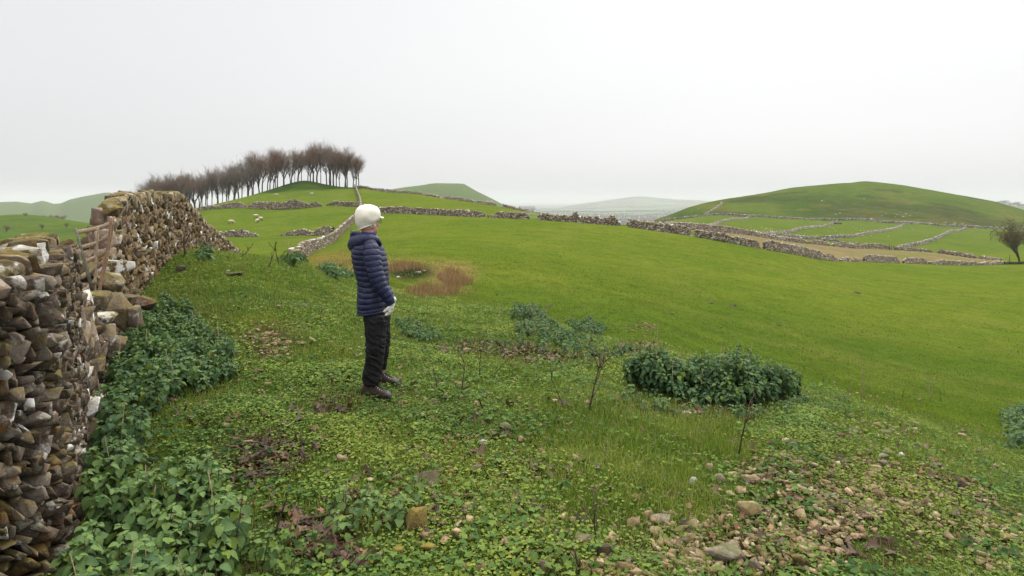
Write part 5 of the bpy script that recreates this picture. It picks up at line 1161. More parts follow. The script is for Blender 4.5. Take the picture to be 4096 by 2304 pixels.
for i in range(7):
    w, t, l = grow_tree(900 + i, 1.0, [.29, .32, .27, .34, .30, .26, .32][i], [.38, .30, .46, .26, .36, .50, .32][i], [0, .1, .9, 0, .35, 0, .6][i], trunk_r=[.020, .024, .018, .024, .021, .017, .023][i], lean=[.0, .04, -.03, .05, -.05, .02, 0][i])
    top = max(v[:, 2].max() for v in t.V)
    for ac in (w, t): ac.V = [v / top for v in ac.V]
    wm_, tm_ = w.mesh('trunk'), t.mesh('crown'); wm_.materials.append(M_BARK); tm_.materials.append(M_TWIG); KINDS_T.append((wm_, tm_))
TU = [130, 160, 200, 240, 275, 300, 330, 358]; TY = [350, 320, 300, 285, 278, 282, 276, 262]
TOPU = [130, 138, 145, 153, 160, 174, 190, 200, 215, 225, 240, 255, 275, 290, 303, 315, 330, 345, 359]; TOPV = [193, 190, 182, 178, 175.5, 168.5, 173, 171, 167.5, 164.5, 156.5, 151, 147, 145.5, 149, 140.5, 142, 144, 150]
trs = []
r = random.Random(5)
us = np.linspace(137, 358, 74)
for i, u0 in enumerate(us):
    u = u0 + r.uniform(-2.2, 2.2); Y = np.interp(u, TU, TY) + r.uniform(-13, 22)
    if u > 350: Y = 262 + r.uniform(0, 10)
    trs.append((u, Y))
trs.sort(key=lambda q: -q[0])
sizes = ['slender', 'broad crowned', 'straight', 'spreading', 'forked', 'thin', 'wide']
place_words = {0: 'at the right end of the hilltop wood beside the uphill wall', 1: 'on the right flank of the mound', 2: 'on top of the mound', 3: 'on the left flank of the mound', 4: 'in the middle of the wood, left of the mound', 5: 'in the left middle of the wood, above the upper ruin', 6: 'in the lower left part of the wood', 7: 'at the far left end of the wood, behind the near wall'}
bounds = [350, 328, 298, 268, 240, 205, 172, -1]
for i, (u, Y) in enumerate(trs):
    X = (u - 512) / F * Y; z = float(zt(X, Y)); vt = np.interp(u, TOPU, TOPV) + (r.uniform(-6.0, 6.0)); H = (HV - vt) / F * Y - z
    k = r.randrange(7) if i % 3 else (2 if 262 < u < 345 else r.randrange(7))
    root = empty('bare_tree', (X, Y, z - 0.2), r.uniform(0, 6.28)); sxy = r.choice((.62, .75, .9, 1.05)); root.scale = (H * sxy, H * sxy * r.uniform(.9, 1.1), H)
    zi = next(j for j, b in enumerate(bounds) if u > b)
    tag(root, 'bare winter tree %s' % place_words[zi], 'tree', 'bare trees of the hilltop wood')
    link('trunk', KINDS_T[k][0], None, root); link('crown', KINDS_T[k][1], None, root)
# lone tree at the right edge, still holding withered leaves
w, t, l = grow_tree(77, 9.6, .40, .20, .2, leafy=.4, trunk_r=.028, lean=.0)
p = uY(1019.5, 158); root = empty('bare_tree', tuple(p - [0, 0, .2])); tag(root, 'single half leafless tree standing at the right edge, past the end of the field walls', 'tree')
link('trunk', w.mesh('trunk'), M_BARK, root); link('crown', t.mesh('crown'), M_TWIG, root); link('leaves', l.mesh('leaves'), M_TLEAF, root)
# bramble skirt under the lone tree
a = Acc(); P = np.array([uY(random.uniform(1004, 1034), random.uniform(156, 159)) for _ in range(500)]); N = len(P)
a.inst(DISC[0], DISC[1], rotmats(RNG.uniform(0, 6.28, N), RNG.uniform(0, 1.5, N), RNG.uniform(0, 6.28, N)) * RNG.uniform(.08, .22, N)[:, None, None], P + np.stack([0 * P[:, 0], 0 * P[:, 0], RNG.uniform(0, .6, N)], 1), RNG.random(N) * .3, 0)
tag(link('bramble', a.mesh('bramble'), M_NETTLE), 'dark bramble skirt around the foot of the lone tree at the right edge', 'bramble', kind='thing')
# small hazy trees beyond: on the hillside left, and behind the round hill at the right
def far_tree(label, X, Y, z, H, k, grp, w=1.0):
    root = empty('bare_tree', (X, Y, z), random.uniform(0, 6)); root.scale = (H * w, H * w, H); tag(root, label, 'tree', grp)
    link('trunk', KINDS_T[k][0], None, root); link('crown', KINDS_T[k][1], None, root)
for u, Y, H in ((25, 300, 2.6), (42, 235, 3.2), (66, 240, 3.0), (6, 225, 3.4)):
    X = (u - 512) / F * Y; far_tree('bare hazy tree on the green slope seen over the left wall', X, Y, float(zt(X, Y)) - .2, H, random.randrange(7), 'small trees beyond the left wall', 1.5)
for i, u in enumerate((40, 43, 46, 50, 53, 57, 60, 63)):
    Y = 470 + 10 * (i % 3); X = (u - 512) / F * Y; far_tree('tiny bare tree in the hollow before the hazy rounded hill', X, Y, (HV - 223) / F * Y, 5.5 + 1.5 * (i % 2), i % 7, 'tiny trees in the hollow before the hazy hill', 1.4)
for i, u in enumerate((999, 1003, 1006, 1010, 1013, 1017, 1020, 1024)):
    Y = 2605; X = (u - 512) / F * Y; far_tree('tree of the small dark copse on the skyline right of the round hill', X, Y, (HV - (205.3 + i * .5)) / F * Y, 22 + 3 * (i % 3), i % 7, 'skyline copse at the right edge', 2.2)

# distant hedgerow woods in the valley
a = Acc(); r = np.random.default_rng(9); T = []; S = []
for k in range(230):
    Y0 = 2700 * (3.4 ** r.random()); u0 = r.uniform(470, 760); X0 = (u0 - 512) / F * Y0; ang = r.normal(0, .5); n = int(r.integers(8, 46)); st = r.uniform(14, 26)
    for j in range(n):
        X = X0 + math.cos(ang) * st * j + r.normal(0, 4); Y = Y0 + math.sin(ang) * st * j + r.normal(0, 9); T.append([X, Y, 0]); S.append(r.uniform(4, 8))
T = np.array(T); S = np.array(S); T[:, 2] = z_valley(512 + F * T[:, 0] / T[:, 1], T[:, 1], T[:, 0]) + S * .5
M = rotmats(r.uniform(0, 6.28, len(T)), 0, 0) * S[:, None, None]; M[:, 2, 2] *= .8
place_rocks(a, 1, T, M, r.random(len(T)))
M_WOOD = m_plain('distant_wood', (0.045, 0.036, 0.024), 1, .4, .1)
tag(link('distant_woods', a.mesh('distant_woods'), M_WOOD), 'belts of brown woodland and hedgerows in the misty valley', kind='stuff')
# white farm and cottages far away
M_WHITEW = m_plain('whitewashed_wall', (0.75, 0.74, 0.72), .8, .08); M_ROOF = m_plain('slate_roof', (0.12, 0.12, 0.13), .7, .2)
def house(label, u, v, Y, w, d, h, rz=0.0, z=None):
    c = W(u, v, Y); root = empty('farmhouse', tuple(c), rz); tag(root, label, 'house', 'white houses far beyond the walls')
    V = [[-w/2, -d/2, 0], [w/2, -d/2, 0], [w/2, d/2, 0], [-w/2, d/2, 0], [-w/2, -d/2, h], [w/2, -d/2, h], [w/2, d/2, h], [-w/2, d/2, h], [-w/2, 0, h + d*.35], [w/2, 0, h + d*.35]]
    link('wall', make_mesh('wall', V, [[4, 7, 8], [5, 9, 6]], [[0, 1, 5, 4], [1, 2, 6, 5], [2, 3, 7, 6], [3, 0, 4, 7]]), M_WHITEW, root)
    e = .3; R = [[-w/2-e, -d/2-e, h-.1], [w/2+e, -d/2-e, h-.1], [w/2+e, 0, h + d*.35+.15], [-w/2-e, 0, h + d*.35+.15], [w/2+e, d/2+e, h-.1], [-w/2-e, d/2+e, h-.1]]
    link('roof', make_mesh('roof', R, None, [[0, 1, 2, 3], [3, 2, 4, 5]]), M_ROOF, root)
    for k in (-.3, 0, .3):
        V = [[k*w-.5, -d/2-.03, h*.35], [k*w+.5, -d/2-.03, h*.35], [k*w+.5, -d/2-.03, h*.75], [k*w-.5, -d/2-.03, h*.75]]
        link('window', make_mesh('window', V, None, [[0, 1, 2, 3]]), M_ROOF, root)
house('white farm building peeping over the pasture ridge by the gate', 527, 213, 420, 10, 5, 2.6, .1)
for i, (u, v, Y, w) in enumerate(((590, 0, 3500, 26), (596, 0, 3300, 20), (612, 0, 3200, 22), (619, 0, 3150, 18), (636, 0, 3100, 26), (643, 0, 3150, 20), (560, 0, 4200, 26))):
    Xh = (u - 512) / F * Y; zh = float(z_valley(np.array([[u]]), np.array([[Y]]), np.array([[Xh]]))[0, 0]) - .5
    house('tiny white house among the valley hedges above the crumbling wall', u, HV - F * zh / Y, Y, w, 12, 8, random.uniform(-.5, .5))

# ------------------------------------------------------------------ sheep
M_WOOL = m_plain('fleece', (0.50, 0.42, 0.32), .95, .2, 12, 1.0, .03); M_FACE = m_plain('sheep_face', (0.03, 0.025, 0.022), .8); M_RED = m_plain('raddle_mark', (0.45, 0.09, 0.07), .9)
def remesh(V, T, voxel, name='tmp', smooth=2):
    me = bpy.data.meshes.new(name); me.from_pydata([tuple(v) for v in V], [], [tuple(int(i) for i in t) for t in T]); o = bpy.data.objects.new(name, me); COL.objects.link(o)
    m = o.modifiers.new('r', 'REMESH'); m.mode = 'VOXEL'; m.voxel_size = voxel; m.use_smooth_shade = True
    if smooth: s = o.modifiers.new('s', 'SMOOTH'); s.iterations = smooth; s.factor = .5
    bpy.context.view_layer.update(); dg = bpy.context.evaluated_depsgraph_get(); e = o.evaluated_get(dg); me2 = bpy.data.meshes.new_from_object(e)
    bpy.data.objects.remove(o); bpy.data.meshes.remove(me)
    for p in me2.polygons: p.use_smooth = True
    return me2
class Solid:
    def __init__(s): s.V = []; s.T = []; s.n = 0
    def add(s, V, T=None, Q=None):
        V = np.asarray(V, float)
        if T is not None and len(T): s.T += [list(np.asarray(t) + s.n) for t in T]
        if Q is not None and len(Q): s.T += [list(np.asarray(t) + s.n) for t in Q]
        s.V.append(V); s.n += len(V); return s
    def limb(s, pts, rad, seg=14):
        pts = np.asarray(pts, float); V, Q, t = tube(pts, rad, seg); s.add(V, t, Q)
        rad = np.broadcast_to(np.asarray(rad, float), (len(pts),))
        for p, r_ in ((pts[0], rad[0]), (pts[-1], rad[-1])): s.ball(p, (r_, r_, r_))
        return s
    def ball(s, c, r_, M=None, lv=3):
        V, T = ICO[lv]; V = V * np.asarray(r_)
        if M is not None: V = V @ np.asarray(M).T
        return s.add(V + np.asarray(c), T)
    def mesh(s, voxel, smooth=2): return remesh(np.concatenate(s.V), s.T, voxel, smooth=smooth)
def make_sheep(graze=True):
    root = empty('sheep', (0, 0, 0))
    b = Solid(); b.ball((0, 0, .62), (.50, .23, .24)); b.ball((.27, 0, .62), (.24, .2, .22)); b.ball((-.28, 0, .62), (.25, .22, .23))
    nk = [(.40, 0, .66), (.58, 0, .48 if graze else .85), (.68, 0, .26 if graze else .98)]; b.limb(nk, [.16, .11, .09])
    hd = [(.66, 0, .30), (.76, 0, .12)] if graze else [(.66, 0, .98), (.84, 0, .90)]
    for s_ in (-1, 1):
        b.limb([(.30, .11 * s_, .55), (.31, .11 * s_, .28), (.29, .11 * s_, .03)], [.075, .04, .032], 8)
        b.limb([(-.34, .12 * s_, .58), (-.30, .12 * s_, .40), (-.40, .12 * s_, .26), (-.36, .12 * s_, .03)], [.11, .06, .038, .032], 8)
    b.limb([(-.5, 0, .68), (-.56, 0, .50)], [.04, .03], 8)
    me = b.mesh(.025); me.name = 'sheep'; 
    for mt in (M_WOOL, M_FACE): me.materials.append(mt)
    for p in me.polygons:
        if p.center.z < .34 and p.center.x < .5: p.material_index = 1
    body = bpy.data.objects.new('fleece_body', me); COL.objects.link(body); body.parent = root
    h = Solid(); h.limb(hd, [.085, .05], 10)
    for s_ in (-1, 1): e = np.array(hd[0]); h.limb([e + [0, .05 * s_, .05], e + [.0, .15 * s_, .03]], [.03, .015], 6)
    hm_ = h.mesh(.015); hm_.materials.append(M_FACE); ho = bpy.data.objects.new('head', hm_); COL.objects.link(ho); ho.parent = root
    return root
SH = [(231, 222.6, 0.15, 'grazing sheep with dark head turned right, leftmost in the middle of the sheep field'), (255.6, 216.5, .9, 'sheep grazing alone above the close pair in the sheep field'), (260.6, 219.3, 1.2, 'grey rumped sheep, right one of the close pair'),
      (257.4, 221.3, 4.6, 'pale sheep, left one of the close pair'), (276.3, 194.6, .4, 'small sheep high up in front of the wood edge'), (312, 193.6, 3.5, 'small sheep highest on the right, just below the mound'),
      (205.5, 207, 1.4, 'sheep half hidden above the left end of the upper ruin')]
sh0 = make_sheep()
def place_sheep(i, p, rz, lab, sc=1.0):
    if i == 0: o = sh0
    else:
        o = sh0.copy(); COL.objects.link(o)
        for c in sh0.children: d = c.copy(); COL.objects.link(d); d.parent = o
    o.location = tuple(p); o.rotation_euler = (0, 0, rz); o.scale = (sc,) * 3; tag(o, lab, 'sheep', 'sheep grazing in the left field'); return o
for i, (u, v, rz, lab) in enumerate(SH):
    q = hit(u, v + 1.6, 60); place_sheep(i, q, rz, lab, 1.1)
X_, Y_ = (292 - 512) / F * 52, 52
o = place_sheep(9, (X_, Y_, float(zt(X_, Y_)) + 0.0), 1.35, 'white sheep with a red mark seen from behind, at the end of the uphill wall', .95)
mk = Acc(); V, T = ICO[2]; mk.add(V * [.05, .10, .08] + [-.53, -.06, .62], T); link('red_mark', mk.mesh('red_mark'), M_RED, o)
# white stake beside it
a = Acc(); V, Q, t = tube([(0, 0, 0), (.03, 0, .7), (.06, 0, 1.35)], .04, 6); a.add(V, t, Q)
tag(link('wooden_stake', a.mesh('wooden_stake'), M_PALESTALK, None, tuple(uY(287.5, 47))), 'pale wooden stake just left of the red marked sheep', 'stake')
# feed trough, posts and the field gate
M_BLACK = m_plain('black_trough', (0.012, 0.012, 0.013), .6); M_METAL = m_plain('galvanised_steel', (0.42, 0.46, 0.46), .45, .1); M_POST = m_plain('weathered_post', (0.10, 0.085, 0.07), .9, .3, 20)
p = uY(838, 395); root = empty('feed_trough', tuple(p), .05); tag(root, 'black feed trough near the top of the third hillside field', 'trough')
V = np.array([[-2.4, -.45, 1.1], [2.4, -.45, 1.1], [2.2, -.3, .5], [-2.2, -.3, .5], [-2.4, .45, 1.1], [2.4, .45, 1.1], [2.2, .3, .5], [-2.2, .3, .5], [-2.25, -.35, 1.1], [2.25, -.35, 1.1], [2.1, -.22, .6], [-2.1, -.22, .6], [-2.25, .35, 1.1], [2.25, .35, 1.1], [2.1, .22, .6], [-2.1, .22, .6]])
link('basin', make_mesh('basin', V, None, [[0, 1, 2, 3], [5, 4, 7, 6], [4, 0, 3, 7], [1, 5, 6, 2], [3, 2, 6, 7], [8, 11, 10, 9], [13, 14, 15, 12], [12, 15, 11, 8], [9, 10, 14, 13], [11, 15, 14, 10], [0, 8, 9, 1], [1, 9, 13, 5], [5, 13, 12, 4], [4, 12, 8, 0]]), M_BLACK, root)
for x in (-1.9, 1.9):
    for y in (-.3, .3):
        V, Q, t = tube([(x, y, -.1), (x, y * .9, .55)], .09, 6); a = Acc(); a.add(V, t, Q); link('leg', a.mesh('leg'), M_BLACK, root)
for u, Y, lab in ((891.6, 206, 'dark fence post in the short wall gap on the far side of the sandy field'), (1009.5, 170, 'dark fence post, left one of the two near the lone tree'), (987 + 32, 165, 'dark fence post closest to the lone tree'), (889.5, 207, 'second dark post in the short wall gap, left of the first')):
    a = Acc(); V, Q, t = tube([(0, 0, -.2), (0, 0, .8), (.02, 0, 1.9)], [.11, .10, .10], 8); a.add(V, t, Q); tag(link('fence_post', a.mesh('fence_post'), M_POST, None, tuple(uY(u, Y))), lab, 'fence post')
p = uY(532, 114.5); root = empty('field_gate', tuple(p), -.15); tag(root, 'pale metal field gate standing in the pasture wall opening', 'gate')
for nm, segs in (('rail', [[(-1.7, 0, z), (1.7, 0, z)] for z in (.25, .5, .75, 1.0, 1.25)]), ('stile', [[(x, 0, .2), (x, 0, 1.28)] for x in (-1.7, 1.7)]), ('brace', [[(-1.7, 0, .25), (0, 0, 1.25)], [(1.7, 0, .25), (0, 0, 1.25)]])):
    for s_ in segs:
        a = Acc(); V, Q, t = tube(s_, .028, 6); a.add(V, t, Q); link(nm, a.mesh(nm), M_METAL, root)
# pale crags on the round hill
G2 = 'pale crags on the flank of the round hill'
r = random.Random(3)
for u, v, w in [(897, 215, 2.2), (900, 213, 1.6), (903, 217, 2), (906, 214, 1.5), (899, 219, 1.7), (910, 216, 1.5), (912, 213, 1.4), (917, 211, 1.6), (895, 217, 1.3), (905, 220, 1.4), (836, 214.5, 2.2), (840, 213.5, 1.6), (843, 214.6, 1.5), (886, 214.5, 1.6), (882, 216, 1.4), (930, 222, 1.8), (934, 220.5, 1.6), (945, 223, 2.2), (948, 221.5, 1.5), (941, 224.5, 1.8), (938, 218, 1.3), (955, 223.5, 1.6), (962, 224, 1.4), (694, 211, 1.5), (698, 209.5, 1.3), (691, 213, 1.3), (734, 201.5, 1.3), (877, 197.5, 1.4), (864, 199, 1.2), (816, 199, 1.2), (822, 201, 1.3)]:
    q = hit(u, v, 200); k = q[1] / F; boulder('pale limestone crag on the lower flank of the round hill' if v > 208 else 'pale limestone crag high on the round hill', q + [0, 0, .2], (w * k * 1.3, w * k, w * k * .7), r.randrange(8), M_HILLW, (0, r.uniform(-.4, .4), r.uniform(0, 3)), 'rock_outcrop', 'rock outcrop', G2 if v > 208 else 'crags high on the round hill', 2)
for i in range(70):
    u = r.gauss(855, 30); v = r.uniform(226, 238)
    if r.random() < .6: u = r.gauss(757, 12); v = r.gauss(231, 2.2)
    q = hit(u, v, 200); s_ = r.uniform(.25, .5); boulder('pale boulder speckling the small hillside fields', q + [0, 0, .1], (s_, s_, s_ * .8), i % 8, M_WHITEST, (0, 0, 0), 'boulder', 'boulder', 'pale boulders dotting the hillside fields', 1)

# ------------------------------------------------------------------ the standing person
KP = 1.7257
def uvp(x, y): return (1330 + x / KP) / 4, (780 + y / KP) / 4
_hn = hit(*uvp(300, 1403), ymin=4); _hf = hit(*uvp(392, 1312), ymin=4)
PY = _hn[1]; DF = _hf[1] - PY
BASE = np.array([(uvp(300, 1400)[0] - 512) / F * PY, PY, _hn[2]])
def PP(x, y, d=0.0):
    u, v = uvp(x, y); return W(u, v, PY + d) - BASE
MM = PY / F / 4 / KP      # metres for one unit of x, y at the person's distance
person = empty('person', tuple(BASE))
tag(person, 'person in a white wool cap, navy quilted jacket, black trousers and boots gazing away', 'person')
M_SKIN = m_plain('skin', (0.52, 0.30, 0.22), .6, .12, 30); M_HAIR = m_plain('blond_hair', (0.55, 0.42, 0.32), .7, .35, 90, .6, .003)
M_TROUS = m_plain('trouser_cloth', (0.011, 0.0105, 0.013), .75, .2, 60, .25, .002, .25)
M_CAP = m_plain('wool_felt', (0.74, 0.70, 0.60), 1.0, .08, 150, .8, .003, .05); M_GLOVE = m_plain('knitted_glove', (0.62, 0.59, 0.52), .95, .12, 200, .6, .002)
M_FLEECE = m_plain('blue_fleece', (0.035, 0.035, 0.19), .95, .3, 80); M_ZIP = m_plain('pink_zip_pull', (0.75, 0.03, 0.12), .5, .05); M_GREYZ = m_plain('grey_zip_tape', (0.30, 0.30, 0.32), .7)
M_BOOT = m_plain('muddy_leather', (0.030, 0.021, 0.017), .8, .6, 45, .6, .004, .2, (0.060, 0.046, 0.034)); M_SOLE = m_plain('muddy_sole', (0.045, 0.028, 0.020), .9, .5, 40, .8, .005); M_LACE = m_plain('boot_lace', (0.012, 0.010, 0.012), .7); M_EYEL = m_plain('lace_hook', (0.6, 0.6, 0.58), .3)
M_TOE = m_plain('toe_rubber', (0.035, 0.034, 0.034), .6, .3, 50)
def m_nylon():
    n = NT('navy_nylon'); o = n.obj(); f = n.noise(26, 5, .65, o, .6); g = n.noise(90, 3, .6, o)
    c = n.mix(n.ramp(f, [(.35, 0.0), (.7, 1.0)]), (0.006, 0.009, 0.037), (0.012, 0.017, 0.062))
    return n.done(n.principled(c, .48, n.bump(n.math('ADD', f, n.math('MULTIPLY', g, .35)), .9, .012), .38))
M_NYLON = m_nylon()

def ring_interp(keys, n):
    """keys: list of rows of floats; smooth interpolation to n rows"""
    K = np.array(keys, float); t = np.linspace(0, 1, len(K)); s = np.linspace(0, 1, n)
    out = np.stack([np.interp(s, t, K[:, i]) for i in range(K.shape[1])], 1)
    k = max(1, int(n / len(K) * .45)); pad = np.pad(out, ((k, k), (0, 0)), 'reflect', reflect_type='odd')
    return np.stack([np.convolve(pad[:, i], np.ones(2 * k + 1) / (2 * k + 1), 'valid') for i in range(K.shape[1])], 1)
def loft(C, A, B, seg=64, capping=True, p=1.0):
    """rings: centres C (n,3), half axes A, B (n,3)"""
    n = len(C); th = np.arange(seg) * 2 * np.pi / seg
    ca = np.sign(np.cos(th)) * np.abs(np.cos(th)) ** p; sa = np.sign(np.sin(th)) * np.abs(np.sin(th)) ** p
    V = (C[:, None] + ca[None, :, None] * A[:, None] + sa[None, :, None] * B[:, None]).reshape(-1, 3)
    i = np.arange(n - 1)[:, None] * seg; j = np.arange(seg)[None]; j2 = (j + 1) % seg
    Q = np.stack([i + j, i + j2, i + seg + j2, i + seg + j], -1).reshape(-1, 4); tr = np.zeros((0, 3), int)
    if capping:
        V = np.concatenate([V, C[:1], C[-1:]]); a = n * seg; jj = np.arange(seg); k = (jj + 1) % seg
        tr = np.concatenate([np.stack([np.full(seg, a), k, jj], 1), np.stack([np.full(seg, a + 1), (n - 1) * seg + jj, (n - 1) * seg + k], 1)])
    return V, Q, tr
def quilt_tube(pts, rads, gap, seg=56, n=None, flat=1.0, amp=.075, seed=0, skew=0.0, phase=0.0):
    """puffy tube: baffles every gap metres along the path"""
    P = np.array(pts, float); L0 = np.r_[0, np.cumsum(np.linalg.norm(np.diff(P, axis=0), axis=1))]; L = L0[-1]
    n = n or int(L / gap * 14)
    K = ring_interp(np.column_stack([P, np.array(rads, float).reshape(len(P), -1)]), n); C = K[:, :3]; R1 = K[:, 3]; R2 = K[:, 4] if K.shape[1] > 4 else K[:, 3] * flat
    T = np.gradient(C, axis=0); T /= np.linalg.norm(T, axis=1)[:, None]; ref = np.array([0, -1.0, 0.0]); A = np.cross(T, ref); A /= np.linalg.norm(A, axis=1)[:, None]; B = np.cross(A, T)
    V, Q, tr = loft(C, A, B, seg); th = np.arange(seg) * 2 * np.pi / seg
    s = np.r_[0, np.cumsum(np.linalg.norm(np.diff(C, axis=0), axis=1))]
    S, TH = np.meshgrid(s, th, indexing='ij'); nn = vnoise(np.stack([np.cos(TH).ravel() * 1.2, np.sin(TH).ravel() * 1.2, S.ravel() * 9], 1), 1.0, seed).reshape(S.shape)
    ph = (S + skew * np.cos(TH) + .006 * nn) / gap + phase; fr = ph - np.floor(ph); puff = np.abs(np.sin(np.pi * fr)) ** .55
    cr = vnoise(np.stack([np.cos(TH).ravel() * 7, np.sin(TH).ravel() * 7, S.ravel() * 14], 1), 1.0, seed + 3).reshape(S.shape)
    fac = 1 - amp + amp * puff * (1 + .25 * nn) + .020 * cr * (1 - .4 * puff) + .02 * nn
    D = (np.cos(TH)[..., None] * A[:, None] * R1[:, None, None] + np.sin(TH)[..., None] * B[:, None] * R2[:, None, None]) * fac[..., None]
    V[:n * seg] = (C[:, None] + D).reshape(-1, 3)
    return V, Q, tr
def add_part(name, V, Q, tr, mat, parent=None, smooth=True):
    me = make_mesh(name, V, tr if len(tr) else None, Q, smooth); return link(name, me, mat, parent or person)

# --- body: one continuous skin surface under the clothes
fd = np.array([0.62, 0.785, 0.0]); sd = np.array([0.785, -0.62, 0.0])     # where the face looks; the side of the near ear
hc = PP(247, 178, 0.0)
HM = np.stack([sd, fd, np.array([0, 0, 1.0])], 1)
b = Solid()
b.ball(hc, (.074, .094, .108), HM); b.ball(hc + fd * .035 + [0, 0, -.062], (.055, .060, .058), HM)          # skull and jaw
b.ball(hc + fd * .100 + [0, 0, -.022], (.011, .018, .022), HM); b.ball(hc + fd * .095 + [0, 0, -.008], (.008, .012, .024), HM)   # nose
b.ball(hc + fd * .082 + [0, 0, -.098], (.018, .016, .014), HM)                                                # chin
b.ball(hc + fd * .086 + [0, 0, -.060], (.022, .010, .006), HM); b.ball(hc + fd * .086 + [0, 0, -.070], (.020, .010, .006), HM)   # lips
for s_ in (-1, 1):
    b.ball(hc + sd * .074 * s_ + fd * .0 + [0, 0, -.018], (.008, .018, .030), HM)                              # ears
    b.ball(hc + fd * .082 + sd * .030 * s_ + [0, 0, .010], (.020, .010, .008), HM)                             # brows
    b.ball(hc + fd * .070 + sd * .036 * s_ + [0, 0, -.035], (.022, .02, .02), HM)                              # cheeks
b.limb([PP(245, 225, 0), PP(243, 290, .01)], [.054, .060], 16)
b.limb([PP(246, 310, .01), PP(254, 420, .01), PP(264, 540, .01), PP(280, 650, .01), PP(290, 760, .02)], [.070, .110, .100, .098, .10], 18)
b.limb([PP(252, 345, -.09), PP(252, 345, .13)], [.042, .042], 12)
for s_, sh, el, wr in ((-1, PP(262, 368, -.13), PP(306, 565, -.19), PP(403, 750, -.16)), (1, PP(266, 362, .17), PP(318, 560, .23), PP(415, 735, .17))):
    b.limb([sh, (sh + el) / 2, el], [.048, .044, .038]); b.limb([el, (el + wr) / 2, wr], [.038, .034, .024])
KN = PP(292, 1050, -.03); AN = PP(262, 1290, .0)
b.limb([PP(298, 830, -.06), PP(296, 930, -.06), KN, PP(280, 1150, -.02), AN], [.07, .066, .050, .046, .034])
b.limb([PP(328, 830, .09), PP(332, 930, .12), PP(332, 1030, .17), PP(322, 1120, .22), PP(338, 1220, DF)], [.07, .064, .050, .044, .032])
def hand(S, wr, dirv, side, palm_n, sc=1.0, inf=0.0):
    """palm with four curled fingers of unequal length and a thumb leaving its side"""
    d = np.array(dirv, float); d /= np.linalg.norm(d); s = np.array(side, float); s -= d * (s @ d); s /= np.linalg.norm(s); n = np.cross(d, s); n *= np.sign(n @ np.array(palm_n)) or 1
    S.limb([wr, wr + d * .03 * sc], [.022 + inf, .026 + inf], 10)
    for k in range(4):
        o = s * (-.030 + .020 * k) * sc; S.limb([wr + d * .015 * sc + o * .7, wr + d * .078 * sc + o], [.013 + inf, .0115 + inf], 8)
        L = [.066, .074, .070, .054][k] * sc; p = wr + d * .078 * sc + o; pts = [p]; a = .35 + .08 * k
        for q, fr in enumerate((.45, .32, .23)):
            dd = d * math.cos(a) + n * math.sin(a); p = p + dd * L * fr; pts.append(p); a += .50
        S.limb(pts, [.0105 + inf, .0098 + inf, .009 + inf, .0078 + inf], 8)
    t0 = wr + d * .022 * sc - s * .024 * sc; S.limb([t0, t0 + (d * .6 - s * .55 + n * .45) * .038 * sc, t0 + (d * .85 - s * .50 + n * .75) * .062 * sc], [.014 + inf, .012 + inf, .010 + inf], 8)
WR = PP(405, 756, -.16); WR2 = PP(414, 738, .165); hd_ = PP(398, 850, -.15) - WR; hd2 = PP(392, 850, .12) - WR2
hand(b, WR, hd_, (.35, 1, 0), (-1, .3, 0), .74); hand(b, WR2, hd2, (.35, -1, 0), (-1, -.3, 0), .74)
me = b.mesh(.006, 2); me.name = 'body'; me.materials.append(M_SKIN); bo = bpy.data.objects.new('body', me); COL.objects.link(bo); bo.parent = person
g = Solid(); hand(g, WR, hd_, (.35, 1, 0), (-1, .3, 0), .74, .002); g.limb([PP(402, 735, -.16), WR], [.030, .029]); me = g.mesh(.0035, 1); me.materials.append(M_GLOVE); go = bpy.data.objects.new('glove', me); COL.objects.link(go); go.parent = person
g = Solid(); hand(g, WR2, hd2, (.35, -1, 0), (-1, -.3, 0), .74, .002); g.limb([PP(418, 722, .165), WR2], [.030, .029]); me = g.mesh(.0035, 1); me.materials.append(M_GLOVE); go = bpy.data.objects.new('glove', me); COL.objects.link(go); go.parent = person
for s_ in (-1, 1):   # eyes
    V, T = ICO[3]; V = V * .0115 + hc + fd * .079 + sd * .030 * s_ + [0, 0, -.008]
    me = make_mesh('eye', V, T, smooth=True); link('eye', me, M_WHITEST if False else m_plain('eye_white', (.7, .68, .64), .2, .02), person)
# --- spectacles
a = Acc()
for s_ in (-1, 1):
    c = hc + fd * .104 + sd * .032 * s_ + [0, 0, -.010]; ring = [c + sd * .021 * math.cos(t) + np.array([0, 0, .016 * math.sin(t)]) for t in np.linspace(0, 6.283, 17)]
    V, Q, t = tube(ring, .0016, 5, False); a.add(V, t, Q)
    V, Q, t = tube([c + sd * .021 * s_, hc + sd * .078 * s_ + fd * .06 + [0, 0, -.006], hc + sd * .080 * s_ + fd * .004 + [0, 0, -.004], hc + sd * .079 * s_ - fd * .012 + [0, 0, -.016]], .002, 5); a.add(V, t, Q)
V, Q, t = tube([hc + fd * .106 - sd * .011 + [0, 0, -.008], hc + fd * .106 + sd * .011 + [0, 0, -.008]], .0016, 5); a.add(V, t, Q)
link('spectacles', a.mesh('spectacles', True), M_LACE, person)

# --- hair at the nape
h = Solid(); h.ball(PP(236, 214, .005), (.068, .070, .038)); h.ball(PP(215, 222, 0), (.034, .04, .026)); h.ball(PP(262, 216, -.03), (.042, .035, .026)); h.ball(PP(286, 206, -.045), (.016, .016, .024)); h.ball(PP(240, 234, 0), (.045, .045, .018))
me = h.mesh(.005, 1); co = np.empty(len(me.vertices) * 3); me.vertices.foreach_get('co', co); co = co.reshape(-1, 3); ce = co.mean(0)
co += (co - ce) * (.07 * vnoise(co * [1, 1, .3], .007, 8) + .05 * vnoise(co, .02, 9))[:, None]; me.vertices.foreach_set('co', co.ravel()); me.update(); me.materials.append(M_HAIR)
ho = bpy.data.objects.new('hair', me); COL.objects.link(ho); ho.parent = person

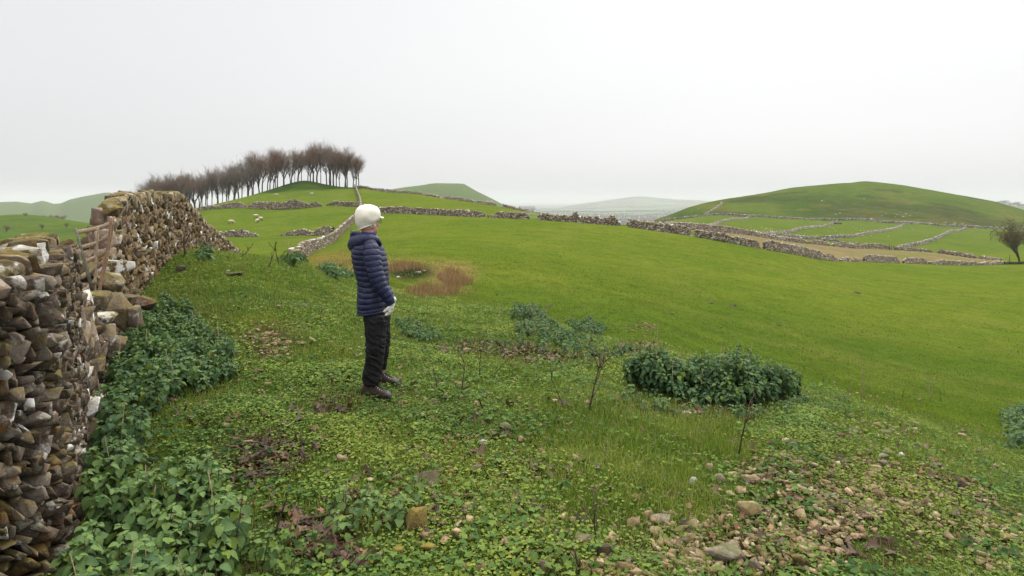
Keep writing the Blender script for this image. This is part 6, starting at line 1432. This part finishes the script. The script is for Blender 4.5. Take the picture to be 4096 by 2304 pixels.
# --- cap: soft gathered crown, band and a short peak
cc = PP(243, 146, 0.0)
def cr_ing(y, x0, x1, tilt, k=1.10): c = PP((x0 + x1) / 2, y, 0.0); w = (x1 - x0) / 2 * MM; return [*c, w, w * k, tilt * MM]
K = ring_interp([cr_ing(65, 240, 244, 0), cr_ing(66, 222, 262, 0), cr_ing(70, 203, 282, 0), cr_ing(80, 184, 304, 0), cr_ing(98, 167, 321, 0), cr_ing(122, 158, 329, 1), cr_ing(150, 155, 331, 3), cr_ing(176, 160, 327, 8), cr_ing(196, 170, 316, 14, 1.12), cr_ing(208, 181, 304, 19, 1.2), cr_ing(215, 186, 299, 21, 1.22), cr_ing(219, 188, 298, 22, 1.22)], 90)
V, Q, t = loft(K[:, :3], np.stack([K[:, 3], 0 * K[:, 3], K[:, 5]], 1), np.stack([0 * K[:, 4], K[:, 4], 0 * K[:, 4]], 1), 96); d = V - cc; azm = np.arctan2(d[:, 1], d[:, 0]); hgt = d[:, 2] / .1
lowm = np.exp(-((hgt + .55) / .35) ** 2)
V = cc + d * (1 + .022 * lowm * vnoise(np.stack([np.cos(azm) * 2.6, np.sin(azm) * 2.6, hgt * .4], 1), 1.0, 4) * 2 + .032 * vnoise(d, .055, 7) + .016 * vnoise(d * [1, 1, .6], .026, 5) + .008 * vnoise(d, .008, 6))[:, None]
crown_ = add_part('cap', V, Q, t, M_CAP)
kb = K[-4]; ring = [kb[:3] + np.array([kb[3], 0, kb[5]]) * math.cos(q) * 1.0 + np.array([0, kb[4], 0]) * math.sin(q) * 1.0 for q in np.linspace(0, 2 * math.pi, 60)]
V, Q, t = tube(ring, .0058, 10, False); add_part('band', V, Q, t, M_CAP, crown_)
V, Q, t = tube([cc + [-.02, -.03, .098], cc + [-.022, -.032, .108]], [.004, .003], 8); add_part('tab', V, Q, t, M_CAP, crown_)
# peak
pk = []; nu, nv = 13, 7
for i in range(nu):
    an = (i / (nu - 1) - .5) * 2.0
    for j in range(nv):
        q = j / (nv - 1); rad = .082 + q * .058 * math.cos(an) ** .6; pk.append(cc + fd * rad * math.cos(an) * 1.08 + sd * rad * math.sin(an) * .95 + np.array([0, 0, -.004 - .010 * q - .012 * (1 - math.cos(an))]))
pk = np.array(pk); up = pk + [0, 0, .005]; dn = pk - [0, 0, .005]; nq = []
for i in range(nu - 1):
    for j in range(nv - 1):
        k = i * nv + j; nq += [[k, k + nv, k + nv + 1, k + 1], [nu * nv + k, nu * nv + k + 1, nu * nv + k + nv + 1, nu * nv + k + nv]]
bd_ = [i * nv + nv - 1 for i in range(nu)]
for i in range(nu - 1): nq.append([bd_[i], bd_[i + 1], bd_[i + 1] + nu * nv, bd_[i] + nu * nv])
add_part('peak', np.concatenate([up, dn]), np.array(nq), np.zeros((0, 3), int), M_CAP, crown_)

# --- jacket
def jr(y, x0, x1, dh, tilt=0.0, dc=.015): c = PP((x0 + x1) / 2, y, dc); return [*c, (x1 - x0) / 2 * MM, dh, tilt * MM]
keys = [jr(806, 176, 388, .165, 16), jr(770, 171, 392, .172, 12), jr(720, 170, 393, .175, 10), jr(670, 172, 392, .17, 8), jr(620, 175, 391, .162, 6), jr(575, 164, 390, .162, 2), jr(520, 150, 387, .168, -3), jr(465, 139, 383, .178, -6), jr(410, 131, 373, .188, -8),
        jr(370, 138, 360, .19, -8), jr(338, 158, 342, .175, -4), jr(312, 180, 322, .142, 0), jr(290, 196, 308, .10, 0), jr(268, 201, 302, .074, 0)]
n_ = 330; K = ring_interp(keys, n_); C = K[:, :3]; A = np.stack([K[:, 3], 0 * K[:, 3], K[:, 5]], 1); B = np.stack([0 * K[:, 4], K[:, 4], 0 * K[:, 4]], 1)
sg = 110; V, Q, tr = loft(C, A, B, sg); th = np.arange(sg) * 2 * np.pi / sg; s = np.r_[0, np.cumsum(np.linalg.norm(np.diff(C, axis=0), axis=1))]
S, TH = np.meshgrid(s, th, indexing='ij'); nn = vnoise(np.stack([np.cos(TH).ravel() * 1.5, np.sin(TH).ravel() * 1.5, S.ravel() * 5], 1), 1.0, 12).reshape(S.shape)
gap = .046; ph = (S + .012 * np.cos(TH) + .010 * np.sin(2 * TH) + .010 * nn) / gap; fr = ph - np.floor(ph); puff = np.abs(np.sin(np.pi * fr)) ** .5
cr_ = vnoise(np.stack([np.cos(TH).ravel() * 9, np.sin(TH).ravel() * 9, S.ravel() * 12], 1), 1.0, 15).reshape(S.shape)
waist = np.exp(-((S - .26) / .06) ** 2)
fac = 1 - .052 + .055 * puff * (1 + .25 * nn) + .014 * cr_ * (1.2 - .5 * puff) + .012 * nn + .02 * waist * cr_
D = (np.cos(TH)[..., None] * A[:, None] + np.sin(TH)[..., None] * B[:, None]) * fac[..., None]
V[:n_ * sg] = (C[:, None] + D).reshape(-1, 3)
jk = add_part('jacket', V, Q, tr, M_NYLON)
V, Q, t = quilt_tube([PP(250, 322, -.105), PP(262, 352, -.135), PP(271, 405, -.158), PP(284, 480, -.175), PP(303, 560, -.185), PP(338, 640, -.185), PP(378, 700, -.175), PP(406, 752, -.16)],
                     [(.050, .05), (.066, .062), (.0745, .068), (.073, .066), (.069, .062), (.060, .056), (.050, .048), (.036, .036)], .047, seed=2, amp=.10, skew=.006)
add_part('sleeve', V, Q, t, M_NYLON, jk)
V, Q, t = quilt_tube([PP(256, 322, .13), PP(266, 352, .165), PP(276, 405, .195), PP(290, 480, .215), PP(312, 560, .225), PP(352, 635, .215), PP(392, 695, .19), PP(418, 738, .165)],
                     [(.050, .05), (.064, .062), (.071, .068), (.069, .066), (.065, .062), (.058, .056), (.048, .048), (.035, .035)], .047, seed=6, amp=.10, skew=.006)
add_part('sleeve', V, Q, t, M_NYLON, jk)
V, Q, t = quilt_tube([PP(332, 345, -.045), PP(318, 318, -.085), PP(285, 303, -.115), PP(240, 302, -.13), PP(190, 318, -.115), PP(152, 340, -.06), PP(142, 348, .02), PP(158, 335, .10), PP(205, 305, .15), PP(262, 292, .14), PP(305, 300, .10)],
                     [(.014, .014), (.022, .026), (.034, .032), (.044, .038), (.058, .042), (.066, .042), (.066, .045), (.055, .042), (.042, .035), (.03, .028), (.018, .018)], .052, seed=9, amp=.11, n=160)
hd_o = add_part('hood', V, Q, t, M_NYLON, jk)
V, Q, t = quilt_tube([PP(165, 330, .02), PP(152, 290, .02), PP(142, 262, .02), PP(137, 243, .02)], [(.045, .09), (.036, .085), (.020, .075), (.006, .06)], .036, seed=10, amp=.10, n=70)
add_part('hood_rim', V, Q, t, M_NYLON, hd_o)
V, Q, t = quilt_tube([PP(142, 262, -.04), PP(170, 268, -.075), PP(205, 282, -.085), PP(240, 296, -.09)], [(.016, .010), (.024, .014), (.026, .016), (.02, .016)], .05, seed=11, amp=.06, n=60)
add_part('hood_rim', V, Q, t, M_NYLON, hd_o)
# hem cord, zip and pull
V, Q, t = tube([V_ for V_ in (C[2] + A[2] * 1.0 * np.cos(q) + B[2] * 1.0 * np.sin(q) for q in np.linspace(0, 2 * np.pi, 60))], .009, 8, False); add_part('hem', V, Q, t, M_NYLON, jk)
V, Q, t = tube([PP(354, 546, -.118), PP(360, 562, -.116), PP(364, 575, -.112), PP(371, 590, -.106)], [.003, .0045, .0045, .003], 6); add_part('zip_pull', V, Q, t, M_ZIP, jk)
V, Q, t = tube([PP(303, 278, -.03), PP(316, 302, -.04), PP(326, 335, -.045), PP(338, 368, -.03)], .005, 6); add_part('zip', V, Q, t, M_GREYZ, jk)
# fleece collar
ks = [[*PP(248, 285, .0), 54 * MM, .070], [*PP(249, 268, .0), 50 * MM, .066], [*PP(250, 256, .0), 46 * MM, .062], [*PP(250, 254, 0), 43 * MM, .058], [*PP(250, 275, 0), 42 * MM, .056]]
K = ring_interp(ks, 26); V, Q, t = loft(K[:, :3], np.stack([K[:, 3], 0 * K[:, 3], -.06 * K[:, 3]], 1), np.stack([0 * K[:, 3], K[:, 4], 0 * K[:, 3]], 1), 40, False); add_part('fleece_collar', V, Q, t, M_FLEECE)

# --- trousers: both legs and seat as one cloth surface with folds
def lr(y, x0, x1, dh, dc): c = PP((x0 + x1) / 2, y, dc); return [*c, (x1 - x0) / 2 * MM, dh]
def leg(keys):
    K = ring_interp(keys, 60); return loft(K[:, :3], np.stack([K[:, 3], 0 * K[:, 3], 0 * K[:, 3]], 1), np.stack([0 * K[:, 3], K[:, 4], 0 * K[:, 3]], 1), 40)
s = Solid()
V, Q, t = leg([lr(745, 205, 388, .135, .01), lr(800, 213, 390, .145, .01), lr(850, 220, 392, .145, .01), lr(890, 226, 390, .13, .01)]); s.add(V, t, Q)
V, Q, t = leg([lr(830, 220, 374, .085, -.06), lr(900, 227, 372, .085, -.06), lr(980, 229, 365, .082, -.05), lr(1050, 232, 358, .078, -.04), lr(1110, 233, 352, .074, -.03), lr(1170, 227, 344, .070, -.02), lr(1230, 216, 334, .066, -.01), lr(1275, 212, 326, .064, .0), lr(1304, 216, 322, .062, .0)]); s.add(V, t, Q)
V, Q, t = leg([lr(830, 260, 392, .085, .09), lr(900, 262, 394, .085, .10), lr(980, 262, 396, .080, .12), lr(1050, 264, 394, .076, .15), lr(1110, 266, 384, .072, .19), lr(1160, 272, 372, .068, .24), lr(1200, 282, 362, .064, DF - .03), lr(1228, 288, 356, .062, DF)]); s.add(V, t, Q)
me = s.mesh(.0065, 3); co = np.empty(len(me.vertices) * 3); me.vertices.foreach_get('co', co); co = co.reshape(-1, 3); no = np.empty(len(me.vertices) * 3); me.vertices.foreach_get('normal', no); no = no.reshape(-1, 3)
sk = co.copy(); sk[:, 2] += .55 * co[:, 0]; zz = co[:, 2]
w1 = vnoise(sk * [1.2, 1.2, 2.6], .085, 21); w2 = vnoise(sk * [1, 1, 3.0], .045, 22); knee = np.exp(-((zz - .45) / .10) ** 2) + 1.3 * np.exp(-((zz - .17) / .09) ** 2) + .7 * np.exp(-((zz - .72) / .07) ** 2)
vert = vnoise(co * [1, 1, .22], .045, 23)
fold = (1 - np.abs(w1) * 2) * .006 * (.45 + knee) + w2 * .004 * (.3 + knee) + (1 - 2 * np.abs(vert)) * .0045
co += no * fold[:, None]; me.vertices.foreach_set('co', co.ravel()); me.update(); me.materials.append(M_TROUS)
to = bpy.data.objects.new('trousers', me); COL.objects.link(to); to.parent = person

# --- boots
def boot(ox, oy, dc, yaw=0.0, sc=1.0):
    """ox, oy: shift of the outline (given for the near boot) in picture units"""
    def q(x, y, d=0): return PP(x + ox, y + oy, dc) + np.array([0, d, 0]) + np.array([0, (x - 300) * MM * yaw, 0])
    prof = [(197, 1352, 1386, .018), (200, 1330, 1390, .028), (210, 1308, 1392, .036), (228, 1300, 1393, .039), (255, 1297, 1394, .040), (285, 1297, 1396, .040), (308, 1308, 1397, .043), (330, 1326, 1398, .047), (352, 1340, 1398, .050), (372, 1349, 1398, .050), (390, 1357, 1397, .045), (402, 1368, 1396, .034), (408, 1380, 1394, .018)]
    K = ring_interp([[*q(x, (a + b_) / 2), (b_ - a) / 2 * MM, w] for x, a, b_, w in prof], 60)
    V, Q, t = loft(K[:, :3], np.stack([0 * K[:, 3], 0 * K[:, 3], K[:, 3]], 1), np.stack([0 * K[:, 4], K[:, 4], 0 * K[:, 4]], 1), 32, True, .8)
    V = V + (.0018 * vnoise(V, .02, 4))[:, None]
    bt = add_part('boot', V, Q, t, M_BOOT)
    K = ring_interp([[*q(x, y), 9 * MM, w] for x, y, w in ((192, 1388, .022), (198, 1393, .038), (215, 1397, .043), (250, 1397, .044), (290, 1394, .043), (330, 1398, .051), (360, 1402, .055), (390, 1398, .050), (404, 1391, .036), (412, 1384, .018))], 50)
    V, Q, t = loft(K[:, :3], np.stack([0 * K[:, 3], 0 * K[:, 3], K[:, 3]], 1), np.stack([0 * K[:, 4], K[:, 4], 0 * K[:, 4]], 1), 28, True, .6)
    V = V + (.003 * vnoise(V, .012, 6))[:, None] * np.array([0, 0, 1]); add_part('sole', V, Q, t, M_SOLE, bt)
    V, Q, t = tube([q(240, 1301), q(250, 1262)], [.043, .040], 20); add_part('boot_collar', V, Q, t, M_TOE, bt)
    K = ring_interp([[*q(x, (a + b_) / 2), (b_ - a) / 2 * MM, w] for x, a, b_, w in ((378, 1350, 1396, .0505), (392, 1357, 1396, .0465), (403, 1367, 1396, .036), (410, 1379, 1394, .02))], 20)
    V, Q, t = loft(K[:, :3], np.stack([0 * K[:, 3], 0 * K[:, 3], K[:, 3] * 1.03], 1), np.stack([0 * K[:, 4], K[:, 4], 0 * K[:, 4]], 1), 28, True, .8); add_part('toe_cap', V, Q, t, M_TOE, bt)
    a = Acc(); ey = Acc()
    for i in range(6):
        x = 292 + i * 13; y = 1299 + i * 9.2; w = .021
        for sg_ in (-1, 1):
            V, Q, t = tube([q(x, y + 4, -w * sg_), q(x + 5, y - 2, 0), q(x + 12, y + 10, w * sg_)], .0028, 5); a.add(V, t, Q)
            V, T = ICO[1]; ey.add(V * .0052 + q(x, y + 7, -(w + .010) * sg_), T)
    V, Q, t = tube([q(300, 1296, -.01), q(318, 1284, -.035), q(334, 1302, -.04), q(322, 1312, -.03)], .0024, 5); a.add(V, t, Q)
    V, Q, t = tube([q(300, 1296, .01), q(322, 1290, .02), q(344, 1320, -.035)], .0024, 5); a.add(V, t, Q)
    link('laces', a.mesh('laces'), M_LACE, bt); link('lace_hooks', ey.mesh('lace_hooks'), M_EYEL, bt)
boot(0, 0, 0.0, -.10)
boot(46, -88, DF, .10)
print('PERSON', PY, DF, BASE)

# ------------------------------------------------------------------ world, light, haze, camera
wd = bpy.data.worlds.new('World'); SC.world = wd; wd.use_nodes = True
wt = wd.node_tree; wt.nodes.clear()
SUN_EL, SUN_AZ = math.radians(52), math.radians(25)     # azimuth from +Y towards +X
sky = wt.nodes.new('ShaderNodeTexSky'); sky.sky_type = 'NISHITA'; sky.sun_disc = False
sky.sun_elevation = SUN_EL; sky.sun_rotation = SUN_AZ; sky.air_density = 1.0; sky.dust_density = 4.0
hsv = wt.nodes.new('ShaderNodeHueSaturation'); hsv.inputs['Saturation'].default_value = 0.12; hsv.inputs['Value'].default_value = 0.35; wt.links.new(sky.outputs[0], hsv.inputs['Color'])
b1 = wt.nodes.new('ShaderNodeBackground'); wt.links.new(hsv.outputs[0], b1.inputs[0]); b1.inputs[1].default_value = 0.05
# cloud layer: an even pale deck with very soft, broad variation and a brighter side
tc = wt.nodes.new('ShaderNodeTexCoord'); mp = wt.nodes.new('ShaderNodeMapping'); wt.links.new(tc.outputs['Generated'], mp.inputs[0]); mp.inputs['Scale'].default_value = (1, 1, 2.5)
nz = wt.nodes.new('ShaderNodeTexNoise'); nz.inputs['Scale'].default_value = 1.4; nz.inputs['Detail'].default_value = 3; nz.inputs['Roughness'].default_value = 0.45; wt.links.new(mp.outputs[0], nz.inputs['Vector'])
sx = wt.nodes.new('ShaderNodeSeparateXYZ'); wt.links.new(tc.outputs['Generated'], sx.inputs[0])
def wm(op, a, b):
    nd = wt.nodes.new('ShaderNodeMath'); nd.operation = op
    for i, v in enumerate((a, b)):
        if isinstance(v, bpy.types.NodeSocket): wt.links.new(v, nd.inputs[i])
        else: nd.inputs[i].default_value = v
    return nd.outputs[0]
fac = wm('ADD', wm('MULTIPLY', sx.outputs[0], 0.34), wm('ADD', wm('MULTIPLY', nz.outputs['Fac'], 0.6), wm('MULTIPLY', sx.outputs[2], 0.65)))
cr = wt.nodes.new('ShaderNodeValToRGB'); wt.links.new(fac, cr.inputs[0])
cr.color_ramp.elements[0].position = 0.0; cr.color_ramp.elements[0].color = (0.865, 0.87, 0.89, 1)
cr.color_ramp.elements[1].position = 0.95; cr.color_ramp.elements[1].color = (1.0, 1.0, 1.0, 1)
b2 = wt.nodes.new('ShaderNodeBackground'); wt.links.new(cr.outputs[0], b2.inputs[0])
mr = wt.nodes.new('ShaderNodeMapRange'); mr.interpolation_type = 'SMOOTHSTEP'; wt.links.new(sx.outputs[2], mr.inputs['Value'])     # an overcast sky is brightest overhead
for k_, v_ in (('From Min', 0.28), ('From Max', 0.95), ('To Min', SKY_B), ('To Max', SKY_B * ZEN)): mr.inputs[k_].default_value = v_
wt.links.new(mr.outputs[0], b2.inputs[1])
ad = wt.nodes.new('ShaderNodeAddShader'); wt.links.new(b1.outputs[0], ad.inputs[0]); wt.links.new(b2.outputs[0], ad.inputs[1])
wo = wt.nodes.new('ShaderNodeOutputWorld'); wt.links.new(ad.outputs[0], wo.inputs['Surface'])

sl = bpy.data.lights.new('sun', 'SUN'); sl.energy = 1.5; sl.angle = math.radians(50); sl.color = (1.0, 0.955, 0.88)
so = bpy.data.objects.new('sun', sl); COL.objects.link(so)
d = Vector((math.sin(SUN_AZ) * math.cos(SUN_EL), math.cos(SUN_AZ) * math.cos(SUN_EL), math.sin(SUN_EL)))
so.rotation_euler = d.to_track_quat('Z', 'Y').to_euler(); so.location = (0, 0, 30)

# the misty air
hz = bmesh.new(); bmesh.ops.create_cube(hz, size=1.0)
for v in hz.verts: v.co = Vector((v.co.x * 64000, v.co.y * 27000 + 13300, (-190 if v.co.z < 0 else HAZE_TOP)))
hme = bpy.data.meshes.new('haze'); hz.to_mesh(hme); hz.free()
hn_ = NT('misty_air'); pv = hn_.n('VolumePrincipled', Density=HAZE_D, Anisotropy=0.0); pv.inputs['Color'].default_value = (0.72, 0.73, 0.75, 1)
hn_.t.links.new(pv.outputs[0], hn_.out.inputs['Volume'])
tag(link('haze', hme, hn_.m), 'pale mist filling the valley and veiling the far hills', kind='stuff')

cd = bpy.data.cameras.new('camera'); cam = bpy.data.objects.new('camera', cd); COL.objects.link(cam)
cam.location = (0, 0, 0); cam.rotation_euler = (math.radians(90), 0, 0)
cd.sensor_width = 36; cd.lens = 36 * F / 1024; cd.shift_y = -88 / 1024; cd.clip_start = 0.05; cd.clip_end = 80000
SC.camera = cam
SC.render.engine = 'CYCLES'
cy = SC.cycles
cy.use_denoising = True; cy.max_bounces = 5; cy.diffuse_bounces = 3; cy.glossy_bounces = 2; cy.transmission_bounces = 3; cy.transparent_max_bounces = 6; cy.volume_bounces = 1
cy.use_adaptive_sampling = True; cy.adaptive_threshold = 0.015
try: cy.denoiser = 'OPENIMAGEDENOISE'
except Exception: pass
SC.view_settings.view_transform = 'Standard'; SC.view_settings.look = 'None'; SC.view_settings.exposure = EXPO; SC.view_settings.gamma = 1
SC.render.film_transparent = False
